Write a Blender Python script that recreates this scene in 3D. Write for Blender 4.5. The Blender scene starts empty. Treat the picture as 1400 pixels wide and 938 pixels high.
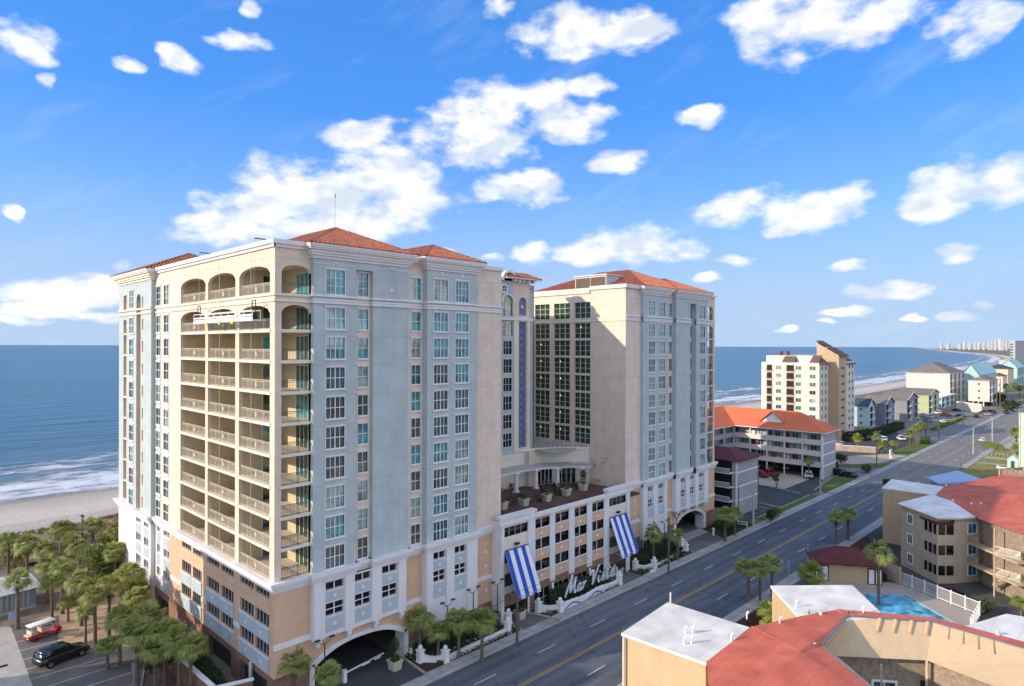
import bpy, math, random
from mathutils import Vector, Matrix
random.seed(7)
R=math.radians
sc=bpy.context.scene
col=sc.collection
# ------------------------------------------------------------------ survey helpers (camera at 0,0,33.2)
CA=R(44.45); FPX=887.0; H=33.2
fw=(math.cos(CA),math.sin(CA)); rt=(math.sin(CA),-math.cos(CA))
def hz(px): return 471.2+0.0025*px
def dr(px):
    t=(px-700)/FPX; return (fw[0]+t*rt[0], fw[1]+t*rt[1])
def G(px,py,z=0):
    d=FPX*(H-z)/(py-hz(px)); a=dr(px); return (d*a[0],d*a[1])
def yonx(c,px):
    a=dr(px); return c/a[0]*a[1]
def xony(c,px):
    a=dr(px); return c/a[1]*a[0]
# ------------------------------------------------------------------ materials
MAT={}
def nt(name):
    m=bpy.data.materials.new(name); m.use_nodes=True
    n=m.node_tree; b=n.nodes['Principled BSDF']; return m,n,b
def lk(n,a,b): n.links.new(a,b)
def mat(name,c,rough=0.8,var=0.12,scale=0.6,bump=0.0,bscale=8,spec=0.3,metal=0.0,lines=None,fine=0.05,streak=0.0):
    """stucco/paint etc. c base colour; var large-scale weathering; lines=(period,z0,width) dark joints in the stucco"""
    m,n,b=nt(name); N=n.nodes
    tc=N.new('ShaderNodeTexCoord')
    geo=N.new('ShaderNodeNewGeometry')
    ns=N.new('ShaderNodeTexNoise'); ns.inputs['Scale'].default_value=scale; ns.inputs['Detail'].default_value=5; ns.inputs['Roughness'].default_value=.65
    lk(n,geo.outputs['Position'],ns.inputs['Vector'])
    mr=N.new('ShaderNodeMapRange'); mr.inputs[1].default_value=.3; mr.inputs[2].default_value=.7; mr.inputs[3].default_value=1-var; mr.inputs[4].default_value=1+var*.5
    lk(n,ns.outputs[0],mr.inputs[0])
    n2=N.new('ShaderNodeTexNoise'); n2.inputs['Scale'].default_value=bscale; n2.inputs['Detail'].default_value=3
    lk(n,geo.outputs['Position'],n2.inputs['Vector'])
    m2=N.new('ShaderNodeMapRange'); m2.inputs[1].default_value=.3; m2.inputs[2].default_value=.7; m2.inputs[3].default_value=1-fine; m2.inputs[4].default_value=1+fine
    lk(n,n2.outputs[0],m2.inputs[0])
    mu=N.new('ShaderNodeMath'); mu.operation='MULTIPLY'; lk(n,mr.outputs[0],mu.inputs[0]); lk(n,m2.outputs[0],mu.inputs[1])
    last=mu.outputs[0]
    if streak:
        mp=N.new('ShaderNodeVectorMath'); mp.operation='MULTIPLY'; mp.inputs[1].default_value=(1.3,1.3,.07)
        lk(n,geo.outputs['Position'],mp.inputs[0])
        n3=N.new('ShaderNodeTexNoise'); n3.inputs['Scale'].default_value=1.2; n3.inputs['Detail'].default_value=4
        lk(n,mp.outputs[0],n3.inputs['Vector'])
        m3=N.new('ShaderNodeMapRange'); m3.inputs[1].default_value=.35; m3.inputs[2].default_value=.7; m3.inputs[3].default_value=1.0; m3.inputs[4].default_value=1-streak
        lk(n,n3.outputs[0],m3.inputs[0])
        q=N.new('ShaderNodeMath'); q.operation='MULTIPLY'; lk(n,last,q.inputs[0]); lk(n,m3.outputs[0],q.inputs[1]); last=q.outputs[0]
    if lines:
        per,z0,wd=lines
        sx=N.new('ShaderNodeSeparateXYZ'); lk(n,geo.outputs['Position'],sx.inputs[0])
        a=N.new('ShaderNodeMath'); a.operation='SUBTRACT'; lk(n,sx.outputs[2],a.inputs[0]); a.inputs[1].default_value=z0-100*per
        f=N.new('ShaderNodeMath'); f.operation='MODULO'; lk(n,a.outputs[0],f.inputs[0]); f.inputs[1].default_value=per
        g=N.new('ShaderNodeMath'); g.operation='LESS_THAN'; lk(n,f.outputs[0],g.inputs[0]); g.inputs[1].default_value=wd
        h=N.new('ShaderNodeMath'); h.operation='MULTIPLY_ADD'; lk(n,g.outputs[0],h.inputs[0]); h.inputs[1].default_value=-.22; h.inputs[2].default_value=1
        q=N.new('ShaderNodeMath'); q.operation='MULTIPLY'; lk(n,last,q.inputs[0]); lk(n,h.outputs[0],q.inputs[1]); last=q.outputs[0]
    vm=N.new('ShaderNodeVectorMath'); vm.operation='SCALE'; vm.inputs[0].default_value=c[:3]; lk(n,last,vm.inputs['Scale'])
    lk(n,vm.outputs[0],b.inputs['Base Color'])
    b.inputs['Roughness'].default_value=rough; b.inputs['Metallic'].default_value=metal
    b.inputs['Specular IOR Level'].default_value=spec
    if bump:
        bp=N.new('ShaderNodeBump'); bp.inputs['Strength'].default_value=bump; bp.inputs['Distance'].default_value=.05
        lk(n,n2.outputs[0],bp.inputs['Height']); lk(n,bp.outputs[0],b.inputs['Normal'])
    MAT[name]=m; return m
def glass(name,c,rough=.06,ior=1.9):
    m,n,b=nt(name); N=n.nodes
    geo=N.new('ShaderNodeNewGeometry')
    ns=N.new('ShaderNodeTexNoise'); ns.inputs['Scale'].default_value=.9; ns.inputs['Detail'].default_value=3; lk(n,geo.outputs['Position'],ns.inputs['Vector'])
    mr=N.new('ShaderNodeMapRange'); mr.inputs[1].default_value=.35; mr.inputs[2].default_value=.65; mr.inputs[3].default_value=.45; mr.inputs[4].default_value=1.35
    lk(n,ns.outputs[0],mr.inputs[0])
    vm=N.new('ShaderNodeVectorMath'); vm.operation='SCALE'; vm.inputs[0].default_value=c; lk(n,mr.outputs[0],vm.inputs['Scale'])
    lk(n,vm.outputs[0],b.inputs['Base Color'])
    b.inputs['Roughness'].default_value=rough; b.inputs['IOR'].default_value=ior
    bp=N.new('ShaderNodeBump'); bp.inputs['Strength'].default_value=.06; bp.inputs['Distance'].default_value=.05
    n2=N.new('ShaderNodeTexNoise'); n2.inputs['Scale'].default_value=.8; lk(n,geo.outputs['Position'],n2.inputs['Vector'])
    lk(n,n2.outputs[0],bp.inputs['Height']); lk(n,bp.outputs[0],b.inputs['Normal'])
    MAT[name]=m; return m
def brick(name,c1,c2,mort,bw,bh,rough=.85,ms=.012,off=.5,bump=.3):
    m,n,b=nt(name); N=n.nodes
    uv=N.new('ShaderNodeUVMap'); uv.uv_map='UV'
    br=N.new('ShaderNodeTexBrick'); br.offset=off
    br.inputs['Color1'].default_value=(*c1,1); br.inputs['Color2'].default_value=(*c2,1); br.inputs['Mortar'].default_value=(*mort,1)
    br.inputs['Scale'].default_value=1; br.inputs['Mortar Size'].default_value=ms; br.inputs['Brick Width'].default_value=bw; br.inputs['Row Height'].default_value=bh
    lk(n,uv.outputs[0],br.inputs['Vector'])
    geo=N.new('ShaderNodeNewGeometry')
    ns=N.new('ShaderNodeTexNoise'); ns.inputs['Scale'].default_value=.5; ns.inputs['Detail'].default_value=5; lk(n,geo.outputs['Position'],ns.inputs['Vector'])
    mr=N.new('ShaderNodeMapRange'); mr.inputs[1].default_value=.3; mr.inputs[2].default_value=.7; mr.inputs[3].default_value=.78; mr.inputs[4].default_value=1.12
    lk(n,ns.outputs[0],mr.inputs[0])
    vm=N.new('ShaderNodeVectorMath'); vm.operation='SCALE'; lk(n,br.outputs[0],vm.inputs[0]); lk(n,mr.outputs[0],vm.inputs['Scale'])
    lk(n,vm.outputs[0],b.inputs['Base Color']); b.inputs['Roughness'].default_value=rough
    b.inputs['Specular IOR Level'].default_value=.2
    if bump:
        bp=N.new('ShaderNodeBump'); bp.inputs['Strength'].default_value=bump; bp.inputs['Distance'].default_value=.02; bp.invert=True
        lk(n,br.outputs[1],bp.inputs['Height']); lk(n,bp.outputs[0],b.inputs['Normal'])
    MAT[name]=m; return m
def stripes(name,c1,c2,per,axis=0,duty=.5,rough=.8,bump=0,var=.15,spec=.2):
    """c1/c2 bands along UV axis"""
    m,n,b=nt(name); N=n.nodes
    uv=N.new('ShaderNodeUVMap'); uv.uv_map='UV'
    sx=N.new('ShaderNodeSeparateXYZ'); lk(n,uv.outputs[0],sx.inputs[0])
    a=N.new('ShaderNodeMath'); a.operation='ADD'; a.inputs[1].default_value=per*1000; lk(n,sx.outputs[axis],a.inputs[0])
    f=N.new('ShaderNodeMath'); f.operation='MODULO'; f.inputs[1].default_value=per; lk(n,a.outputs[0],f.inputs[0])
    g=N.new('ShaderNodeMath'); g.operation='LESS_THAN'; g.inputs[1].default_value=per*duty; lk(n,f.outputs[0],g.inputs[0])
    mx=N.new('ShaderNodeMix'); mx.data_type='RGBA'; lk(n,g.outputs[0],mx.inputs[0]); mx.inputs[6].default_value=(*c1,1); mx.inputs[7].default_value=(*c2,1)
    geo=N.new('ShaderNodeNewGeometry')
    ns=N.new('ShaderNodeTexNoise'); ns.inputs['Scale'].default_value=1.3; ns.inputs['Detail'].default_value=4; lk(n,geo.outputs['Position'],ns.inputs['Vector'])
    mr=N.new('ShaderNodeMapRange'); mr.inputs[1].default_value=.3; mr.inputs[2].default_value=.7; mr.inputs[3].default_value=1-var; mr.inputs[4].default_value=1+var
    lk(n,ns.outputs[0],mr.inputs[0])
    vm=N.new('ShaderNodeVectorMath'); vm.operation='SCALE'; lk(n,mx.outputs[2],vm.inputs[0]); lk(n,mr.outputs[0],vm.inputs['Scale'])
    lk(n,vm.outputs[0],b.inputs['Base Color']); b.inputs['Roughness'].default_value=rough; b.inputs['Specular IOR Level'].default_value=spec
    if bump:
        w=N.new('ShaderNodeMath'); w.operation='MULTIPLY'; w.inputs[1].default_value=2*math.pi/per; lk(n,a.outputs[0],w.inputs[0])
        s=N.new('ShaderNodeMath'); s.operation='SINE'; lk(n,w.outputs[0],s.inputs[0])
        bp=N.new('ShaderNodeBump'); bp.inputs['Strength'].default_value=1; bp.inputs['Distance'].default_value=bump
        lk(n,s.outputs[0],bp.inputs['Height']); lk(n,bp.outputs[0],b.inputs['Normal'])
    MAT[name]=m; return m
def ramp(name,stops,scale,rough=.9,detail=8,bump=0,bd=.1,spec=.2,scale2=None,stretch=None,trans=0):
    m,n,b=nt(name); N=n.nodes
    geo=N.new('ShaderNodeNewGeometry'); src=geo.outputs['Position']
    if stretch:
        v=N.new('ShaderNodeVectorMath'); v.operation='MULTIPLY'; v.inputs[1].default_value=stretch; lk(n,src,v.inputs[0]); src=v.outputs[0]
    ns=N.new('ShaderNodeTexNoise'); ns.inputs['Scale'].default_value=scale; ns.inputs['Detail'].default_value=detail; ns.inputs['Roughness'].default_value=.62
    lk(n,src,ns.inputs['Vector']); out=ns.outputs[0]
    if scale2:
        n2=N.new('ShaderNodeTexNoise'); n2.inputs['Scale'].default_value=scale2; n2.inputs['Detail'].default_value=4; lk(n,src,n2.inputs['Vector'])
        a=N.new('ShaderNodeMath'); a.operation='ADD'; lk(n,out,a.inputs[0]); lk(n,n2.outputs[0],a.inputs[1])
        h=N.new('ShaderNodeMath'); h.operation='MULTIPLY'; h.inputs[1].default_value=.5; lk(n,a.outputs[0],h.inputs[0]); out=h.outputs[0]
    cr=N.new('ShaderNodeValToRGB'); e=cr.color_ramp.elements
    e[0].position=stops[0][0]; e[0].color=(*stops[0][1],1); e[1].position=stops[-1][0]; e[1].color=(*stops[-1][1],1)
    for p,c in stops[1:-1]:
        q=e.new(p); q.color=(*c,1)
    lk(n,out,cr.inputs[0]); lk(n,cr.outputs[0],b.inputs['Base Color'])
    b.inputs['Roughness'].default_value=rough; b.inputs['Specular IOR Level'].default_value=spec
    if bump:
        bp=N.new('ShaderNodeBump'); bp.inputs['Strength'].default_value=bump; bp.inputs['Distance'].default_value=bd
        lk(n,out,bp.inputs['Height']); lk(n,bp.outputs[0],b.inputs['Normal'])
    if trans:
        t=N.new('ShaderNodeBsdfTranslucent'); lk(n,cr.outputs[0],t.inputs[0]); mx=N.new('ShaderNodeMixShader'); mx.inputs[0].default_value=trans
        o=N['Material Output']; lk(n,b.outputs[0],mx.inputs[1]); lk(n,t.outputs[0],mx.inputs[2]); lk(n,mx.outputs[0],o.inputs[0])
    MAT[name]=m; return m
FL=2.87
mat('cream',(.74,.61,.50),lines=(FL,14.02,.05),streak=.07)
mat('cream_soft',(.72,.585,.46),streak=.06)
mat('bluegrey',(.45,.51,.515),lines=(FL,14.02,.05),streak=.06)
mat('balcony_tan',(.58,.48,.31),rough=.85,streak=.05)
mat('bluepanel',(.43,.50,.53),rough=.7)
mat('trim',(.74,.71,.70),rough=.7,streak=.05,var=.06)
mat('trim_cream',(.74,.68,.56),rough=.7,streak=.05,var=.06)
mat('peach',(.67,.44,.29),lines=(.96,13.0,.035),streak=.07)
mat('slab',(.60,.52,.42),rough=.85)
mat('purple',(.15,.20,.36),rough=.6,var=.2)
mat('lattice',(.07,.09,.2),rough=.6)
mat('railing',(.60,.53,.40),rough=.5,var=.03)
mat('dark_rail',(.06,.07,.06),rough=.5,var=.03)
mat('white',(.78,.78,.77),rough=.5,var=.05)
mat('dark',(.012,.013,.016),rough=.7)
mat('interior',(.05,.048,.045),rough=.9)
mat('black_metal',(.012,.012,.013),rough=.35,spec=.5)
mat('flat_grey',(.35,.34,.32),rough=.9,var=.2)
mat('blue_stripe',(.03,.085,.42),rough=.75,var=.06)
mat('white_cloth',(.74,.75,.78),rough=.8,var=.05)
mat('concrete',(.42,.40,.36),rough=.9,var=.22,scale=.5,fine=.1,lines=None)
mat('kerb',(.42,.41,.39),rough=.9,var=.2)
mat('asphalt_lot',(.07,.07,.075),rough=.9,var=.3,scale=.2,fine=.12)
mat('sand_drive',(.42,.36,.28),rough=.95,var=.18,scale=.2)
mat('yellow_paint',(.5,.33,.06),rough=.7,var=.25,scale=2)
mat('white_paint',(.62,.62,.62),rough=.7,var=.25,scale=2)
mat('wood_pole',(.16,.13,.10),rough=.9,var=.2,streak=.2)
mat('conc_pole',(.42,.40,.37),rough=.8)
mat('tan_wall',(.56,.41,.25),rough=.85,streak=.08,var=.07)
mat('tan_soft',(.52,.41,.29),rough=.85,streak=.08,lines=(.3,0,.015))
mat('maroon',(.13,.035,.035),rough=.85,var=.2)
mat('orange_roof',(.62,.16,.07),rough=.85,var=.12,scale=.3,fine=.07)
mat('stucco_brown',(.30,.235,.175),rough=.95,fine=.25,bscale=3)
mat('grey_wall',(.36,.36,.37),rough=.85)
mat('grey_roof',(.20,.175,.15),rough=.9,var=.2,fine=.15)
mat('brown_roof',(.14,.10,.08),rough=.9,var=.2)
mat('teal_roof',(.045,.075,.09),rough=.7)
mat('pinkwhite',(.66,.56,.50),rough=.8)
mat('pinkcream',(.66,.59,.50),rough=.8)
mat('tower_tan',(.50,.36,.24),rough=.85)
mat('teal_house',(.38,.58,.54),rough=.8)
mat('green_house',(.40,.44,.25),rough=.8)
mat('blue_house',(.19,.24,.29),rough=.85,lines=(.25,0,.02))
mat('lightblue_house',(.40,.52,.56),rough=.8,lines=(.25,0,.02))
mat('grey_house',(.24,.24,.26),rough=.85,lines=(.25,0,.02))
mat('yellow_house',(.66,.54,.35),rough=.8)
mat('hazed_cream',(.44,.43,.42),rough=.8)  # these three far tones are greyed: distance haze put into the base colour
mat('hazed_pink',(.46,.41,.40),rough=.8)
mat('hazed_white',(.50,.50,.51),rough=.8)
mat('pool_tile',(.12,.30,.48),rough=.5,var=.2)
mat('deck',(.38,.33,.28),rough=.9,var=.12)
mat('door_red',(.22,.02,.03),rough=.5)
mat('soil',(.035,.022,.014),rough=1,var=.3)
mat('mulch',(.075,.032,.022),rough=1,var=.3,fine=.3,bscale=9)
mat('trunk',(.17,.13,.095),rough=.95,var=.3,fine=.35,bscale=5,bump=.6)
mat('branch',(.14,.11,.085),rough=.95,var=.2)
mat('tyre',(.012,.012,.012),rough=.8)
mat('rim',(.35,.35,.36),rough=.35,metal=.8)
mat('car_black',(.008,.010,.016),rough=.22,spec=.8,var=.02,fine=0)
mat('car_white',(.74,.75,.76),rough=.25,spec=.6,var=.02,fine=0)
mat('car_silver',(.34,.35,.37),rough=.25,spec=.7,var=.02,fine=0)
mat('car_red',(.32,.02,.015),rough=.25,spec=.6,var=.02,fine=0)
mat('car_blue',(.02,.05,.14),rough=.25,spec=.6,var=.02,fine=0)
mat('car_grey',(.07,.075,.08),rough=.25,spec=.6,var=.02,fine=0)
mat('car_orange',(.5,.12,.03),rough=.3,spec=.6,var=.02,fine=0)
mat('lamp_red',(.3,.01,.01),rough=.3)
mat('lamp_clear',(.6,.6,.58),rough=.2)
mat('seat_cream',(.6,.52,.4),rough=.6)
mat('orange_cloth',(.65,.25,.04),rough=.9)
mat('yellow',(.65,.6,.05),rough=.6)
mat('terracotta_planter',(.56,.51,.40),rough=.8)
mat('grass_base',(.13,.15,.045),rough=1,var=.3,scale=.3,fine=.2)
mat('wood_tan',(.42,.30,.19),rough=.9,var=.2)
mat('shed_slat',(.20,.25,.29),rough=.8)
mat('metal_roof',(.50,.50,.49),rough=.45,var=.1)
mat('sign_pink',(.45,.36,.36),rough=.6)
mat('green_post',(.03,.13,.09),rough=.5)
glass('glass_dark',(.05,.085,.095)); glass('glass_teal',(.05,.29,.33)); glass('glass_teal_dark',(.03,.13,.15))
glass('glass_curtain',(.22,.36,.35)); glass('glass_green',(.016,.065,.045),ior=1.6); glass('glass_deep',(.006,.012,.014),ior=1.5)
glass('glass_car',(.008,.01,.012),ior=1.6); glass('glass_pale_blind',(.34,.40,.30))  # the blind pane is a paler green-grey
glass('water_pool',(.11,.42,.58),rough=.05,ior=1.33)
brick('membrane',(.78,.735,.66),(.75,.705,.63),(.60,.57,.51),6,1.9,rough=.6,ms=.02,off=.3,bump=.15)
brick('red_roof',(.60,.155,.10),(.56,.14,.088),(.40,.085,.055),7,1.0,rough=.85,ms=.015,off=.4,bump=.25)
brick('brickwall',(.30,.14,.09),(.20,.09,.065),(.30,.26,.22),.4,.13)
brick('paver',(.23,.18,.15),(.30,.24,.19),(.15,.12,.10),.45,.22,ms=.02)
brick('paver_dark',(.16,.145,.145),(.20,.18,.17),(.11,.10,.10),.4,.2,ms=.02)
brick('terrace_tile',(.11,.06,.055),(.14,.08,.07),(.07,.05,.05),.5,.5,ms=.02,off=0)
brick('sidewalk',(.40,.39,.36),(.36,.35,.33),(.16,.155,.15),1.5,1.5,ms=.03,off=0)
brick('stonewall',(.40,.32,.23),(.32,.25,.18),(.45,.40,.33),.5,.25,ms=.03)
stripes('tile_roof',(.22,.065,.038),(.13,.04,.028),.46,0,.3,rough=.8,var=.28)
mat('tile_cap',(.44,.15,.08),rough=.7,var=.3,scale=1.2,fine=.25,bscale=3)
stripes('slat_metal',(.50,.50,.50),(.36,.36,.37),.45,0,.12,rough=.5)
ramp('palmleaf',[(.3,(.12,.16,.04)),(.5,(.32,.36,.10)),(.70,(.58,.56,.22))],1.1,rough=.5,trans=.42,spec=.35,detail=3,scale2=9)
ramp('palmleaf_bright',[(.3,(.12,.16,.03)),(.5,(.26,.31,.06)),(.72,(.42,.44,.12))],1.1,rough=.5,trans=.3,spec=.35,detail=3,scale2=9)
ramp('deadleaf',[(.3,(.12,.085,.045)),(.7,(.25,.18,.09))],2,rough=.9,trans=.2)
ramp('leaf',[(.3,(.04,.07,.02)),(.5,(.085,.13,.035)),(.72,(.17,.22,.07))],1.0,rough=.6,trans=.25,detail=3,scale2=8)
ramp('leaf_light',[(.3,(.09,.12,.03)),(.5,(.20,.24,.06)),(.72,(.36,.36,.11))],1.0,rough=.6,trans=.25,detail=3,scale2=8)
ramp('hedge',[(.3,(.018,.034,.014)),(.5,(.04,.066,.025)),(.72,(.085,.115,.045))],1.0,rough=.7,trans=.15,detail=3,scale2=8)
ramp('dunegrass',[(.3,(.10,.065,.03)),(.5,(.20,.135,.065)),(.72,(.33,.24,.12))],.5,rough=1,trans=.15,scale2=6)
ramp('lawn',[(.3,(.11,.13,.03)),(.5,(.22,.22,.065)),(.72,(.36,.31,.11))],.35,rough=1,scale2=5)
ramp('sandmat',[(.3,(.42,.35,.28)),(.5,(.50,.43,.35)),(.7,(.58,.51,.42))],.06,rough=1,scale2=1.2,bump=.5,bd=.3)
ramp('groundmat',[(.3,(.13,.11,.08)),(.5,(.20,.17,.12)),(.7,(.28,.24,.17))],.12,rough=1,scale2=2)
ramp('strip_grass',[(.3,(.04,.07,.02)),(.5,(.08,.13,.03)),(.72,(.15,.19,.05))],.8,rough=1,scale2=6)
# ------------------------------------------------------------------ mesh builder
class B:
    def __init__(s): s.v=[];s.f=[];s.mi=[];s.mats=[];s.smooth=[]
    def mid(s,m):
        if m not in s.mats: s.mats.append(m)
        return s.mats.index(m)
    def poly(s,pts,m,smooth=False):
        i=len(s.v); s.v+= [tuple(p) for p in pts]; s.f.append(tuple(range(i,i+len(pts)))); s.mi.append(s.mid(m)); s.smooth.append(smooth)
    def mesh(s,verts,faces,m,smooth=False):
        i=len(s.v); s.v+=[tuple(p) for p in verts]; k=s.mid(m)
        for f in faces: s.f.append(tuple(i+j for j in f)); s.mi.append(k); s.smooth.append(smooth)
    def box(s,x0,x1,y0,y1,z0,z1,m,mtop=None):
        if x1<x0:x0,x1=x1,x0
        if y1<y0:y0,y1=y1,y0
        v=[(x0,y0,z0),(x1,y0,z0),(x1,y1,z0),(x0,y1,z0),(x0,y0,z1),(x1,y0,z1),(x1,y1,z1),(x0,y1,z1)]
        s.mesh(v,[(0,3,2,1),(0,1,5,4),(1,2,6,5),(2,3,7,6),(3,0,4,7)],m); s.mesh(v,[(4,5,6,7)],mtop or m)
    def prism(s,pts,z0,z1,m,mtop=None,cap=True,zf=None):
        n=len(pts); a=sum(pts[i][0]*pts[(i+1)%n][1]-pts[(i+1)%n][0]*pts[i][1] for i in range(n))
        if a<0: pts=pts[::-1]
        zt=[z1]*n if zf is None else [zf(*p) for p in pts]
        v=[(p[0],p[1],z0) for p in pts]+[(p[0],p[1],zt[i]) for i,p in enumerate(pts)]
        s.mesh(v,[(i,(i+1)%n,(i+1)%n+n,i+n) for i in range(n)],m)
        if cap: s.mesh(v,[tuple(range(n,2*n))],mtop or m)
    def tube(s,p0,p1,r0,m,r1=None,n=8,cap=True,smooth=True):
        r1=r0 if r1 is None else r1
        p0=Vector(p0);p1=Vector(p1);d=(p1-p0).normalized(); a=d.orthogonal().normalized(); b=d.cross(a)
        v=[]
        for p,r in((p0,r0),(p1,r1)):
            for i in range(n):
                t=2*math.pi*i/n; v.append(p+a*math.cos(t)*r+b*math.sin(t)*r)
        s.mesh(v,[(i,(i+1)%n,(i+1)%n+n,i+n) for i in range(n)],m,smooth)
        if cap: s.mesh(v,[tuple(range(n))[::-1],tuple(range(n,2*n))],m)
    def path(s,pts,r,m,n=6):
        for a,b in zip(pts[:-1],pts[1:]): s.tube(a,b,r,m,n=n)
    def bar(s,p0,p1,w,h,m):
        """box-section bar between two points"""
        p0=Vector(p0);p1=Vector(p1);d=(p1-p0).normalized(); up=Vector((0,0,1)) if abs(d.z)<.9 else Vector((0,1,0))
        a=d.cross(up).normalized()*w/2; b=a.cross(d).normalized()*h/2
        v=[p0-a-b,p0+a-b,p0+a+b,p0-a+b,p1-a-b,p1+a-b,p1+a+b,p1-a+b]
        s.mesh(v,[(0,1,2,3)[::-1],(4,5,6,7),(0,1,5,4),(1,2,6,5),(2,3,7,6),(3,0,4,7)],m)
    def sphere(s,c,r,m,n=10,k=6,sz=1):
        v=[(c[0],c[1],c[2]+r*sz)]
        for j in range(1,k):
            t=math.pi*j/k
            for i in range(n):
                p=2*math.pi*i/n; v.append((c[0]+r*math.sin(t)*math.cos(p),c[1]+r*math.sin(t)*math.sin(p),c[2]+r*sz*math.cos(t)))
        v.append((c[0],c[1],c[2]-r*sz)); f=[(0,1+i,1+(i+1)%n) for i in range(n)]
        for j in range(k-2):
            for i in range(n):
                a=1+j*n+i; b=1+j*n+(i+1)%n; f.append((a,a+n,b+n,b))
        e=len(v)-1; f+=[(e,e-n+(i+1)%n,e-n+i) for i in range(n)]
        s.mesh(v,f,m,True)
    def wall(s,P,u0,u1,z0,z1,m,holes=(),rev=.25,mr=None,back=None):
        us=sorted({u0,u1,*[h[0] for h in holes],*[h[1] for h in holes]}); zs=sorted({z0,z1,*[h[2] for h in holes],*[h[3] for h in holes]})
        us=[u for u in us if u0-1e-6<=u<=u1+1e-6]; zs=[z for z in zs if z0-1e-6<=z<=z1+1e-6]
        for j in range(len(zs)-1):
            zc=(zs[j]+zs[j+1])/2; run=None
            for i in range(len(us)-1):
                uc=(us[i]+us[i+1])/2
                if any(h[0]<uc<h[1] and h[2]<zc<h[3] for h in holes):
                    if run is not None: s.poly([P(run,zs[j],0),P(us[i],zs[j],0),P(us[i],zs[j+1],0),P(run,zs[j+1],0)],m); run=None
                elif run is None: run=us[i]
            if run is not None: s.poly([P(run,zs[j],0),P(us[-1],zs[j],0),P(us[-1],zs[j+1],0),P(run,zs[j+1],0)],m)
        for (a,b,c,d) in [h[:4] for h in holes]:
            if b<=a or d<=c: continue
            mm=mr or m
            s.poly([P(a,c,0),P(a,d,0),P(a,d,rev),P(a,c,rev)],mm); s.poly([P(b,c,0),P(b,c,rev),P(b,d,rev),P(b,d,0)],mm)
            s.poly([P(a,c,0),P(a,c,rev),P(b,c,rev),P(b,c,0)],mm); s.poly([P(a,d,0),P(b,d,0),P(b,d,rev),P(a,d,rev)],mm)
            if back: s.poly([P(a,c,rev),P(b,c,rev),P(b,d,rev),P(a,d,rev)],back)
    def spandrel(s,P,a,b,zs_,zt,dep,m,top=None,n=14,seg=False):
        """arch: spring height zs_, crown zt; fills between the curve and the straight head at 'top'"""
        top=zt if top is None else top
        pts=[]
        for i in range(n+1):
            t=-1+2*i/n; pts.append((a+(b-a)*i/n, zs_+(zt-zs_)*((1-abs(t)**2.6) if seg else math.sqrt(max(0,1-t*t)))))
        for (u0,c0),(u1,c1) in zip(pts[:-1],pts[1:]):
            s.poly([P(u0,c0,0),P(u1,c1,0),P(u1,top,0),P(u0,top,0)],m)
            s.poly([P(u0,c0,0),P(u0,c0,dep),P(u1,c1,dep),P(u1,c1,0)],m)
            s.poly([P(u0,c0,dep),P(u0,top,dep),P(u1,top,dep),P(u1,c1,dep)],m)
    def pbox(s,P,u0,u1,z0,z1,d0,d1,m):
        v=[P(u0,z0,d0),P(u1,z0,d0),P(u1,z0,d1),P(u0,z0,d1),P(u0,z1,d0),P(u1,z1,d0),P(u1,z1,d1),P(u0,z1,d1)]
        s.mesh(v,[(0,3,2,1),(0,1,5,4),(1,2,6,5),(2,3,7,6),(3,0,4,7),(4,5,6,7)],m)
    def build(s,name,parent=None,origin=None,local=False,**tags):
        """vertices are in world metres unless local=True; origin/parent location is subtracted"""
        me=bpy.data.meshes.new(name)
        if local: off=(0,0,0)
        elif parent is not None: off=parent['_o']
        else: off=origin or (0,0,0)
        off=tuple(off)
        me.from_pydata([(a-off[0],b-off[1],c-off[2]) for a,b,c in s.v],[],s.f)
        for m in s.mats: me.materials.append(MAT[m])
        me.polygons.foreach_set('material_index',s.mi); me.polygons.foreach_set('use_smooth',s.smooth)
        uv=me.uv_layers.new(name='UV'); vs=s.v; dat=[0.0]*(2*len(me.loops)); k=0
        for p in me.polygons:
            nrm=p.normal
            if abs(nrm.z)>.98: t=Vector((1,0,0)); b=Vector((0,1,0))
            else:
                t=Vector((-nrm.y,nrm.x,0)).normalized(); b=nrm.cross(t)
            for vi in p.vertices:
                q=Vector(vs[vi]); dat[2*k]=q.dot(t); dat[2*k+1]=q.dot(b); k+=1
        uv.data.foreach_set('uv',dat); me.update()
        o=bpy.data.objects.new(name,me); col.objects.link(o)
        if parent is not None: o.parent=parent
        elif origin: o.location=origin
        o['_o']=off
        for kk,vv in tags.items(): o[kk]=vv
        return o
def thing(name,label,cat,loc=(0,0,0),rz=0,group=None):
    o=bpy.data.objects.new(name,None); col.objects.link(o); o.location=loc; o.rotation_euler=(0,0,rz)
    o.empty_display_size=.3
    o['label']=label;o['category']=cat
    if group:o['group']=group
    o['_o']=loc; return o
def dup(root,loc,rz=0,label=None,scale=None,group=None):
    r=root.copy(); col.objects.link(r); r.location=loc; r.rotation_euler=(0,0,rz)
    if label: r['label']=label
    if group: r['group']=group
    if scale: r.scale=(scale,)*3 if not hasattr(scale,'__len__') else scale
    for ch in root.children:
        c=ch.copy(); col.objects.link(c); c.parent=r
        for g in ch.children:
            d=g.copy(); col.objects.link(d); d.parent=c
    return r
def PX(c): return lambda u,z,d: (c+d,u,z)      # wall facing -X, u runs along Y
def PY(c): return lambda u,z,d: (u,c+d,z)      # wall facing -Y, u runs along X
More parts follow.
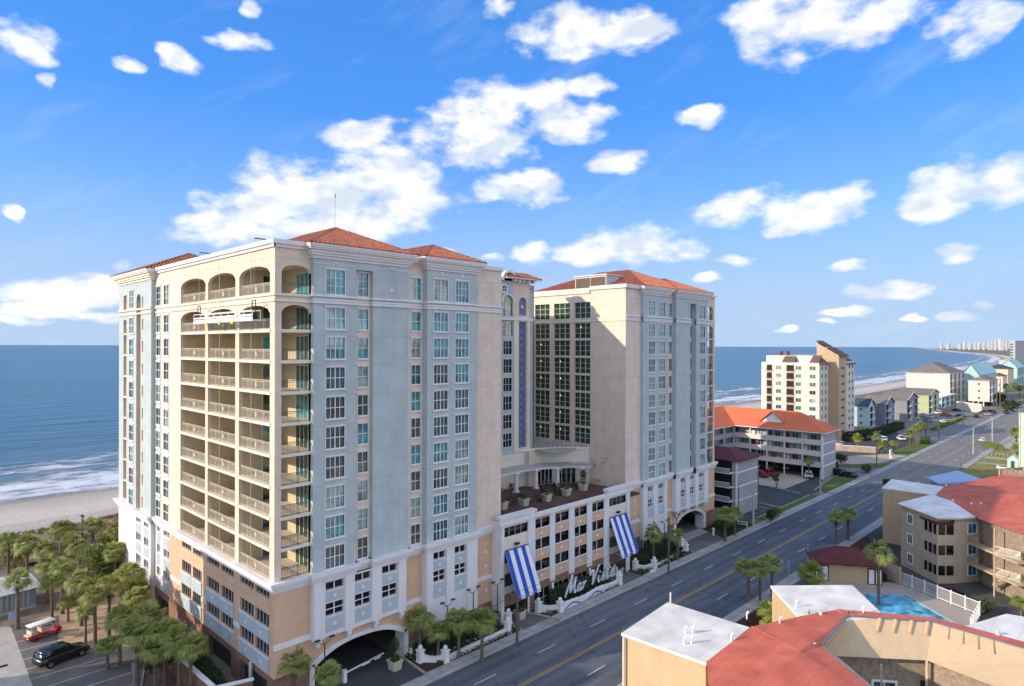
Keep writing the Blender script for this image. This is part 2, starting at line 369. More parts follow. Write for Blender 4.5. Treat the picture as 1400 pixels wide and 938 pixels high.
# ------------------------------------------------------------------ windows (shared meshes)
_wm={}
GL=['glass_dark','glass_teal','glass_teal_dark','glass_curtain']
def win_mesh(w,h,nc,nr,trim=.09,mull=.05,head=True,tm='trim',big=None):
    key=('f',round(w,2),round(h,2),nc,nr,trim,mull,head,tm,big)
    if key in _wm: return _wm[key]
    b=B()
    b.box(-w/2-trim,-w/2,-.05,.08,0,h,tm); b.box(w/2,w/2+trim,-.05,.08,0,h,tm)
    b.box(-w/2-trim,w/2+trim,-.06,.08,-trim,0,tm); b.box(-w/2-trim,w/2+trim,-.06,.08,h,h+trim,tm)
    if head:
        b.box(-w/2-trim-.06,w/2+trim+.06,-.12,.0,h+trim,h+trim+.1,tm); b.box(-w/2-trim-.04,w/2+trim+.04,-.12,.0,-trim-.09,-trim,tm)
    for i in range(1,nc):
        x=-w/2+w*i/nc; mw=mull*(2 if big and i==nc//2 else 1); b.box(x-mw/2,x+mw/2,.0,.07,0,h,tm)
    for j in range(1,nr):
        z=h*j/nr
        mw=mull*(1.6 if j==1 and nr==2 else 1)
        for i in range(nc):
            x0=-w/2+w*i/nc+mull/2; x1=-w/2+w*(i+1)/nc-mull/2; b.box(x0,x1,.003,.067,z-mw/2,z+mw/2,tm)
    o=b.build('window',local=True); me=o.data; bpy.data.objects.remove(o); _wm[key]=me; return me
def pane_mesh(w,h,gm):
    key=('p',round(w,2),round(h,2),gm)
    if key in _wm: return _wm[key]
    b=B(); b.poly([(-w/2,.09,0),(w/2,.09,0),(w/2,.09,h),(-w/2,.09,h)],gm)
    o=b.build('pane',local=True); me=o.data; bpy.data.objects.remove(o); _wm[key]=me; return me
def window(parent,name,x,y,z,rz,w,h,nc,nr,gm=None,**k):
    off=parent['_o']
    o=bpy.data.objects.new(name,win_mesh(w,h,nc,nr,**k)); col.objects.link(o); o.parent=parent
    o.location=(x-off[0],y-off[1],z-off[2]); o.rotation_euler=(0,0,rz)
    p=bpy.data.objects.new('pane',pane_mesh(w,h,gm or random.choice(GL))); col.objects.link(p); p.parent=o
    return o
class Stuff:   # many small windows merged into one part (past the hundred that show largest)
    def __init__(s): s.b=B()
    def add(s,x,y,z,rz,w,h,nc,nr,gm=None,trim=.09,mull=.05,tm='trim',head=False,big=None):
        P=(lambda u,zz,d:(x+u,y+d,z+zz)) if abs(rz)<.1 else (lambda u,zz,d:(x+d,y-u,z+zz))
        b=s.b
        b.pbox(P,-w/2-trim,-w/2,0,h,-.05,.08,tm); b.pbox(P,w/2,w/2+trim,0,h,-.05,.08,tm)
        b.pbox(P,-w/2-trim,w/2+trim,-trim,0,-.06,.08,tm); b.pbox(P,-w/2-trim,w/2+trim,h,h+trim,-.06,.08,tm)
        for i in range(1,nc):
            u=-w/2+w*i/nc; b.pbox(P,u-mull/2,u+mull/2,0,h,.01,.07,tm)
        for j in range(1,nr):
            zz=h*j/nr; b.pbox(P,-w/2,w/2,zz-mull/2,zz+mull/2,.014,.074,tm)
        b.poly([P(-w/2,0,.09),P(w/2,0,.09),P(w/2,h,.09),P(-w/2,h,.09)],gm or random.choice(GL))
W_=-math.pi/2   # rotation of something facing -X
m_,n_,b_=nt('bulb'); b_.inputs['Emission Color'].default_value=(1,.85,.55,1); b_.inputs['Emission Strength'].default_value=1.6; b_.inputs['Base Color'].default_value=(.8,.7,.5,1); MAT['bulb']=m_
EXPO=1.1; SUNE=2.4; BACKB=1.4; SKYT=(.60,.76,.95); SKY1=(.47,.58,.85); SKY0=(.19,.265,.56)
brick('peach_paver',(.55,.37,.24),(.48,.32,.21),(.36,.26,.18),.3,.15,ms=.015)
ramp('litter',[(.3,(.12,.08,.06)),(.5,(.21,.15,.115)),(.7,(.34,.27,.21))],.7,rough=1,scale2=7)
ramp('dunesoil',[(.3,(.17,.12,.07)),(.5,(.26,.19,.115)),(.72,(.40,.33,.24))],.3,rough=1,scale2=4)
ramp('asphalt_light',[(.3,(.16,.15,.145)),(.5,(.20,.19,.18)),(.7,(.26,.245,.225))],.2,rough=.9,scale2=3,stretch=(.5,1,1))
ramp('asphalt_drive',[(.3,(.05,.055,.055)),(.5,(.085,.085,.08)),(.7,(.14,.13,.115))],.25,rough=.95,scale2=4)
# beach sand: dry above, wet and dark towards the water
m_,n_,b_=nt('beachsand'); N_=n_.nodes
g_=N_.new('ShaderNodeNewGeometry'); s_=N_.new('ShaderNodeSeparateXYZ'); lk(n_,g_.outputs['Position'],s_.inputs[0])
q_=N_.new('ShaderNodeTexNoise'); q_.inputs['Scale'].default_value=.05; q_.inputs['Detail'].default_value=6; lk(n_,g_.outputs['Position'],q_.inputs['Vector'])
a_=N_.new('ShaderNodeMath'); a_.operation='MULTIPLY_ADD'; lk(n_,q_.outputs[0],a_.inputs[0]); a_.inputs[1].default_value=.9; lk(n_,s_.outputs[2],a_.inputs[2])
r_=N_.new('ShaderNodeValToRGB'); e_=r_.color_ramp.elements; e_[0].position=.0; e_[0].color=(.17,.14,.11,1); e_[1].position=.62; e_[1].color=(.56,.49,.41,1)
k_=e_.new(.16); k_.color=(.24,.205,.165,1); k_=e_.new(.30); k_.color=(.40,.345,.28,1)
c_=N_.new('ShaderNodeMapRange'); c_.inputs[1].default_value=-.9; c_.inputs[2].default_value=1.6; lk(n_,a_.outputs[0],c_.inputs[0]); lk(n_,c_.outputs[0],r_.inputs[0])
f_=N_.new('ShaderNodeTexNoise'); f_.inputs['Scale'].default_value=1.1; f_.inputs['Detail'].default_value=8; f_.inputs['Roughness'].default_value=.75; lk(n_,g_.outputs['Position'],f_.inputs['Vector'])
h_=N_.new('ShaderNodeMapRange'); h_.inputs[1].default_value=.3; h_.inputs[2].default_value=.7; h_.inputs[3].default_value=.78; h_.inputs[4].default_value=1.15; lk(n_,f_.outputs[0],h_.inputs[0])
v_=N_.new('ShaderNodeVectorMath'); v_.operation='SCALE'; lk(n_,r_.outputs[0],v_.inputs[0]); lk(n_,h_.outputs[0],v_.inputs['Scale']); lk(n_,v_.outputs[0],b_.inputs['Base Color'])
b_.inputs['Roughness'].default_value=.9
p_=N_.new('ShaderNodeBump'); p_.inputs['Strength'].default_value=.8; p_.inputs['Distance'].default_value=.25; lk(n_,f_.outputs[0],p_.inputs['Height']); lk(n_,p_.outputs[0],b_.inputs['Normal'])
MAT['beachsand']=m_
# sea: deep blue with swell, breakers and foam near the shore
m_,n_,b_=nt('sea'); N_=n_.nodes
def M_(op,a,b=None,c=None):
    q=N_.new('ShaderNodeMath'); q.operation=op
    for i,v in enumerate((a,b,c)):
        if v is None: continue
        if isinstance(v,(int,float)): q.inputs[i].default_value=v
        else: lk(n_,v,q.inputs[i])
    return q.outputs[0]
def NZ(scale,det,rough,stretch=None,vec=None,dist=0):
    q=N_.new('ShaderNodeTexNoise'); q.inputs['Scale'].default_value=scale; q.inputs['Detail'].default_value=det; q.inputs['Roughness'].default_value=rough; q.inputs['Distortion'].default_value=dist
    v=vec or g_.outputs['Position']
    if stretch:
        s=N_.new('ShaderNodeVectorMath'); s.operation='MULTIPLY'; s.inputs[1].default_value=stretch; lk(n_,v,s.inputs[0]); v=s.outputs[0]
    lk(n_,v,q.inputs['Vector']); return q.outputs[0]
g_=N_.new('ShaderNodeNewGeometry'); s_=N_.new('ShaderNodeSeparateXYZ'); lk(n_,g_.outputs['Position'],s_.inputs[0])
X_,Y_=s_.outputs[0],s_.outputs[1]
dx=M_('MINIMUM',M_('MAXIMUM',M_('SUBTRACT',X_,400.0),0.0),4100.0)
off=M_('SUBTRACT',M_('SUBTRACT',M_('SUBTRACT',Y_,172.0),M_('MULTIPLY',M_('MAXIMUM',M_('SUBTRACT',X_,4500.0),0.0),.23)),M_('MULTIPLY',M_('MULTIPLY',dx,dx),3.4e-5))   # metres offshore
wob=NZ(.012,4,.6); offw=M_('MULTIPLY_ADD',M_('SUBTRACT',wob,.5),46.0,off)
# wave fronts
fr=NZ(1,5,.65,(.012,.07,0))
band=M_('SINE',M_('MULTIPLY_ADD',fr,9.0,M_('MULTIPLY',offw,.17)))
env=N_.new('ShaderNodeMapRange'); env.inputs[1].default_value=88; env.inputs[2].default_value=30; env.inputs[3].default_value=0; env.inputs[4].default_value=1; lk(n_,offw,env.inputs[0])
lace=NZ(.35,8,.72,(.5,1,1)); lace2=NZ(.11,6,.7,(.4,1,1))
fo=M_('ADD',M_('ADD',M_('MULTIPLY',env.outputs[0],.50),M_('MULTIPLY',band,.17)),M_('MULTIPLY',M_('ADD',M_('SUBTRACT',lace,.5),M_('SUBTRACT',lace2,.5)),1.25))
fo=M_('MULTIPLY',fo,M_('MINIMUM',1.0,M_('MULTIPLY',env.outputs[0],4.0)))
fm=N_.new('ShaderNodeMapRange'); fm.inputs[1].default_value=.30; fm.inputs[2].default_value=.58; lk(n_,fo,fm.inputs[0])
shal=N_.new('ShaderNodeMapRange'); shal.inputs[1].default_value=0; shal.inputs[2].default_value=130; lk(n_,offw,shal.inputs[0])
cr_=N_.new('ShaderNodeValToRGB'); e_=cr_.color_ramp.elements; e_[0].position=0; e_[0].color=(.19,.20,.18,1); e_[1].position=1; e_[1].color=(.016,.108,.175,1); k_=e_.new(.35); k_.color=(.06,.13,.18,1); lk(n_,shal.outputs[0],cr_.inputs[0])
big=NZ(.004,5,.6,(.5,2.0,1)); bm=N_.new('ShaderNodeMapRange'); bm.inputs[1].default_value=.3; bm.inputs[2].default_value=.7; bm.inputs[3].default_value=.75; bm.inputs[4].default_value=1.25; lk(n_,big,bm.inputs[0])
vs_=N_.new('ShaderNodeVectorMath'); vs_.operation='SCALE'; lk(n_,cr_.outputs[0],vs_.inputs[0]); lk(n_,bm.outputs[0],vs_.inputs['Scale'])
mx_=N_.new('ShaderNodeMix'); mx_.data_type='RGBA'; lk(n_,fm.outputs[0],mx_.inputs[0]); lk(n_,vs_.outputs[0],mx_.inputs[6]); mx_.inputs[7].default_value=(.62,.64,.66,1); lk(n_,mx_.outputs[2],b_.inputs['Base Color'])
rg=N_.new('ShaderNodeMapRange'); rg.inputs[3].default_value=.28; rg.inputs[4].default_value=.9; lk(n_,fm.outputs[0],rg.inputs[0]); lk(n_,rg.outputs[0],b_.inputs['Roughness'])
b_.inputs['IOR'].default_value=1.33; b_.inputs['Specular IOR Level'].default_value=.28
sw=NZ(1,3,.55,(.012,.075,0)); ch=NZ(.35,6,.65,(.5,1,1)); rp=NZ(.06,5,.6,(.5,1.3,1))
hh=M_('ADD',M_('ADD',M_('MULTIPLY',sw,2.2),M_('MULTIPLY',ch,.55)),M_('ADD',M_('MULTIPLY',rp,2.0),M_('MULTIPLY',fm.outputs[0],.35)))
p_=N_.new('ShaderNodeBump'); p_.inputs['Strength'].default_value=.9; p_.inputs['Distance'].default_value=1.0; lk(n_,hh,p_.inputs['Height']); lk(n_,p_.outputs[0],b_.inputs['Normal'])
MAT['sea']=m_
mat('coping',(.16,.18,.22),rough=.6); mat('blue_metal',(.34,.44,.58),rough=.5); mat('mint',(.45,.66,.58),rough=.6); mat('teal_metal',(.40,.60,.60),rough=.6)
mat('flower_white',(.7,.7,.66),var=.1); mat('flower_purple',(.16,.05,.16),var=.2)
mat('white_letter',(.85,.85,.86),rough=.5,var=.02)

# asphalt: wheel tracks, patches, cracks
m_,n_,b_=nt('asphalt'); g_=N_=None
N_=n_.nodes; g_=N_.new('ShaderNodeNewGeometry'); s_=N_.new('ShaderNodeSeparateXYZ'); lk(n_,g_.outputs['Position'],s_.inputs[0])
a1=NZ(.22,6,.65,(.25,1,1)); a2=NZ(5,4,.6); a3=NZ(.05,4,.6,(.4,1,1))
trk=M_('SINE',M_('MULTIPLY',M_('SUBTRACT',s_.outputs[1],43.7),2*math.pi/1.69))
vo=N_.new('ShaderNodeTexVoronoi'); vo.feature='DISTANCE_TO_EDGE'; vo.inputs['Scale'].default_value=.16; wv=N_.new('ShaderNodeVectorMath'); wv.operation='MULTIPLY_ADD'; q_=N_.new('ShaderNodeTexNoise'); q_.inputs['Scale'].default_value=.6; q_.inputs['Detail'].default_value=4; lk(n_,g_.outputs['Position'],q_.inputs['Vector']); lk(n_,q_.outputs['Color'],wv.inputs[0]); wv.inputs[1].default_value=(2.5,2.5,0); lk(n_,g_.outputs['Position'],wv.inputs[2]); lk(n_,wv.outputs[0],vo.inputs['Vector'])
ck=M_('MULTIPLY',M_('LESS_THAN',vo.outputs['Distance'],.012),M_('GREATER_THAN',a3,.5))
val=M_('ADD',M_('ADD',M_('MULTIPLY',a1,.75),M_('MULTIPLY',a2,.5)),M_('ADD',M_('MULTIPLY',trk,.045),M_('MULTIPLY',a3,.5)))
val=M_('SUBTRACT',val,M_('MULTIPLY',ck,.13))
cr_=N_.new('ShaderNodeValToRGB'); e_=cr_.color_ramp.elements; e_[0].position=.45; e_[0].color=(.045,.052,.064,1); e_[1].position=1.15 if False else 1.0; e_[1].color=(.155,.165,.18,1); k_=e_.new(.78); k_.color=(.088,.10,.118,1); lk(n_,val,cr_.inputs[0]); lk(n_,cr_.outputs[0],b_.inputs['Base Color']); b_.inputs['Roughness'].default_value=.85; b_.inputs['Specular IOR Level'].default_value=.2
MAT['asphalt']=m_
# ================================================================== HOTEL
FZ=lambda k:14.0+FL*k
HOT=thing('hotel','tall cream and blue-grey hotel, two towers with tiled hip roofs above a white podium','hotel',(26.9,56.5,0))
wstuff=Stuff()
nwin=[0]
def cornice(b,x0,x1,y0,y1,z0,steps,m='trim',sides='NSEW'):
    """stepped moulding ring round a rectangle; steps=[(dz,out),...] from the bottom up"""
    z=z0
    for dz,o in steps:
        b.box(x0-(o if 'W' in sides else -.003),x1+(o if 'E' in sides else -.003),y0-(o if 'S' in sides else -.003),y1+(o if 'N' in sides else -.003),z,z+dz,m); z+=dz
CORN=[(.28,.12),(.22,.3),(.3,.42),(.16,.62),(.3,.72)]
def tower_segment(nm,u0,u1,Yc,m,z0,z1,cols,Yback,niche=None,stuff=False,vent=None):
    """one vertical bay of a street front; cols=[(centre,width,ncols)]"""
    b=B(); P=PY(Yc); holes=[]
    for (uc,w,nc) in cols:
        for k in range(9): holes.append((uc-w/2,uc+w/2,FZ(k)+.15,FZ(k)+2.15))
        holes.append((uc-w/2,uc+w/2,40.45,42.75))
    b.wall(P,u0,u1,z0,z1,m,holes,rev=.12)
    b.poly([P(u0,z0,0),P(u0,z1,0),P(u0,z1,Yback-Yc),P(u0,z0,Yback-Yc)],m)
    b.poly([P(u1,z0,0),P(u1,z0,Yback-Yc),P(u1,z1,Yback-Yc),P(u1,z1,0)],m)
    o=b.build(nm,HOT)
    for (uc,w,nc) in cols:
        for k in range(10):
            z=FZ(k)+.15 if k<9 else 40.45; h=2.0 if k<9 else 2.3
            gm=(random.choice(GL) if k<7 else random.choice(['glass_teal','glass_teal','glass_teal_dark','glass_curtain']))
            nr=2 if k<9 else 3
            if nwin[0]<100:
                window(HOT,'window',uc,Yc,z,0,w,h,nc,nr,gm,big=nc==4); nwin[0]+=1
            else: wstuff.add(uc,Yc,z,0,w,h,nc,nr,gm)
    return o
def vents(b,P,pts,r=.13,m='trim'):
    for u,z in pts: b.pbox(P,u-r,u+r,z-r,z+r,-.05,.02,m)
YB,YC,Y3=56.0,56.5,55.7
x=lambda px,Y=YB: xony(Y,px)
# --- tower one, street front
tower_segment('wall',30.45,35.05,YB,'bluegrey',13.0,44.6,[(x(458.5),2.0,4)],56.88)
tower_segment('wall',35.05,37.0,YC,'cream',13.0,43.0,[(x(496,YC),1.15,2)],60)
b=B(); b.box(35.05,37.0,YB,60,43.0,44.6,'bluegrey'); b.build('wall',HOT)
tower_segment('wall',37.0,41.4,YB,'bluegrey',13.0,44.6,[],60)
tower_segment('wall',41.4,43.7,YC,'cream',13.0,44.9,[(x(568.5,YC),1.2,2)],60)
tower_segment('wall',43.7,51.0,Y3,'bluegrey',13.0,44.6,[(x(602.5,Y3),1.95,4),(x(631.3,Y3),1.95,4)],60)
tower_segment('wall',51.0,55.7,YC,'cream',13.0,45.0,[],60)
b=B()
vents(b,PY(YB),[(x(459),43.0+.35),(x(535),43.35)],.17); vents(b,PY(Y3),[(x(604,Y3),43.5),(x(632,Y3),43.5)],.15)
vents(b,PY(YB),[(x(535),41.2)],.2,'trim_cream')
vents(b,PY(YC),[(x(665,YC),FZ(k)+1.5) for k in range(10)],.15,'cream_soft'); vents(b,PY(YC),[(x(652,YC),FZ(k)+1.8) for k in range(10)],.09,'stucco_brown')
vents(b,PY(YC),[(x(665,YC),10.9),(x(665,YC),9.2),(x(665,YC),6.3)],.2,'trim_cream')
b.build('wall_vents',HOT)
# --- tower one, west front
b=B(); P=PX(26.9)
# balcony frame : holes
bays=[(57.46,64.2),(65.1,72.2),(72.9,80.4)]
holes=[]
for (a,c) in bays:
    for k in range(9): holes.append((a,c,FZ(k)+.0,FZ(k)+FL-.28 if k<8 else 39.3))
    holes.append((a,c,40.3,43.0))
b.wall(P,56.5,80.4,13.2,44.9,'cream_soft',holes,rev=.4)
for (a,c) in bays:
    b.spandrel(P,a,c,38.45,39.25,.4,'cream_soft',top=39.3); b.spandrel(P,a,c,42.15,42.95,.4,'cream_soft',top=43.0)
# street side opening of the corner balconies
P2=PY(56.5); hs=[(27.55,30.45,FZ(k)+0,FZ(k)+FL-.28 if k<8 else 39.3) for k in range(9)]+[(27.55,30.45,40.3,43.0)]
b.wall(P2,26.9,30.45,13.2,44.9,'cream_soft',hs,rev=.4)
b.spandrel(P2,27.55,30.45,38.5,39.25,.4,'cream_soft',top=39.3); b.spandrel(P2,27.55,30.45,42.3,42.95,.4,'cream_soft',top=43.0)
b.build('balcony_frame',HOT)
b=B()   # rear walls, partitions
b.box(31.0,31.2,56.9,80.4,13.9,44.8,'balcony_tan')
for y0,y1 in ((64.25,65.05),(72.25,72.85),(80.4,80.6)): b.box(27.3,31.0,y0,y1,13.9,44.8,'balcony_tan')
b.build('balcony_wall',HOT)
for k in range(11):
    b=B(); z=FZ(k) if k<9 else (40.25 if k==9 else 43.3)
    b.box(26.98,31.0,56.58,80.4,z-.27,z-.01,'slab')
    if k<9: b.box(26.82,26.9,57.3,80.5,z-.26,z+.02,'trim_cream'); b.box(27.4,30.5,56.42,56.5,z-.26,z+.02,'trim_cream')
    b.build('balcony_floor',HOT)
# railings (shared meshes, one per bay)
def rail_mesh(L,m,hh=1.05,step=.14,panel=True):
    b=B(); b.box(0,L,-.025,.025,hh-.05,hh,m); b.box(0,L,-.02,.02,.08,.12,m); b.box(0,L,-.015,.015,hh-.2,hh-.17,m)
    n=int(L/step)
    for i in range(n+1): 
        t=i*L/n; w=.03 if i%12==0 else .011; b.box(t-w,t+w,-w,w,.0,hh-.05,m)
    if panel: b.box(L/2-.2,L/2+.2,-.03,.03,.15,hh-.1,m) if False else b.box(L/2-.16,L/2+.16,-.012,.012,.35,.75,m)
    o=b.build('railing',local=True); me=o.data; bpy.data.objects.remove(o); return me
rms=[rail_mesh(c-a,'railing') for a,c in bays]; rcs=rail_mesh(2.9,'dark_rail',panel=False)
for k in range(10):
    z=FZ(k) if k<9 else 40.27
    for (a,c),me in zip(bays,rms):
        o=bpy.data.objects.new('railing',me); col.objects.link(o); o.parent=HOT; o.location=(27.1-26.9,c-56.5,z); o.rotation_euler=(0,0,W_)
    o=bpy.data.objects.new('railing',rcs); col.objects.link(o); o.parent=HOT; o.location=(27.55-26.9,.2,z)
# sliding doors of the corner rooms
def door_mesh(w,h,n,gm):
    b=B()
    for i in range(n+1): b.box(-w/2+w*i/n-.045,-w/2+w*i/n+.045,-.06,.0,0,h,'trim_cream')
    b.box(-w/2,w/2,-.05,.0,h,h+.1,'trim_cream'); 
    o=b.build('sliding_door',local=True); me=o.data; bpy.data.objects.remove(o); return me
dm1=door_mesh(3.3,2.25,4,0); dm2=door_mesh(1.7,2.25,2,0)
for k in range(10):
    z=FZ(k)+.03 if k<9 else 40.3
    for (X_,Y_,rz,w,me) in ((31.0,58.75,W_,3.3,dm1),(30.15,64.25,0,1.7,dm2)):
        o=bpy.data.objects.new('sliding_door',me); col.objects.link(o); o.parent=HOT; o.location=(X_-26.9,Y_-56.5,z); o.rotation_euler=(0,0,rz)
        p=bpy.data.objects.new('pane',pane_mesh(w,2.25,random.choice(['glass_teal','glass_teal_dark','glass_green']))); col.objects.link(p); p.parent=o; p.location=(0,-.12,0)
# rest of the west front
b=B(); P=PX(26.9)
c1=(yonx(26.9,227.5),1.7,2); c2=(yonx(26.9,217),1.5,2)
holes=[(c-w/2,c+w/2,(FZ(k)+.15) if k<9 else 40.45,(FZ(k)+2.15) if k<9 else 42.75) for c,w,_ in (c1,c2) for k in range(10)]
b.wall(P,80.4,89.3,13.0,44.9,'cream',holes,rev=.12)
b.pbox(P,87.35,89.3,13.9,44.2,-.04,.0,'trim') if False else None
b.build('wall',HOT)
for c,w,nc in (c1,c2):
    for k in range(10): window(HOT,'window',26.9,c,(FZ(k)+.15) if k<9 else 40.45,W_,w,2.0 if k<9 else 2.3,nc,2 if k<9 else 3,None); nwin[0]+=1
b=B()
for k in range(9): b.pbox(P,c2[0]-.75,c2[0]+.75,FZ(k)+2.35,FZ(k)+FL-.05,-.03,.0,'bluepanel') if k<8 else None
b.build('spandrel_panel',HOT)
b=B(); P=PX(26.4)
nic=(93.55,95.35); c3=(yonx(26.4,179.7),1.8,2)
holes=[(nic[0],nic[1],14.0,42.2),(99.7,101.1,14.4,38.9),(99.7,101.1,40.3,42.3)]+[(c3[0]-.9,c3[0]+.9,(FZ(k)+.15) if k<9 else 40.45,(FZ(k)+2.15) if k<9 else 42.75) for k in range(10)]
holes+=[(92.5,93.0,FZ(k)+.5,FZ(k)+1.9) for k in range(10)]
b.wall(P,89.3,103.2,13.0,44.9,'bluegrey',[h for h in holes],rev=1.2,mr='cream_soft',back='interior')
b.spandrel(P,nic[0],nic[1],41.4,42.15,.5,'bluegrey',top=42.2)
b.poly([P(89.3,13,0),P(89.3,44.9,0),P(89.3,44.9,.6),P(89.3,13,.6)],'bluegrey')
for k in range(1,10): b.pbox(P,99.7,101.1,FZ(k)-.1,FZ(k)+.1,.02,1.2,'trim_cream')
b.build('wall',HOT)
for k in range(10): window(HOT,'window',26.4,c3[0],(FZ(k)+.15) if k<9 else 40.45,W_,1.8,2.0 if k<9 else 2.3,2,2 if k<9 else 3,None); nwin[0]+=1
# --- mouldings of tower one
b=B()
segsT1=[(30.45,35.05,YB),(35.05,37.0,YC),(37.0,41.4,YB),(41.4,43.7,YC),(43.7,51.0,Y3),(51.0,55.8,YC)]
for (u0,u1,yc) in segsT1:
    for z,dz,o in ((39.5,.22,.12),(39.78,.16,.06),(40.12,.2,.14)): b.box(u0-(o if yc<YC else 0),u1+(o if yc<YC else 0),yc-o,yc+.02 if yc==YC else yc+.4,z,z+dz,'trim')
    b.box(u0,u1,yc-.05,yc+.02,43.25 if yc<YC else 43.2,43.32,'trim')
b.box(26.78,30.45,56.38,56.52,39.5,39.72,'trim_cream'); b.box(26.76,30.45,56.36,56.52,40.05,40.27,'trim_cream')
b.box(26.78,26.92,56.53,89.3,39.5,39.72,'trim_cream'); b.box(26.76,26.92,56.53,89.3,40.05,40.27,'trim_cream')
b.box(26.26,26.42,89.2,103.3,39.5,39.72,'trim_cream'); b.box(26.22,26.42,89.2,103.3,40.05,40.27,'trim_cream')
b.box(26.86,26.92,56.5,89.3,43.62,43.68,'trim_cream'); b.box(26.9,30.4,56.46,56.52,43.62,43.68,'trim_cream')
b.build('belt_course',HOT)
b=B()
for dz,z,o in ((.3,12.95,.1),(.25,13.25,.28),(.2,13.5,.42),(.3,13.7,.55)):
    b.box(26.9-o,31,56.5-o,56.52,z,z+dz,'trim'); b.box(26.9-o,26.92,56.53,89.3,z,z+dz,'trim'); b.box(26.4-o,26.42,89.25-o*.6,103.3+o,z,z+dz,'trim')
    for (u0,u1,yc) in segsT1:
        b.box(u0-(o*.6 if yc<YC else 0),u1+(o*.6 if yc<YC else 0),yc-o,yc+.015 if yc==YC else yc+.45,z+.001,z+dz+.001,'trim')
b.build('podium_cornice',HOT)
b=B()
# parapet caps of flat parts
b.box(26.6,42.0,56.2,57.0,44.75,45.15,'trim'); b.box(26.55,27.3,57.0,89.3,44.75,45.15,'trim')
b.box(26.75,30.4,56.35,56.5,44.45,44.75,'trim'); b.box(26.72,26.9,56.35,89.3,44.45,44.75,'trim')
cornice(b,30.45,41.4,YB,60,43.75,CORN); cornice(b,43.7,51.0,Y3,60,43.75,CORN)
cornice(b,26.4,33,89.3,103.3,43.75,CORN,m='trim_cream')
b.box(41.3,43.8,56.3,57,44.4,45.0,'trim'); b.box(51,55.9,56.3,57.2,44.6,45.05,'trim'); b.box(55.6,55.9,57.2,103,44.6,45.05,'trim')
b.build('cornice',HOT)
b=B(); b.box(27.2,55.65,57.0,103.1,44.2,44.5,'flat_grey'); b.poly([(55.7,56.5,0),(55.7,103.2,0),(55.7,103.2,45),(55.7,56.5,45)],'cream'); b.poly([(26.4,103.2,0),(55.7,103.2,0),(55.7,103.2,45),(26.4,103.2,45)],'cream')
b.box(45,50,80,86,44.5,47.0,'grey_wall'); b.box(36,39,84,88,44.5,46.0,'metal_roof')
b.build('flat_roof',HOT)
def hip(nm,x0,x1,y0,y1,z0,pitch,m='tile_roof',parent=None,over=.0,th=.16,ridge_caps=True,edge='trim',ridge_m=None):
    b=B(); w=x1-x0; d=y1-y0; h=min(w,d)/2; zr=z0+h*math.tan(R(pitch))
    if w<=d: r0=((x0+x1)/2,y0+h,zr); r1=((x0+x1)/2,y1-h,zr)
    else: r0=(x0+h,(y0+y1)/2,zr); r1=(x1-h,(y0+y1)/2,zr)
    a=(x0,y0,z0);c=(x1,y0,z0);d_=(x1,y1,z0);e=(x0,y1,z0)
    if w<=d:
        b.poly([a,c,r0],m); b.poly([c,d_,r1,r0],m); b.poly([d_,e,r1],m); b.poly([e,a,r0,r1],m); hips=[(a,r0),(c,r0),(d_,r1),(e,r1),(r0,r1)]
    else:
        b.poly([a,c,r1,r0],m); b.poly([c,d_,r1],m); b.poly([d_,e,r0,r1],m); b.poly([e,a,r0],m); hips=[(a,r0),(e,r0),(c,r1),(d_,r1),(r0,r1)]
    b.box(x0,x1,y0,y1,z0-th,z0-.004,edge)
    if m=='tile_roof':     # rows of barrel tiles running up each slope
        tp=math.tan(R(pitch)); st_=.46
        for (p0,ux,uy,nx_,ny_,W_e) in ((( x0,y0),1,0,0,1,w),((x0,y0),0,1,1,0,d),((x1,y0),0,1,-1,0,d)):
            k_=int(W_e/st_)
            for i in range(1,k_):
                u=W_e*i/k_; run=min(u,W_e-u,h)
                if run<.3: continue
                s_=Vector((p0[0]+ux*u,p0[1]+uy*u,z0+.02)); e_=s_+Vector((nx_*run,ny_*run,run*tp)); sd=Vector((ux,uy,0))*.115; up_=Vector((-nx_*math.sin(R(pitch)),-ny_*math.sin(R(pitch)),math.cos(R(pitch))))*.11
                b.mesh([s_-sd,s_-sd*.5+up_,s_+sd*.5+up_,s_+sd,e_-sd,e_-sd*.5+up_,e_+sd*.5+up_,e_+sd],[(0,1,5,4),(1,2,6,5),(2,3,7,6),(0,3,2,1)],'tile_cap')
    if ridge_caps:
        for p,q in hips:
            if (Vector(p)-Vector(q)).length>.1: b.tube(p,q,.13 if m=='tile_roof' else .08,ridge_m or m,n=6)
    return b.build(nm,parent)
hip('hip_roof',29.7,42.2,55.2,75,45.06,24.5,parent=HOT)
hip('hip_roof',42.9,51.8,54.95,72,45.07,25,parent=HOT)
hip('hip_roof',50.5,60.5,62,84,45.08,20,parent=HOT)
hip('hip_roof',25.6,41,88.6,104.2,45.06,23,parent=HOT)
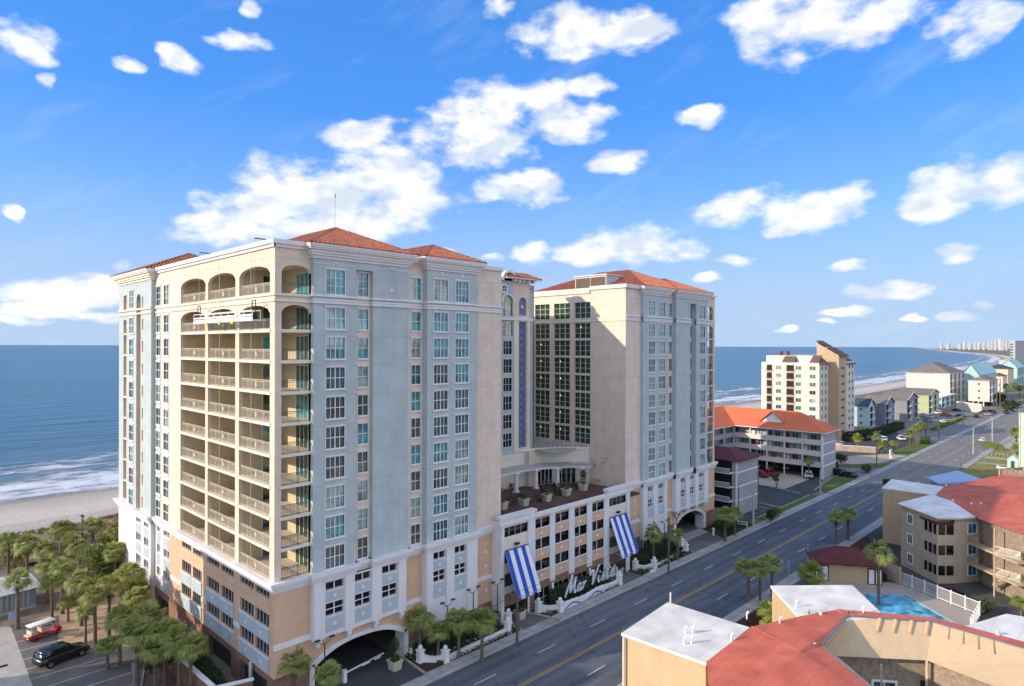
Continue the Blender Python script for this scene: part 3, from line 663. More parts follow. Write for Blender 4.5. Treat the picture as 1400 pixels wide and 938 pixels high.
# --- podium of tower one: west
b=B(); P=PX(26.9); wl=[(57.5,60.4),(60.75,63.8),(65.4,68.5),(69.0,72.3),(73.8,76.4),(76.9,79.8)]
holes=[(a,c,z0,z1) for a,c in wl for z0,z1 in ((12.2,12.9),(9.5,10.75),(6.8,8.05))]
far=[(84.15,86.2,12.2,12.9),(84.15,86.2,9.6,10.6),(84.15,86.2,6.8,7.9),(87.3,88.6,12.3,13.0-.02),(87.3,88.6,9.7,10.7),(87.3,88.6,6.8,7.9)]
b.wall(P,56.5,84.1,5.2,13.2,'peach',[h for h in holes],rev=.22,back='glass_deep')
b.wall(P,84.1,89.3,5.2,13.2,'trim',far,rev=.4,back='glass_deep')
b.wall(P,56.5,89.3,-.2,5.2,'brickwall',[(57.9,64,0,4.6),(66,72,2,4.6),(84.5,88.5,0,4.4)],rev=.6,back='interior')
b.build('podium_wall',HOT)
for a,c in wl:
    b=B()
    for z0,z1 in ((12.2,12.9),(9.5,10.75),(6.8,8.05)):
        n=4
        for i in range(1,n): u=a+(c-a)*i/n; b.pbox(P,u-.035,u+.035,z0,z1,.1,.18,'grey_wall')
    for z0,z1 in ((8.12,9.44),(5.4,6.74)): b.pbox(P,a-.08 if a in(57.5,65.4,73.8) else a-.2,c+.2,z0,z1,-.1,.0,'bluepanel'); b.pbox(P,a-.1,c+.1,z1-.02,z1+.1,-.16,.002,'trim'); vents(b,lambda u,z,d:P(u,z,d-.09),[((a+c)/2,(z0+z1)/2)],.13)
    b.build('bay_panel',HOT)
b=B()
b.pbox(P,63.85,65.35,7.55,8.0,-.07,.0,'trim'); b.pbox(P,72.35,73.75,7.55,8.0,-.07,.0,'trim'); b.pbox(P,79.9,84.1,7.6,8.05,-.07,.0,'trim')
for (a,c,z0,z1) in far: b.pbox(P,(a+c)/2-.05,(a+c)/2+.05,z0,z1,.1,.2,'trim'); b.pbox(P,a,c,z0-1.5,z0-.2,-.03,.0,'bluepanel')
b.build('podium_trim',HOT)
b=B(); P=PX(26.4)
fh=[(a,c,z0,z1) for a,c in ((92.1,90.2)[::-1],(93.3,95.3)) for z0,z1 in ((12.3,13.0),(9.9,10.9),(7.0,8.1))]
b.wall(P,89.3,103.2,5.4,13.2,'trim',fh,rev=.4,back='glass_deep'); b.wall(P,89.3,103.2,-.2,5.4,'peach',[(90,92.5,0,4.6),(97,99,0,4.2)],rev=.5,back='interior')
b.poly([P(89.3,-.2,0),P(89.3,13,0),P(89.3,13,.6),P(89.3,-.2,.6)],'trim')
for (a,c,z0,z1) in fh: b.pbox(P,(a+c)/2-.05,(a+c)/2+.05,z0,z1,.1,.2,'trim'); b.pbox(P,a,c,z0-1.4,z0-.2,-.03,.0,'bluepanel')
b.build('podium_wall',HOT)
# --- podium of tower one: street
def white_bay(u0,u1,Yc,cols,zb,mirror=False,rows=((12.05,12.82),(9.55,10.8)),brackets=True,thirdpanel=True):
    b=B(); P=PY(Yc)
    hs=[(a,c,z0,z1) for a,c in cols for z0,z1 in rows]
    b.wall(P,u0,u1,zb,13.0,'trim',hs,rev=.35,back='glass_deep')
    b.poly([P(u0,zb,0),P(u0,13,0),P(u0,13,1),P(u0,zb,1)],'trim'); b.poly([P(u1,zb,0),P(u1,zb,1),P(u1,13,1),P(u1,13,0)],'trim'); b.poly([P(u0,zb,0),P(u0,zb,1),P(u1,zb,1),P(u1,zb,0)],'trim')
    for a,c in cols:
        for z0,z1 in rows:
            m=(a+c)/2; b.pbox(P,m-.05,m+.05,z0,z1,.12,.2,'trim')
            if z1-z0>1: b.pbox(P,a,m-.05,(z0+z1)/2-.04,(z0+z1)/2+.04,.12,.2,'trim'); b.pbox(P,m+.05,c,(z0+z1)/2-.04,(z0+z1)/2+.04,.12,.2,'trim')
        for z0,z1 in ((rows[1][1]+.12,rows[0][0]-.12),(zb+.45 if zb>6 else rows[1][0]-1.7,rows[1][0]-.12)): 
            b.pbox(P,a,c,z0,z1,-.025,.0,'bluepanel'); b.pbox(P,(a+c)/2-.16,(a+c)/2+.16,(z0+z1)/2-.16,(z0+z1)/2+.16,-.06,-.026,'trim')
    # pilasters between the columns
    cs=sorted(cols); edges=[u0]+[v for ab in cs for v in ab]+[u1]
    for i in range(0,len(edges),2):
        a,c=edges[i],edges[i+1]
        if c-a>.3: b.pbox(P,a+.08,c-.08,zb,13.0,-.14,.002,'trim')
        if brackets and c-a>.3:
            mm=(a+c)/2; 
            b.pbox(P,mm-.22,mm+.22,zb-.45,zb,-.14,.6,'trim'); b.pbox(P,mm-.16,mm+.16,zb-.8,zb-.45,.1,.6,'trim')
    b.build('podium_wall',HOT)
white_bay(30.45,41.2,YB,[(x(446),x(471)),(x(486),x(508)),(x(523),x(544))],7.6)
white_bay(43.6,51.1,Y3,[(x(593,Y3),x(610,Y3)),(x(622,Y3),x(638,Y3))],5.1,brackets=False)
def arch_wall(u0,u1,Yc,a,c,zs_,zt,zb_brick,m,brick_top=5.2,leg=.45,mul=None):
    b=B(); P=PY(Yc); SH=2.4
    b.wall(P,u0,u1,brick_top,8.1,m,[(a,c,brick_top,zt+.0)] if zt>brick_top else [],rev=.01)
    b.wall(P,u0,u1,-.2,brick_top,'brickwall',[(a,c,-.2,brick_top)],rev=.01)
    b.spandrel(P,a,c,zs_,zt,1.2,m,seg=True)
    o=b.build('podium_wall',HOT)
    b=B() # white archivolt and jambs, vaulted ceiling, interior
    n=20; pts=[(a+(c-a)*i/n, zs_+(zt-zs_)*(1-abs(2*i/n-1)**2.6)) for i in range(n+1)]
    for (q0,w0),(q1,w1) in zip(pts[:-1],pts[1:]):
        m0=(a+c)/2; f=lambda q,w:(q+(q-m0)*.085, w+.42)
        A0=f(q0,w0);A1=f(q1,w1)
        b.mesh([P(q0,w0,-.1),P(q1,w1,-.1),P(A1[0],A1[1],-.1),P(A0[0],A0[1],-.1),P(q0,w0,.3),P(q1,w1,.3),P(A1[0],A1[1],.02),P(A0[0],A0[1],.02)],[(0,1,2,3),(0,4,5,1),(3,2,6,7)],'trim')
        b.poly([P(q0,w0-.02,.3),P(q1,w1-.02,.3),P(q1,w1-.02,3.2),P(q0,w0-.02,3.2)],'purple')
    b.pbox(P,a-leg,a,-.1,zs_+.35,-.1,1.0,'trim'); b.pbox(P,c,c+leg,-.1,zs_+.42,-.1,1.6,'trim')
    b.build('entrance_arch',HOT)
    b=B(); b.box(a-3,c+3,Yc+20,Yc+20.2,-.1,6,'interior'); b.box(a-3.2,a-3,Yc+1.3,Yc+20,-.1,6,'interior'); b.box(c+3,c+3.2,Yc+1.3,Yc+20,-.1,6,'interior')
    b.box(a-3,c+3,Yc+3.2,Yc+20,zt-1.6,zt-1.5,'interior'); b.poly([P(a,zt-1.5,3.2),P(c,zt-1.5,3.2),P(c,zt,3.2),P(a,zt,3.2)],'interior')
    b.build('garage_interior',HOT)
arch_wall(26.9,43.75,YC,30.9,41.3,4.9,6.35,0,'peach',leg=.5)
b=B(); P=PY(YC)
b.wall(P,26.9,30.6,8.1,13.0,'peach'); b.wall(P,41.0,43.8,8.1,13.0,'peach'); b.wall(P,50.9,54.3,4.8,13.0,'peach'); b.wall(P,43.8,54.3,-.2,4.8,'brickwall',[(45.6,47.2,2.6,4.3),(48.6,50.2,2.6,4.3)],rev=.3,back='glass_deep')
b.pbox(P,26.83,30.5,7.75,8.25,-.1,.0,'trim'); b.pbox(P,41.2,43.6,7.75,8.2,-.08,.0,'trim'); b.pbox(P,51.1,54.3,7.55,8.05,-.08,.0,'trim')
b.pbox(P,53.6,54.35,-.1,13,-.1,.0,'trim') if False else None
for a in (45.6,48.6):
    b.pbox(P,a-.12,a,.5,4.4,-.03,.1,'trim');b.pbox(P,a+1.6,a+1.72,.5,4.4,-.03,.1,'trim');b.pbox(P,a+.76,a+.84,.6,4.3,.1,.2,'trim');b.pbox(P,a,a+1.6,2.5,2.6,.104,.19,'trim');b.pbox(P,a,a+1.6,4.3,4.4,-.03,.1,'trim')
b.build('podium_wall',HOT)
# --- centre podium (parking decks behind open bays)
YM=55.0; b=B(); P=PY(YM)
bx=[(xony(YM,p),xony(YM,q)) for p,q in ((731.5,751.5),(758.6,777.6),(785.2,802.3),(809.2,825.4))]
aw=[(xony(YM,689.3),xony(YM,721.6)),(xony(YM,832.6),xony(YM,855.6))]
rows=((12.5,13.65),(9.85,11.1),(7.15,8.4))
hs=[(a,c,z0,z1) for a,c in bx for z0,z1 in rows]+[(a,c,.4,4.7) for a,c in bx]+[(a,c,12.55,13.65) for a,c in aw]+[(a,c,-.2,4.2) for a,c in aw]+[(a,c,9.4,10.95) for a,c in aw]+[(a,c,6.6,8.1) for a,c in aw]
ZT=14.5
b.wall(P,54.2,81.0,5.7,ZT,'trim_cream',hs,rev=.3); b.wall(P,54.2,81.0,-.2,5.7,'brickwall',hs,rev=.3)
b.poly([P(81,-.2,0),P(81,-.2,3),P(81,ZT,3),P(81,ZT,0)],'trim'); b.poly([P(54.2,-.2,0),P(54.2,ZT,0),P(54.2,ZT,3),P(54.2,-.2,3)],'trim')
b.build('podium_wall',HOT)
for a,c in bx:
    b=B()
    for z0,z1 in ((11.1,12.42),(8.4,9.76),(5.75,7.05)):
        b.pbox(P,a-.0,c+.0,z0+.08,z1-.02,-.02,.0,'peach'); b.pbox(P,a-.02,c+.02,z1-.03,z1+.1,-.1,.002,'trim'); b.pbox(P,(a+c)/2-.14,(a+c)/2+.14,(z0+z1)/2-.14,(z0+z1)/2+.14,-.06,-.021,'white')
    b.pbox(P,a,c,13.65,13.95,-.03,.0,'peach')
    for z0,z1 in rows: b.pbox(P,(a+c)/2-.05,(a+c)/2+.05,z0,z1,.1,.18,'trim')
    for t in (1/3,2/3): b.pbox(P,a+(c-a)*t-.04,a+(c-a)*t+.04,.4,4.7,.1,.16,'grey_wall')
    b.pbox(P,a,c,1.9,1.98,.104,.156,'grey_wall'); b.pbox(P,a,c,3.4,3.48,.104,.156,'grey_wall'); b.build('bay_panel',HOT)
b=B()
es=[54.2]+[v for ab in sorted(bx+aw) for v in ab]+[81.0]
for i in range(0,len(es),2):
    a,c=es[i],es[i+1]; zb=5.2 if 2<=i<=8 else -.1
    bb=B(); bb.pbox(P,a+.02,c-.02,zb,14.1,-.16,.0,'trim'); bb.build('pilaster',HOT)
    if i in (4,6,8): bb=B(); bb.pbox(P,(a+c)/2-.2,(a+c)/2+.2,3.0,5.0,-.2,-.162,'white'); bb.build('name_plate',HOT)
for a,c in aw:
    b=B()
    for j in range(1,4): u=a+(c-a)*j/4; b.pbox(P,u-.04,u+.04,12.55,13.65,.1,.16,'grey_wall')
    bb=B(); bb.pbox(P,(a+c)/2-.3,(a+c)/2+.3,11.35,11.6,-.4,-.02,'black_metal'); bb.build('wall_lamp',HOT); b.pbox(P,a,c,11.9,12.4,-.03,.0,'trim_cream'); b.pbox(P,a-.3,a,-.1,5.0,-.12,.4,'trim'); b.pbox(P,c,c+.3,-.1,5,-.12,.4,'trim'); b.build('entrance_bay',HOT)
b=B()
for u0,u1,zt in ((54.0,60.1,15.1),(60.1,75.3,14.35),(75.3,81.4,15.1)):
    b.pbox(P,u0,u1,14.0 if zt<15 else 14.1,zt,-.18,.35,'trim'); b.pbox(P,u0-.15,u1+.15,zt-.3,zt+.04,-.38,.5,'trim')
    if zt>15: b.pbox(P,u0-.05,u1+.05,14.0,14.3,-.3,.3,'trim')
b.build('parapet',HOT)
b=B()   # parking decks seen through the openings
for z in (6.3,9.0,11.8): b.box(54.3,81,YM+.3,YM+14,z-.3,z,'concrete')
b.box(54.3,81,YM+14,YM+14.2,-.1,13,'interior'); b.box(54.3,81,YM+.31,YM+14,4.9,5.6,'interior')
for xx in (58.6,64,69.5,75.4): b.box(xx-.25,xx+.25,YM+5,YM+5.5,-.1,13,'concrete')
b.build('parking_deck',HOT)
b=B(); b.box(54.3,84.3,YM+.35,78,12.9,13.2,'terrace_tile'); b.build('terrace_floor',HOT)
# --- terrace back wall (concave), ring ledge, pergola
ring=[(55.7,68.2),(62,70.2),(69.5,71.0),(73.5,71.1),(76.5,70.4),(79.6,68.9),(82.2,67.2),(84.3,64.9)]
def sm(pts,n=4):
    out=[]
    for i in range(len(pts)-1):
        p0=pts[max(i-1,0)];p1=pts[i];p2=pts[i+1];p3=pts[min(i+2,len(pts)-1)]
        for j in range(n):
            t=j/n; out.append(tuple(.5*((2*p1[k])+(-p0[k]+p2[k])*t+(2*p0[k]-5*p1[k]+4*p2[k]-p3[k])*t*t+(-p0[k]+3*p1[k]-3*p2[k]+p3[k])*t**3) for k in (0,1)))
    out.append(pts[-1]); return out
rs=sm(ring)
def curved(b,pts,off0,off1,z0,z1,m):
    for (p,q) in zip(pts[:-1],pts[1:]):
        d=Vector((q[0]-p[0],q[1]-p[1])).normalized(); n=Vector((d.y,-d.x)) # towards the street
        A=[(p[0]+n.x*o,p[1]+n.y*o) for o in (off0,off1)]; C=[(q[0]+n.x*o,q[1]+n.y*o) for o in (off0,off1)]
        v=[(*A[0],z0),(*C[0],z0),(*C[1],z0),(*A[1],z0),(*A[0],z1),(*C[0],z1),(*C[1],z1),(*A[1],z1)]
        b.mesh(v,[(0,1,2,3)[::-1],(4,5,6,7),(3,2,6,7),(0,4,5,1)],m)
b=B(); curved(b,rs,-.4,0,13.2,18.9,'trim_cream'); curved(b,rs,-.5,.16,18.75,19.05,'trim'); curved(b,rs,-.45,.08,18.0,18.08,'trim')
b.box(75.2,76.4,69.9,71.6,13.2,18.7,'cream_soft'); b.build('terrace_wall',HOT)
b=B()
inner=[p for p in rs]
curved(b,rs,.02,.25,16.3,16.55,'trim')
def offs(pts,o):
    out=[]
    for i,p in enumerate(pts):
        q=pts[min(i+1,len(pts)-1)];r_=pts[max(i-1,0)]; d=Vector((q[0]-r_[0],q[1]-r_[1])).normalized(); out.append((p[0]+d.y*o,p[1]-d.x*o))
    return out
outer=offs(rs,2.6); curved(b,outer,-.12,.12,16.15,16.45,'trim')
fine=sm(rs,5); fo=offs(fine,2.95); fi=offs(fine,.1)
for i in range(0,len(fine),2): b.bar((*fi[i],16.62),(*fo[i],16.55),.07,.2,'trim')
cols_=[offs(rs,2.5)[i] for i in (9,15,20,26)]
PGB=b.build('pergola',HOT)
for cx,cy in cols_:
    b=B(); b.tube((cx,cy,13.2),(cx,cy,16.15),.34,'trim',r1=.28,n=12); b.box(cx-.42,cx+.42,cy-.42,cy+.42,13.2,13.45,'trim'); b.box(cx-.38,cx+.38,cy-.38,cy+.38,15.95,16.15,'trim'); b.build('column',PGB)
b=B()
for (i0,i1) in ((17,20),(21,25)):
    p=offs(rs,.04)[i0];q=offs(rs,.04)[i1]; n=4; d=(Vector(q)-Vector(p))/n
    for j in range(n):
        a_=Vector(p)+d*(j+.08); c_=Vector(p)+d*(j+.92); b.poly([(*a_,13.3),(*c_,13.3),(*c_,15.8),(*a_,15.8)],'glass_deep')
        b.bar((*(Vector(p)+d*j),13.25),(*(Vector(p)+d*j),15.9),.12,.12,'trim')
    b.bar((*p,15.9),(*q,15.9),.1,.15,'trim')
b.build('terrace_door',HOT)
# --- link block with round window, arched window and blue lattice panel
YL=70.9; P=PY(YL); b=B()
xl=lambda px: xony(YL,px)
wc=(xl(688),xl(699.5)); pc=(xl(709.5),xl(719.5)); pil=(xl(702),xl(708.5))
hs=[(wc[0],wc[1],FZ(k)+.1,FZ(k)+2.2) for k in range(2,8)]+[(wc[0]-.1,wc[1]+.2,FZ(8)+.1,39.4),(wc[0]-.1,wc[1]+.2,40.2,43.4)]
b.wall(P,55.7,pil[0],18.9,46.3,'bluegrey',hs,rev=.3,back=None)
b.wall(P,pil[0],xl(724),18.9,46.0,'cream_soft',[(pc[0],pc[1],19.4,39.3),(pc[0],pc[1],40.3,43.2)],rev=.25,back='purple')
b.spandrel(P,pc[0],pc[1],42.4,43.15,.25,'cream_soft',top=43.2); b.spandrel(P,wc[0]-.1,wc[1]+.2,42.3,43.35,.3,'bluegrey',top=43.4)
b.wall(PY(YL+.4),xl(724)-.1,xl(731)+.2,18.9,45.3,'bluegrey'); b.box(xl(731),xl(731)+.2,YL+.4,72.6,18.9,45.3,'bluegrey'); b.box(xl(731)-.1,xl(731)+.1,72.6,90,18.9,43.4,'cream_soft')
b.poly([(xl(724),YL,18.9),(xl(724),YL+.5,18.9),(xl(724),YL+.5,46),(xl(724),YL,46)],'cream_soft')
b.box(55.75,xl(731),YL+.2,72.6,44.6,44.9,'flat_grey'); b.box(55.75,xl(731)-.1,72.6,90,43.1,43.4,'flat_grey'); b.box(55.75,xl(731)-.1,72.6,72.8,43.4,45.5,'cream_soft'); b.build('link_wall',HOT)
for k in range(2,8): wstuff.add((wc[0]+wc[1])/2,YL+.02,FZ(k)+.1,0,wc[1]-wc[0],2.1,3,2,'glass_deep')
wstuff.add((wc[0]+wc[1])/2+.05,YL+.1,FZ(8)+.1,0,wc[1]-wc[0]+.3,2.2,3,2,'glass_pale_blind'); wstuff.add((wc[0]+wc[1])/2+.05,YL+.15,40.2,0,wc[1]-wc[0]+.3,3.1,3,3,'glass_pale_blind')
b=B()
n=18; cx=(wc[0]+wc[1])/2+.05
for i in range(n):   # arch hood over the tall window and gable arch
    t0=math.pi*i/n; t1=math.pi*(i+1)/n
    for r0,r1,rr,zc,de in ((1.15,1.4,1.0,42.25,.14),(1.25,1.65,1.0,45.6,.4)):
        cc=cx if zc<44 else cx+.1
        v=[P(cc+r0*math.cos(t0),zc+r0*math.sin(t0),-de),P(cc+r0*math.cos(t1),zc+r0*math.sin(t1),-de),P(cc+r1*math.cos(t1),zc+r1*math.sin(t1),-de),P(cc+r1*math.cos(t0),zc+r1*math.sin(t0),-de)]
        v+=[(p[0],YL+.1,p[2]) for p in v]; b.mesh(v,[(0,1,2,3),(3,2,6,7),(0,4,5,1)],'trim')
        if zc>44: b.poly([P(cc,zc,.0),P(cc+r0*math.cos(t0),zc+r0*math.sin(t0),.0),P(cc+r0*math.cos(t1),zc+r0*math.sin(t1),.0)],'bluegrey')
cc=xl(689)
for i in range(24):
    t0=2*math.pi*i/24; t1=2*math.pi*(i+1)/24
    v=[P(cc+r*math.cos(t),44.35+r*math.sin(t),-.12) for t,r in ((t0,.5),(t1,.5),(t1,.72),(t0,.72))]; v+=[(p[0],YL,p[2]) for p in v]; b.mesh(v,[(0,1,2,3),(3,2,6,7),(0,4,5,1)],'white')
    b.poly([P(cc,44.35,-.03),P(cc+.5*math.cos(t0),44.35+.5*math.sin(t0),-.03),P(cc+.5*math.cos(t1),44.35+.5*math.sin(t1),-.03)],'glass_deep')
b.pbox(P,cc-.03,cc+.03,43.85,44.85,-.08,-.04,'white'); b.pbox(P,cc-.5,cc+.5,44.32,44.38,-.078,-.042,'white')
b.pbox(P,69,xl(728),39.5,39.9,-.2,.0,'trim'); b.pbox(P,pil[0],pil[1],18.9,39.5,-.12,.0,'trim_cream'); b.pbox(P,xl(720.5),xl(723.5),18.9,39.5,-.12,.0,'trim_cream')
for z in [19.5+1.15*i for i in range(17)]:   # lattice
    w=pc[1]-pc[0]; b.bar(P(pc[0],z,.2),P(pc[1],z+1.15,.2),.05,.06,'lattice'); b.bar(P(pc[1],z,.215),P(pc[0],z+1.15,.215),.05,.06,'lattice')
b.box((pc[0]+pc[1])/2-.2,(pc[0]+pc[1])/2+.2,YL+.1,YL+.2,41.5,41.9,'white')
b.build('link_trim',HOT)
hip('hip_roof',70.3,78.0,YL-1.1,YL+2.2,46.1,28,parent=HOT)
b=B()
for px in (700,706,712,719,726): 
    u=xl(px); b.box(u-.15,u+.15,YL-.8,YL,45.5,45.93,'trim')
b.build('roof_bracket',HOT)
# --- tower two
XW=84.2; T2C,T2B=57.9,57.4
P=PX(XW); b=B()
def wx(px): return yonx(XW,px)
cols3=[(wx(751.3),wx(731)-.0),(wx(779),wx(757.3)),(wx(807),wx(785.3))]
cols3=[(a,c if c<76.9 else 76.9) for a,c in cols3]
cols3=[(cols3[0][0],76.95),cols3[1],cols3[2]]
hs=[(a,c,FZ(k)-.18,FZ(k)+2.32) for a,c in cols3 for k in range(2,9)]+[(a,c,40.1,42.7) for a,c in cols3]
b.wall(P,T2C,90,12.9,45.0,'cream',hs,rev=.3,back='glass_green')
b.wall(P,64.65,90,19.0,19.9,'glass_green') if False else None
b.build('wall',HOT)
for a,c in cols3:
    for k in range(2,10):
        b=B()
        z0=FZ(k)-.18 if k<9 else 40.1; h=2.5 if k<9 else 2.6
        for j in (1,2): b.pbox(P,a,c,z0+h*j/3-.024,z0+h*j/3+.024,.16,.24,'trim_cream')
        for j in range(1,3): u=a+(c-a)*j/3; b.pbox(P,u-.032,u+.032,z0,z0+h,.15,.26,'trim_cream')
        b.pbox(P,a-.08,c+.08,z0-.1,z0,-.04,.1,'trim_cream')
        if k<9:
            u=a+(c-a)*random.choice((.36,.64)); b.mesh([P(u-.06,z0+1.8,.285),P(u+.06,z0+1.8,.285),P(u+.06,z0+1.92,.285),P(u-.06,z0+1.92,.285)],[(0,1,2,3)],'bulb')
        b.build('gallery_window',HOT)
b=B()
b.pbox(P,T2C,77,39.5,39.72,-.12,.0,'trim_cream'); b.pbox(P,T2C,77,40.0,40.1,-.08,.0,'trim_cream')
b.pbox(P,T2C-.2,64.8,44.6,45.2,-.25,.3,'trim_cream'); b.pbox(P,64.8,90,44.1,44.7,-.25,.3,'trim_cream'); b.pbox(P,T2C,64.9,43.4,43.48,-.05,.0,'trim_cream')
b.build('belt_course',HOT)
# dark planted gallery base and balcony rail above the ring
b=B(); b.box(76.8,84.1,66.5,79,18.7,18.95,'concrete')
b.build('gallery_floor',HOT)
b=B(); curved(b,offs(rs,.05)[19:],-.02,.02,19.95,20.0,'dark_rail')
for p in offs(rs,.05)[19:]: b.bar((*p,19),(*p,20),.04,.04,'dark_rail')
b.build('gallery_rail',HOT)
xx2=lambda px,Y=T2B: xony(Y,px)
tower_segment('wall',XW+.01,xx2(879.4,T2C),T2C,'cream',12.9,45.0,[],62,stuff=True)
s0=xx2(879.4);s1=xx2(913.3);s2=xx2(923);s3=xx2(942.5);s4=xx2(950.5);s5=xx2(966)
tower_segment('wall',s0,s1,T2B,'bluegrey',12.9,44.6,[(xx2(891.3),1.9,4),(xx2(905),1.9,4)],62,stuff=True)
tower_segment('wall',s1,s2,T2C,'cream',12.9,44.9,[(xx2(916.3,T2C),.95,2)],62,stuff=True)
tower_segment('wall',s2,s3,T2B-.2,'bluegrey',12.9,44.6,[],62,stuff=True)
tower_segment('wall',s3,s4,T2C+.2,'cream',12.9,43.0,[(xx2(945.0,T2C),.9,2)],62,stuff=True)
b=B(); b.box(s3,s4,T2B-.2,62,43.0,44.6,'bluegrey'); b.build('wall',HOT)
tower_segment('wall',s4,s5,T2B-.2,'bluegrey',12.9,44.6,[(xx2(958.7),1.9,4)],62,stuff=True)
XE=xx2(977,T2C); b=B(); P=PY(T2C)
hs=[(s5+.3,XE-.55,FZ(k),FZ(k)+FL-.28 if k<8 else 39.3) for k in range(9)]+[(s5+.3,XE-.55,40.3,42.9)]
b.wall(P,s5,XE,13,44.9,'cream_soft',hs,rev=.4)
b.spandrel(P,s5+.3,XE-.55,38.5,39.25,.4,'cream_soft',top=39.3); b.spandrel(P,s5+.3,XE-.55,42.2,42.85,.4,'cream_soft',top=42.9)
b.build('balcony_frame',HOT)
b=B()
b.box(XE-.4,XE,T2C+.02,T2C+.9,13,44.9,'cream_soft')
for yy in (64.5,72,80): b.box(XE-.4,XE,yy,yy+.7,13,44.9,'cream_soft')
b.box(XE-.4,XE,T2C+.9,80,43,44.9,'cream_soft')
for k in range(10):
    z=FZ(k) if k<9 else 40.27
    b.box(s5+.1,XE+.05,T2C+.1,80,z-.25,z,'slab'); b.box(s5+.3,XE-.5,T2C+.12,T2C+.17,z+1.0,z+1.06,'dark_rail')
    for i in range(14): u=s5+.3+(XE-.8-s5)*i/13; b.box(u-.015,u+.015,T2C+.13,T2C+.16,z,z+1,'dark_rail')
b.box(s5,s5+.1,T2C,80,13,44.9,'cream_soft')
b.build('balcony_floor',HOT)
b=B()
segsT2=[(XW,s0,T2C),(s0,s1,T2B),(s1,s2,T2C),(s2,s3,T2B-.2),(s3,s4,T2C+.2),(s4,s5,T2B-.2),(s5,XE,T2C)]
for (u0,u1,yc) in segsT2:
    for z,dz,o in ((39.5,.22,.12),(39.78,.16,.06),(40.12,.2,.14)): b.box(u0,u1,yc-o,yc+.02 if yc>=T2C else yc+.4,z,z+dz,'trim')
    b.box(u0,u1,yc-.05,yc+.02,43.25,43.32,'trim')
    for dz,z,o in ((.3,12.95,.1),(.25,13.25,.28),(.2,13.5,.42),(.3,13.7,.55)): b.box(u0,u1+(.4 if u1==XE else 0),yc-o,yc+.015 if yc>=T2C else yc+.45,z,z+dz,'trim')
b.box(XW-.3,s0,T2C-.3,T2C+.3,44.6,45.2,'trim'); b.box(s5,XE+.35,T2C-.3,T2C+.4,44.6,45.0,'trim'); b.box(XE-.4,XE+.35,T2C+.4,82,44.6,45.0,'trim')
cornice(b,s0,s1+.2,T2B,62,43.75,CORN); cornice(b,s2,s5,T2B-.2,62,43.75,CORN)
b.build('cornice',HOT)
hip('hip_roof',s0-.8,s1+10.5,T2B-.8,82,45.07,22.5,parent=HOT); hip('hip_roof',s2-.8,s5+.8,T2B-1.0,80,45.08,22.5,parent=HOT)
b=B(); b.box(XW+.3,XE-.5,59,103,44.1,44.3,'flat_grey'); b.poly([(XE-.45,80.7,0),(XE-.45,103,0),(XE-.45,103,44.9),(XE-.45,80.7,44.9)],'cream'); b.build('flat_roof',HOT)
b=B(); b.box(88,92.4,64.4,71.0,44.3,47.4,'metal_roof'); b.box(87.93,88,64.6,67.6,44.9,47.1,'brown_roof'); b.box(87.93,88,67.8,70.8,44.9,47.1,'brown_roof'); b.box(87.8,92.6,64.2,71.2,47.4,47.55,'trim'); b.build('rooftop_chiller',HOT)
# podium of tower two
white_bay(s0-.1,xx2(912),T2B,[(xx2(885.5),xx2(893)),(xx2(900),xx2(907.5))],4.6,brackets=False)
white_bay(xx2(922),s5+.2,T2B-.2,[(xx2(929),xx2(936)),(xx2(942),xx2(948.5)),(xx2(954),xx2(960.5))],7.4)
a0=xx2(925,T2C);a1=xx2(962,T2C)
arch_wall(xx2(912,T2C)-.1,XE,T2C,a0,a1,4.7,6.2,0,'peach',leg=.8)
b=B(); P=PY(T2C)
b.wall(P,80.9,s0,5.2,13.0,'peach'); b.wall(P,80.9,xx2(912,T2C)-.1,-.2,5.2,'brickwall',[(s0+1,s0+3,.5,4),(s0+4.2,s0+6.2,.5,4)],rev=.3,back='glass_deep')
b.wall(P,xx2(912,T2C)-.1,s2+.2,8.1,13,'peach'); b.wall(P,s5,XE,8.1,13,'peach')
b.pbox(P,80.9,s0-.1,7.55,8.05,-.08,.0,'trim'); b.pbox(P,xx2(912,T2C),s2-.5,7.6,8.05,-.08,.0,'trim'); b.pbox(P,s5+.2,XE+.08,7.6,8.1,-.1,.0,'trim')
for a in (s0+1,s0+4.2):
    b.pbox(P,a-.12,a,.4,4.1,-.03,.1,'trim');b.pbox(P,a+2,a+2.12,.4,4.1,-.03,.1,'trim');b.pbox(P,a+.96,a+1.04,.5,4.0,.1,.2,'trim');b.pbox(P,a,a+2,2.3,2.4,.104,.19,'trim')
vents(b,P,[(xx2(868,T2C),z) for z in (11.2,9.0,6.4)],.2,'trim_cream')
b.poly([(XE,T2C,0),(XE,80,0),(XE,80,13),(XE,T2C,13)],'peach'); b.build('podium_wall',HOT)
o=wstuff.b.build('windows',HOT); o['kind']='stuff'
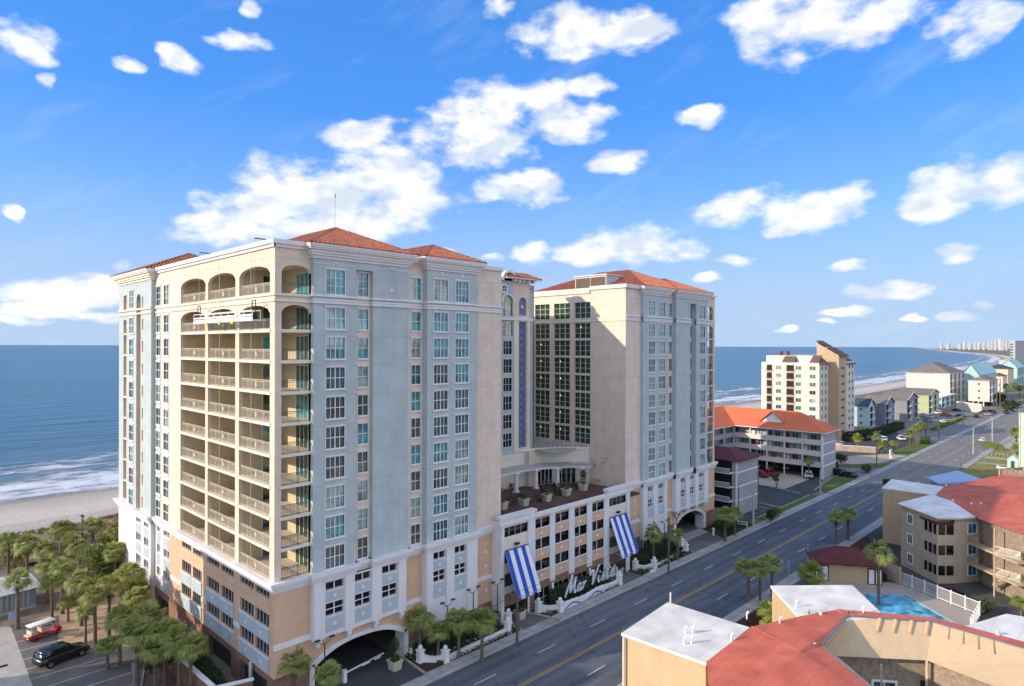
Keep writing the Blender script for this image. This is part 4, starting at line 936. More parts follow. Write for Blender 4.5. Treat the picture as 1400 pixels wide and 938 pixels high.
# striped awnings over the two hotel doors
for (a,c) in aw:
    b=B(); n=6; w=(c-a)/n
    for i in range(n):
        m='blue_stripe' if (i%2==0)==(a<60) else 'white_cloth'
        u0=a+w*i;u1=a+w*(i+1); 
        b.poly([(u0,YM-.2,10.95),(u1,YM-.2,10.95),(u1,YM-2.3,6.0),(u0,YM-2.3,6.0)],m)
        b.poly([(u0,YM-2.3,6.0),(u1,YM-2.3,6.0),(u1,YM-2.32,5.65),(u0,YM-2.32,5.65)],m)
    aw_=b.build('awning',HOT)
    b=B(); b.bar((a,YM-.25,10.98),(c,YM-.25,10.98),.1,.1,'lattice'); b.bar((a,YM-2.28,5.98),(c,YM-2.28,5.98),.06,.06,'grey_wall')
    for u in (a,c): b.bar((u,YM-.25,10.9),(u,YM-2.25,5.95),.05,.05,'grey_wall'); b.bar((u,YM-.0,6.4),(u,YM-2.25,6.0),.05,.05,'grey_wall')
    b.build('awning_frame',aw_)
# ================================================================== SETTING
HOT.location=(26.9,56.5,-2.3)
def S(b,name,kind='structure',origin=(0,0,0)):
    o=b.build(name,origin=origin); o['kind']=kind; return o
def coast(xx): return 173+3.4e-5*min(4100,max(0,xx-400))**2+.23*max(0,xx-4500)
def sheet(name,pts,z,m,kind='structure'):
    b=B(); a=sum(pts[i][0]*pts[(i+1)%len(pts)][1]-pts[(i+1)%len(pts)][0]*pts[i][1] for i in range(len(pts)))
    if a<0: pts=pts[::-1]
    b.poly([(p[0],p[1],z) for p in pts],m); return S(b,name,kind)
# land, beach, sea
xs=[-3000,-600,-200,-60,0]+list(range(40,1000,60))+list(range(1000,4000,250))+list(range(4000,16000,1000))
b=B()
for a,c in zip(xs[:-1],xs[1:]): b.poly([(a,-9000,-.03),(c,-9000,-.03),(c,coast(c)-25,-.03),(a,coast(a)-25,-.03)],'groundmat')
S(b,'ground')
b=B(); random.seed(3)
def beachz(t): return .35*(1-t)**2*4-.1 if False else (0.9-2.1*t)
for a,c in zip(xs[:-1],xs[1:]):
    q0=(a,coast(a)-31,-.12);q1=(c,coast(c)-31,-.12); b.poly([q0,q1,(c,coast(c)-27,.9),(a,coast(a)-27,.9)],'beachsand',True)
    for j in range(6):
        t0=j/6;t1=(j+1)/6; f=lambda xx,t:(xx,coast(xx)-27+34*t,beachz(t))
        b.poly([f(a,t0),f(c,t0),f(c,t1),f(a,t1)],'beachsand',True)
S(b,'beach')
b=B(); b.poly([(-60000,100,-1),(90000,100,-1),(90000,90000,-1),(-60000,90000,-1)],'sea'); S(b,'sea')
# road
RX0,RX1=-160,2400; Y0,Y1,YMID=36.9,50.4,43.7
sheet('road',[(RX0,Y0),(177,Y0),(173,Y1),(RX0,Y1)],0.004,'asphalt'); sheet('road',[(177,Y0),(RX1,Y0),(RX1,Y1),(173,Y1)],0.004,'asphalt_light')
b=B()
for s_ in (-.14,.14): b.poly([(RX0,YMID+s_-.06,.009),(RX1,YMID+s_-.06,.009),(RX1,YMID+s_+.06,.009),(RX0,YMID+s_+.06,.009)],'yellow_paint')
for lane in (47.05,40.3):
    xx=6.0
    while xx<900:
        b.poly([(xx,lane-.06,.009),(xx+3,lane-.06,.009),(xx+3,lane+.06,.009),(xx,lane+.06,.009)],'white_paint'); xx+=9.2
S(b,'road_markings')
# kerb + pavement on the hotel side, broken by driveways
drv=[(31,40.9),(55.2,61.0),(74.0,84.0),(96.0,107.2),(118.5,121),(160,178)]
drv=[(30.5,40.8),(55.0,59.9),(75.0,80.2),(95.0,106.0),(150.5,156),(181,205)]
b=B(); prev=-160
for a,c in drv+[(1000,1000)]:
    b.box(prev,a,50.4,50.62,-.05,.15,'kerb'); b.box(prev,a,50.62,52.1,-.05,.13,'sidewalk'); 
    if a<900:
        for q in (a,c): b.mesh([(q-.6 if q==a else q,50.4,.0),(q if q==a else q+.6,50.4,.0),(q if q==a else q+.6,52.1,.0),(q-.6 if q==a else q,52.1,.0)],[(0,1,2,3)],'sidewalk')
        b.poly([(a,50.4,.012),(c,50.4,.012),(c,52.1,.012),(a,52.1,.012)],'sidewalk')
    prev=c
S(b,'sidewalk')
b=B(); prev=-160
for a,c in [(104,112),(207,214),(1000,1000)]:
    b.box(prev,a,36.68,36.9,-.05,.15,'kerb'); b.box(prev,a,35.3,36.68,-.05,.13,'sidewalk'); prev=c
S(b,'sidewalk')
# hotel driveways and forecourts
sheet('driveway',[(30.8,52.1),(40.8,52.1),(41.0,56.6),(41.2,75),(28,75),(30.6,56.6)],.008,'asphalt_lot')
sheet('driveway',[(54.9,52.1),(59.9,52.1),(58.9,55.2),(58.7,69),(54.5,69),(54.6,57.5)],.008,'paver_dark')
sheet('driveway',[(75.0,52.1),(80.2,52.1),(80.6,55.2),(80.1,69),(75.9,69),(76.2,57.0)],.012,'paver_dark')
sheet('driveway',[(95.2,52.1),(106,52.1),(108.2,57.9),(108.2,80),(97.5,80),(97.3,57.9)],.008,'paver_dark')
sheet('driveway_apron',[(96,56.2),(108,56.2),(109.2,58.4),(97,58.4)],.014,'sidewalk')
b=B()
for pts in ([(40.8,52.1),(42.2,52.1),(55.0,52.1),(54.0,56.5),(41.2,56.5)],[(59.9,52.1),(75,52.1),(76,55.1),(59.0,55.1)],[(80.2,52.1),(95.0,52.1),(97,57.8),(81,57.8)],[(106.2,52.1),(118,52.1),(118,62),(112.5,62),(112.5,57.8),(108.2,57.8)],[(20,52.1),(30.5,52.1),(30.4,56.4),(20,56.4)]):
    b.prism(pts,-.05,.06,'mulch')
S(b,'flowerbed')
b=B()
for p,q in (((40.75,52.2),(41.1,56.3)),((59.9,52.2),(59.0,55)),((54.95,52.2),(54.1,56.2)),((95.0,52.2),(96.9,57.5))): b.bar((*p,.07),(*q,.07),.18,.2,'kerb')
S(b,'kerb')
# west side: paved lane, brick parking court, planting ground
sheet('car_park',[(-14,62),(16.5,62),(22.8,78),(19.0,84.6),(18.6,95.5),(-14,97.5)],.004,'paver_dark')
sheet('lane',[(-14,60),(4,60),(12.4,76),(13.3,96.3),(-14,97)],.010,'concrete')
sheet('path',[(15.8,84.4),(20.2,84),(22.4,84.2),(24,94),(20,97.2),(10,98.6),(10,96.2),(18,95.4)],.012,'peach_paver')
b=B()
for i in range(9):
    y_=68+i*2.75; b.poly([(12.6+max(0,0),y_,.014),(18.5+(y_<82)*1.5,y_,.014),(18.5+(y_<82)*1.5,y_+.1,.014),(12.6,y_+.1,.014)],'white_paint')
S(b,'parking_lines')
b=B(); b.bar((18.5,66,.08),(22.8,78.2,.08),.2,.2,'kerb'); b.bar((22.8,78.2,.08),(18.9,84.4,.08),.2,.2,'kerb'); S(b,'kerb')
sheet('leaf_litter',[(8,97.8),(26,90),(26.2,146),(-14,146),(-14,99)],-.012,'litter')
sheet('leaf_litter',[(16.7,62),(26.8,62),(26.6,90),(24,93),(22.5,84),(23,78)],-.008,'litter')
sheet('path',[(17.5,109),(27,102),(27,103.5),(18,111)],.012,'peach_paver')
# car parks to the east
sheet('car_park',[(118,54),(150.2,54),(156,54),(170.3,58.2),(170.3,84),(133,84),(133,60),(118,62)],.004,'asphalt_lot')
sheet('car_park_apron',[(151,60.5),(170.4,60.5),(170.4,84),(160,84),(156,72)],.010,'sand_drive')
b=B(); b.prism([(122.5,52.15),(150.5,52.15),(150.5,53.8),(122.5,53.8)],-.05,.12,'strip_grass'); b.prism([(156,52.15),(178,52.15),(174,57.0),(158,55.2)],-.05,.12,'strip_grass'); b.prism([(134.2,54.3),(135.4,54.3),(137,62),(139,74),(137.4,74),(135.4,62)],-.05,.12,'strip_grass'); b.prism([(150,56),(151.2,56),(153,66),(156,74),(154.6,74),(151.4,66)],-.05,.12,'strip_grass')
b.prism([(198,52.15),(206,52.15),(203,56.4),(190,63.5),(188,63)],-.05,.12,'strip_grass') 
b.prism([(225,52.15),(262,52.15),(256,57.5),(228,57.5)],-.05,.12,'strip_grass')
S(b,'grass_verge')
b=B(); b.bar((122.5,53.9,.1),(150.3,53.9,.1),.16,.2,'kerb'); b.bar((134.1,54.3,.1),(137.2,74,.1),.16,.2,'kerb'); b.bar((149.9,56,.1),(154.4,74,.1),.16,.2,'kerb'); b.bar((156,55,.1),(174,57.1,.1),.16,.2,'kerb')
for i in range(4): b.bar((126+i*2.7,55.2,.012),(127.2+i*2.7,60,.012),.1,.02,'white_paint')
S(b,'kerb')
sheet('side_street',[(178,50.4),(205,50.4),(203,54.5),(192,64),(188,100),(180,100),(182,66),(176,60)],.006,'asphalt_light')
sheet('side_street_apron',[(203,55),(226,52.2),(226,57.5),(209,66),(192,84),(188.6,84),(190,68)],.012,'sand_drive')
sheet('car_park',[(224,58),(262,58),(300,70),(300,78),(230,86),(206,84),(210,68)],.004,'asphalt_lot')
sheet('car_park',[(262,52.2),(420,52.2),(420,76),(300,76),(275,66)],.006,'asphalt_light')
b=B()
for i in range(9): b.prism([(300+i*14,60),(308+i*14,60),(309+i*14,62),(300+i*14,62)],-.05,.1,'strip_grass')
S(b,'grass_verge')
sheet('beach_dunes',[(180,118),(430,118),(430,150),(180,150)],.01,'sandmat')
# south side of the road
sheet('lawn',[(204,35.2),(262,35.2),(262,6),(204,6)],.01,'lawn')
sheet('path',[(237,35.3),(241.5,35.3),(243,22),(239,22)],.02,'sand_drive'); sheet('path',[(226,35.3),(228.6,35.3),(228.6,22),(226,22)],.02,'sand_drive')
sheet('car_park',[(262,35.2),(420,35.2),(420,0),(262,0)],.01,'sand_drive')
sheet('car_park',[(60,35.2),(150,35.2),(170,20),(150,-10),(60,-10)],.004,'asphalt_lot')
sheet('driveway',[(106.5,36.8),(112,36.8),(118,30),(122.8,24.6),(111,26.2),(106,20.4),(112.5,16.4),(118,5),(106,5),(99.5,15),(103.6,25),(106,31)],.012,'asphalt_drive')
sheet('pool_deck',[(88,31.5),(98.2,33.5),(101.6,28.6),(103.1,24.8),(97.7,14.8),(91.2,14.7),(84,18),(80,26)],.02,'deck')
PW=[(95.6,27.4),(98.8,23.0),(91.9,15.4),(89.7,15.7),(86,20),(90,25.4)]
b=B(); n_=len(PW)
for i in range(n_):
    p=PW[i];q=PW[(i+1)%n_]; b.bar((*p,.06),(*q,.06),.35,.1,'kerb')
    b.poly([(*p,-.03+.03),(*q,0.0),(*q,.035),(*p,.035)],'pool_tile')
S(b,'pool_coping'); sheet('pool_water',PW,.034,'water_pool')
# yard
b=B(); b.prism([(112,36.6),(124,36.6),(124,34.6),(117,32)],-.05,.1,'mulch'); b.prism([(66.5,35.2),(80,35.2),(80,31),(66,28)],-.05,.1,'mulch'); b.prism([(112.5,16.2),(120,14),(126,8),(116,6)],-.05,.1,'soil'); b.prism([(97.9,14.6),(104,22),(106,19),(102,14)],-.05,.1,'soil'); S(b,'flowerbed')
# dune: rolling sand with tawny grass
b=B(); 
def dz(xx,yy): return 1.1+.55*math.sin(xx*.23+yy*.31)+.4*math.sin(xx*.11-yy*.4+1)
nx,ny=40,9; vs=[];fs=[]
for j in range(ny+1):
    for i in range(nx+1):
        xx=-40+i*4; yy=120+j*2.55; e=min(1,j/2,(ny-j)/1.5); vs.append((xx,yy,-.2+e*dz(xx,yy)))
for j in range(ny):
    for i in range(nx): a=j*(nx+1)+i; fs.append((a,a+1,a+nx+2,a+nx+1))
b.mesh(vs,fs,'dunesoil',True); S(b,'dune')
b=B(); random.seed(11)
def tuft(b,x_,y_,z_,h,n,m,spread=.5):
    for i in range(n):
        a=random.uniform(0,2*math.pi); l=random.uniform(.6,1)*h; o=spread*random.random(); bx_=x_+math.cos(a)*.12;by_=y_+math.sin(a)*.12
        tx=x_+math.cos(a)*(o*l+.1); ty=y_+math.sin(a)*(o*l+.1); w=.035*h+.02; px_,py_=-math.sin(a)*w,math.cos(a)*w
        b.poly([(bx_-px_,by_-py_,z_),(bx_+px_,by_+py_,z_),(tx,ty,z_+l)],m)
for i in range(9000):
    xx=random.uniform(-8,62); yy=random.uniform(120,143); j=(yy-120)/2.55; e=min(1,j/2,(ny-j)/1.5)
    if e<.1 or math.sin(xx*.4)*math.sin(yy*.5)+random.random()<-.2: continue
    tuft(b,xx,yy,-.25+e*dz(xx,yy),random.uniform(.3,.75),6,'dunegrass' if random.random()<.85 else 'leaf_light',.7)
S(b,'dune_grass','stuff')
# ================================================================== OTHER BUILDINGS
def PL(p,q):
    """wall frame from p to q seen left to right; d goes inward"""
    d=Vector((q[0]-p[0],q[1]-p[1])); L=d.length; d/=L; n=Vector((-d.y,d.x))
    f=lambda u,z,dd:(p[0]+d.x*u+n.x*dd,p[1]+d.y*u+n.y*dd,z); f.L=L; return f
def bwin(par,P,u,z,w,h,nc=2,nr=1,fm='white',gm=None,trim=.09,name='window',mull=.05):
    b=B(); gm=gm or random.choice(['glass_dark','glass_teal_dark','glass_curtain','glass_dark'])
    if trim:
        b.pbox(P,u-w/2-trim,u-w/2,z,z+h,-.06,.0,fm); b.pbox(P,u+w/2,u+w/2+trim,z,z+h,-.06,.0,fm)
        b.pbox(P,u-w/2-trim,u+w/2+trim,z-trim,z,-.07,.0,fm); b.pbox(P,u-w/2-trim,u+w/2+trim,z+h,z+h+trim,-.07,.0,fm)
    b.poly([P(u-w/2,z,-.02),P(u+w/2,z,-.02),P(u+w/2,z+h,-.02),P(u-w/2,z+h,-.02)],gm)
    for i in range(1,nc): uu=u-w/2+w*i/nc; b.pbox(P,uu-mull/2,uu+mull/2,z,z+h,-.05,-.021,fm)
    for j in range(1,nr): zz=z+h*j/nr; b.pbox(P,u-w/2,u+w/2,zz-mull/2,zz+mull/2,-.045,-.022,fm)
    return b.build(name,par)
def railing(b,P,u0,u1,z,h,m,step=.3,d=0,slat=False):
    b.pbox(P,u0,u1,z+h-.07,z+h,d-.04,d+.04,m); b.pbox(P,u0,u1,z+.05,z+.12,d-.03,d+.03,m)
    n=max(1,int((u1-u0)/step))
    for i in range(n+1):
        u=u0+(u1-u0)*i/n
        if slat and i<n: b.bar(P(u,z+.1,d),P(min(u1,u+h*.9),z+h-.05,d),.07,.05,m)
        elif not slat: b.pbox(P,u-.025,u+.025,z,z+h-.04,d-.02,d+.02,m)
def vent(par_list,x_,y_,z_,kind=0):
    b=B()
    if kind==0: b.tube((x_,y_,z_),(x_,y_,z_+.45),.07,'white'); b.tube((x_,y_,z_+.45),(x_+.14,y_-.1,z_+.62),.12,'white',r1=.1)
    elif kind==1: b.tube((x_,y_,z_),(x_,y_,z_+.3),.05,'dark'); b.tube((x_,y_,z_+.3),(x_,y_,z_+.36),.12,'metal_roof')
    else: b.tube((x_,y_,z_),(x_,y_,z_+.28),.16,'white'); b.sphere((x_,y_,z_+.3),.2,'metal_roof',8,4,.6)
    return b.build('roof_vent',par_list)
# ---------- foreground motel
FM=thing('motel','tan stucco motel in the near right corner with red and white roofs round a courtyard','motel',(53,20,0))
ZR=9.3
def block(par,pts,z1,m,roof,over=.12,edge='white'):
    b=B(); b.prism(pts,-.1,z1-.2,m,cap=False); b.build('wall',par)
    c=(sum(p[0] for p in pts)/len(pts),sum(p[1] for p in pts)/len(pts))
    pe=[(p[0]+(p[0]-c[0])/math.dist(p,c)*over*1.4,p[1]+(p[1]-c[1])/math.dist(p,c)*over*1.4) for p in pts]
    b=B(); b.prism(pe,z1-.22,z1,edge,mtop=roof)
    b.build('flat_roof',par)
block(FM,[(45.1,31.2),(53.4,31.9),(53.5,24.3),(45.4,23.9)],ZR,'tan_wall','membrane')
block(FM,[(64.5,26.8),(70.3,21.2),(64.0,16.6),(58.7,21.8)],ZR-.02,'tan_wall','membrane')
block(FM,[(66.6,11.2),(72.6,8.9),(75,-2),(66.6,-2)],ZR-.02,'tan_wall','membrane')
b=B(); b.bar((45.02,31.1,0),(45.02,31.1,9),.12,.12,'trim_cream'); b.bar((45.0,30.9,0),(45.0,30.9,9.0),.1,.1,'tan_soft'); b.build('downpipe',FM)
K=(*G(1095,891,9.7),9.72)
ring_=[(45.45,23.85),(40.5,21.0),(33,10),(44.5,7.0),(50.3,14.0),(54.4,18.6),(61.9,19.0),(62.6,20.2),(59.3,21.8),(53.8,24.1)]
b=B()
for i in range(len(ring_)):
    p=ring_[i];q=ring_[(i+1)%len(ring_)]; b.poly([K,(*q,ZR+.03),(*p,ZR+.03)],'red_roof')
b.prism([(61.9,19.0),(65.8,13.3),(64.7,3),(66.5,3),(66.95,13.6),(62.9,20.25)],ZR-.25,ZR+.028,'red_roof')
b.build('red_roof',FM)
b=B()
for i in (0,1,2,3,9): pass
b.prism([(45.6,23.6),(41,20.8),(34,10.5),(44.2,8),(49.8,13.9),(54,18.4),(60,18.9),(59,21.6),(53.6,23.9)],-.1,ZR-.5,'tan_wall'); b.build('wall',FM)
b=B()
for p,q in (((61.9,19.0),(65.8,13.3)),((65.8,13.3),(64.7,3)),((54.4,18.6),(61.9,19.0)),((50.3,14.0),(54.4,18.6)),((44.5,7.0),(50.3,14.0))): b.bar((*p,ZR+.07),(*q,ZR+.07),.16,.1,'coping')
for i in (5,9,0): b.bar(K,(*ring_[i],ZR+.06),.07,.05,'red_roof')
b.build('coping',FM)
f0=G(1137,893,7.3);f1=G(1145,897,7.2);f2=G(1268,903,7.2);f4=G(1400,955,7.2); f5=(f4[0]-1,f4[1]-5)
b=B()
b.poly([(*f1,7.2),(*f2,7.2),(65.8,13.3,ZR),(61.9,19.0,ZR)],'tan_wall'); b.poly([(*f2,7.2),(*f5,7.2),(64.7,3,ZR),(65.8,13.3,ZR)],'tan_wall'); b.poly([(*f0,7.3),(*f1,7.2),(61.9,19,ZR),(54.4,18.6,ZR)],'tan_wall')
b.poly([(*f1,7.2),(*f2,7.2),(f2[0]+1.5,f2[1],7.2),(f1[0]+1.5,f1[1]+.5,7.2)],'tan_soft'); b.poly([(*f2,7.2),(*f5,7.2),(f5[0]+1.5,f5[1],7.2),(f2[0]+1.5,f2[1],7.2)],'tan_soft')
b.build('mansard',FM)
b=B(); 
for i in range(5):
    t=.2+.185*i; p=Vector((61.9,19.0,ZR-.02)).lerp(Vector((65.8,13.3,ZR-.02)),t); q=Vector((*f1,7.2)).lerp(Vector((*f2,7.2)),t); e=p.lerp(q,.34)
    if i: b.tube(p+Vector((-.12,-.04,.0)),e+Vector((-.12,-.04,.05)),.2,'tan_wall',r1=.16,n=8)
for t in (.12,.22,.32,.42): 
    p=Vector((65.8,13.3,ZR)).lerp(Vector((64.7,3,ZR)),t); q=Vector((*f2,7.2)).lerp(Vector((*f5,7.2)),t); b.bar(p+Vector((-.03,0,0)),p.lerp(q,.3)+Vector((-.05,0,0)),.06,.05,'stucco_brown')
b.build('scupper',FM)
w1=(f1[0]+.9,f1[1]+.3);w2=(f2[0]+.7,f2[1]+.2);w3=(f5[0]+.8,f5[1])
PW1=PL(w1,w2);PW2=PL(w2,w3)
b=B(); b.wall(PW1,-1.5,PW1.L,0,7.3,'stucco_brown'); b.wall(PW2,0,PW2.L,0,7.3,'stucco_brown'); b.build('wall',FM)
def onl(P,px):  # parameter u of a wall frame where the sight line px crosses it
    a=dr(px); p=P(0,0,0);q=P(1,0,0); dx_,dy_=q[0]-p[0],q[1]-p[1]; 
    den=dx_*a[1]-dy_*a[0]; return (p[1]*a[0]-p[0]*a[1])/den
bwin(FM,PW1,onl(PW1,1210),3.25,1.7,1.6,2,1,'white','glass_dark',trim=.18,mull=.08)
b=B(); P=PW1; u=onl(P,1268); b.pbox(P,u-.5,u+.4,1.5,5.2,-.03,.0,'dark'); b.build('doorway',FM)
bwin(FM,PW2,onl(PW2,1284),4.0,.35,.8,1,1,'tan_wall','dark',trim=.1,name='wall_light'); bwin(FM,PW2,onl(PW2,1352),3.3,1.8,1.9,2,1,'white','glass_curtain',trim=.2)
b=B(); r1=(w1[0]-1.5,w1[1]-.5);r2=(w2[0]-1.9,w2[1]-1.0);r3=(w3[0]-1.9,w3[1]); PR=PL(r1,r2);PR2=PL(r2,r3)
b.poly([(*r1,1.9),(*r2,1.9),(*w2,1.9),(*w1,1.9)],'concrete'); b.poly([(*r2,1.9),(*r3,1.9),(*w3,1.9),(*w2,1.9)],'concrete')
b.build('walkway',FM)
b=B(); n=22
for i in range(n):
    u=PR.L*i/n; du=.9*(1 if u<PR.L*.42 else -1); b.bar(PR(u,1.95,0),PR(min(PR.L,max(0,u+du)),2.85,0),.09,.06,'tan_soft')
b.bar(PR(-1,2.95,0),PR(PR.L,2.95,0),.14,.12,'tan_soft'); railing(b,PR2,0,PR2.L,1.9,1.05,'tan_soft',.35)
b.build('railing',FM)
b=B(); u=onl(PR,1206); b.bar(PR(u,-.1,0),PR(u,7.15,0),.13,.13,'tan_soft'); b.bar((*f2,-.1),(f2[0]+.05,f2[1],7.2),.18,.18,'tan_soft'); b.build('post',FM)
for (px,py,k) in ((938,866,0),(948,866,0),(936,881,0),(946,880,0),(1001,876,0),(1067,853,0),(1022,846,0),(1089,830,0),(1107,839,1),(1123,841,2),(1161,839,1),(1181,838,0),(1115,885,1),(1365,868,2)): vent(FM,*G(px,py,ZR),ZR-.02 if k else ZR-.02,k)
# ---------- right-hand motel block
RB=thing('motel','tan three-storey motel past the pool, shaded side with screened corner porches','motel',(112,24,0))
block(RB,[(122.9,32.2),(131.7,33.0),(131.0,24.9),(123.3,24.6)],ZR,'tan_wall','membrane')
bl=[(112.2,26.9),(106.8,21.1),(108.5,19.4),(113.5,16.2),(119.2,21.6)]
b=B(); b.prism([(112.2,26.9),(109.4,23.9),(107.5,21.6),(109.2,19.9),(113.0,17.2),(119.2,21.6),(123,25)],-.1,ZR-.2,'tan_soft',cap=False); b.build('wall',RB)
b=B(); b.prism([(112.0,27.4),(106.3,21.0),(108.3,18.8),(113.9,15.5),(119.6,21.6),(123,25)],ZR-.2,ZR,'tan_soft',mtop='membrane'); b.build('flat_roof',RB)
PA=PL((112.2,26.9),(106.8,21.1)); PB=PL((106.8,21.1),(108.5,19.4)); PC=PL((108.5,19.4),(113.0,16.5))
b=B()
for k in range(3):
    z=2.85*k+.15
    for P,u0,u1 in ((PA,onl(PA,1257),PA.L),(PB,0,PB.L)):
        b.pbox(P,u0,u1,z-.15,z+.95,0,.1,'tan_soft'); b.pbox(P,u0,u1,z+2.35,z+2.7,0,.1,'tan_soft' if k<2 else 'maroon')
        n=4 if P is PA else 2
        for i in range(n+1): u=u0+(u1-u0)*i/n; b.pbox(P,u-.07,u+.07,z+.95,z+2.35,-.02,.1,'tan_soft')
        b.poly([P(u0,z+.9,.06),P(u1,z+.9,.06),P(u1,z+2.4,.06),P(u0,z+2.4,.06)],'glass_deep')
    b.build('screened_porch',RB); b=B()
b=B(); b.wall(PC,0,PC.L,-.1,ZR-.2,'tan_soft'); b.build('wall',RB)
for k in range(3):
    z=2.95*k+.9; bwin(RB,PA,onl(PA,1245),z+.1,.95,1.25,2,1,'white','glass_dark',trim=.16); bwin(RB,PC,onl(PC,1329.5),z+.1,1.35,1.35,2,1,'white','glass_teal_dark',trim=.14)
b=B(); pr=[(122.9,24.5),(131,24.9),(150,19.7),(152,14),(138,-4),(98,-4),(104.9,11.6),(109.7,16.7),(119.4,21.6)]
K2=(124,14,ZR+1.3)
for i in range(len(pr)):
    p=pr[i];q=pr[(i+1)%len(pr)]; b.poly([K2,(*q,ZR+.03),(*p,ZR+.03)],'red_roof')
b.build('red_roof',RB)
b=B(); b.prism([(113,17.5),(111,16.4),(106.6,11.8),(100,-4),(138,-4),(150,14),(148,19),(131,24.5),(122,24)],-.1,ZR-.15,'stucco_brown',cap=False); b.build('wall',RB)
PE=PL((111.5,18.0),(105.0,11.3)); 
for k in (1,2):
    z=2.85*k
    b=B(); b.pbox(PE,-.5,PE.L,z-.25,z,-.9,.5,'tan_soft'); railing(b,PE,0,2.6,z,1.05,'tan_soft',.22,-.85,True); b.build('walkway',RB)
    P=PL(G(1360,786-(k-1)*29,z),G(1396,797-(k-1)*31,z))
    b=B(); b.pbox(P,0,P.L,z-.25,z,0,1.6,'tan_soft'); railing(b,P,0,P.L,z,1.05,'trim_cream',.16,0,True); railing(b,PL(P(P.L,0,0)[:2],P(P.L,0,1.6)[:2]),0,1.5,z,1.05,'tan_soft',.25,0); b.build('balcony',RB)
b=B()
for i in range(9): b.bar(PE(5.0+i*.3,.9+i*.25,-.5),PE(5.0+i*.3,.9+i*.25,.8),.3,.06,'tan_soft')
b.bar(PE(4.9,1.2,-.6),PE(7.6,3.5,-.6),.08,.2,'tan_soft'); b.build('stairs',RB)
b=B(); b.bar((*P(0,0,0)[:2],-.1),(*P(0,0,0)[:2],ZR-.2),.14,.14,'tan_soft'); b.build('post',RB)
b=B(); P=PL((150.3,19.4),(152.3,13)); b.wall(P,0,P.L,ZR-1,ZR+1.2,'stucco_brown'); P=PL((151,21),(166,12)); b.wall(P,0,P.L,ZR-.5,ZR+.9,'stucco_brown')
for i in range(4): b.pbox(P,1.5+3*i,2.1+3*i,ZR-.5,ZR+.7,-.25,.0,'tan_wall')
b.build('mansard',RB)
for (px,py,k) in ((1294,665,2),(1303,686,2),(1328,693,0),(1341,693,0),(1336,672,1),(1255,664,0)): vent(RB,*G(px,py,ZR),ZR-.0,k)
# low blue-roofed building behind it
LB=thing('shop_building','low building with a pale blue metal roof behind the far red motel roof','building',(165,28,0))
b=B(); b.prism([(158.5,30.9),(168,25),(176,31),(163,33.5)],-.1,4.6,'grey_wall'); b.build('wall',LB)
b=B(); b.prism([(157.8,31.0),(168,24.4),(177,31),(163,34.2)],4.6,5.0,'blue_metal'); b.build('roof',LB)
# ---------- pool house
PH=thing('pool_house','small pool house with maroon hip roof and red-framed white double doors','pool house',(98,30,0))
a_=Vector((95.4,34.0));c_=Vector((100.2,25.8)); nn=Vector((.87,.49))*4.6
b=B(); v=[a_,c_,c_+nn,a_+nn]; ins=[a_+nn*.12+(c_-a_)*.05,c_+nn*.12-(c_-a_)*.05,c_+nn*.9-(c_-a_)*.05,a_+nn*.9+(c_-a_)*.05]
b.prism([tuple(p) for p in ins],-.1,2.75,'tan_wall',cap=False); b.build('wall',PH)
m_c=(a_+c_+nn)/2; r0=m_c-(c_-a_)*.12; r1=m_c+(c_-a_)*.12
b=B(); z=2.75; T=[(*p,z) for p in v]; R0=(*r0,4.6);R1=(*r1,4.6)
b.poly([T[0],T[1],R1,R0],'maroon'); b.poly([T[1],T[2],R1],'maroon'); b.poly([T[2],T[3],R0,R1],'maroon'); b.poly([T[3],T[0],R0],'maroon'); b.prism([tuple(p) for p in v],z-.18,z-.01,'maroon'); b.build('hip_roof',PH)
P=PL(tuple(ins[0]),tuple(ins[1]))
for px in (1124,1197):
    u=onl(P,px); b=B(); b.pbox(P,u-.95,u+.95,0,2.3,-.06,.0,'door_red')
    for s in (-.45,.45): b.pbox(P,u+s-.33,u+s+.33,.15,2.1,-.09,-.061,'white')
    b.build('door',PH)
b=B(); u=onl(P,1160); b.pbox(P,u-.5,u+.5,2.35,2.5,-.04,0,'dark'); b.build('air_vent',PH)
# ---------- grey apartment block behind tower two
GA=thing('apartment_block','grey apartment block with maroon roof beside the far hotel tower','apartment block',(121,57,0))
b=B(); b.box(120.9,131,57.3,95,-.1,10.9,'grey_wall'); b.build('wall',GA)
b=B()
for z in (2.9,5.6,8.4): b.box(120.8,131.1,57.2,95.1,z,z+.22,'white')
b.box(120.78,121.0,57.15,57.4,-.1,10.9,'white'); b.build('band',GA)
b=B(); x0,x1,y0,y1=120.1,131.8,56.4,96; zr=12.6
b.poly([(x0,y0,10.95),((x0+x1)/2,y0+5,zr),((x0+x1)/2,y1,zr),(x0,y1,10.95)],'maroon'); b.poly([(x1,y0,10.95),(x1,y1,10.95),((x0+x1)/2,y1,zr),((x0+x1)/2,y0+5,zr)],'maroon'); b.poly([(x0,y0,10.95),(x1,y0,10.95),((x0+x1)/2,y0+5,zr)],'maroon'); b.box(x0,x1,y0,y1,10.8,10.94,'maroon'); b.build('roof',GA)
P=PX(120.9)
for k in range(4):
    z=2.75*k+.1
    b=B(); b.pbox(P,58.2,63.2,z+.05,z+2.5,-.03,.0,'dark'); b.pbox(P,58,63.4,z,z+.15,-1.4,0,'white'); b.pbox(P,58,63.4,z+.15,z+1.0,-1.4,-1.3,'grey_wall'); b.pbox(P,58,63.4,z+1.0,z+1.08,-1.42,-1.28,'white'); b.build('balcony',GA)
Pm=lambda u,z,d:(120.9+d,200-u,z)
for k in range(4):
    for yy in (67,71,76): bwin(GA,Pm,200-yy,2.75*k+1.0,1.2,1.3,2,1,'white','glass_dark')
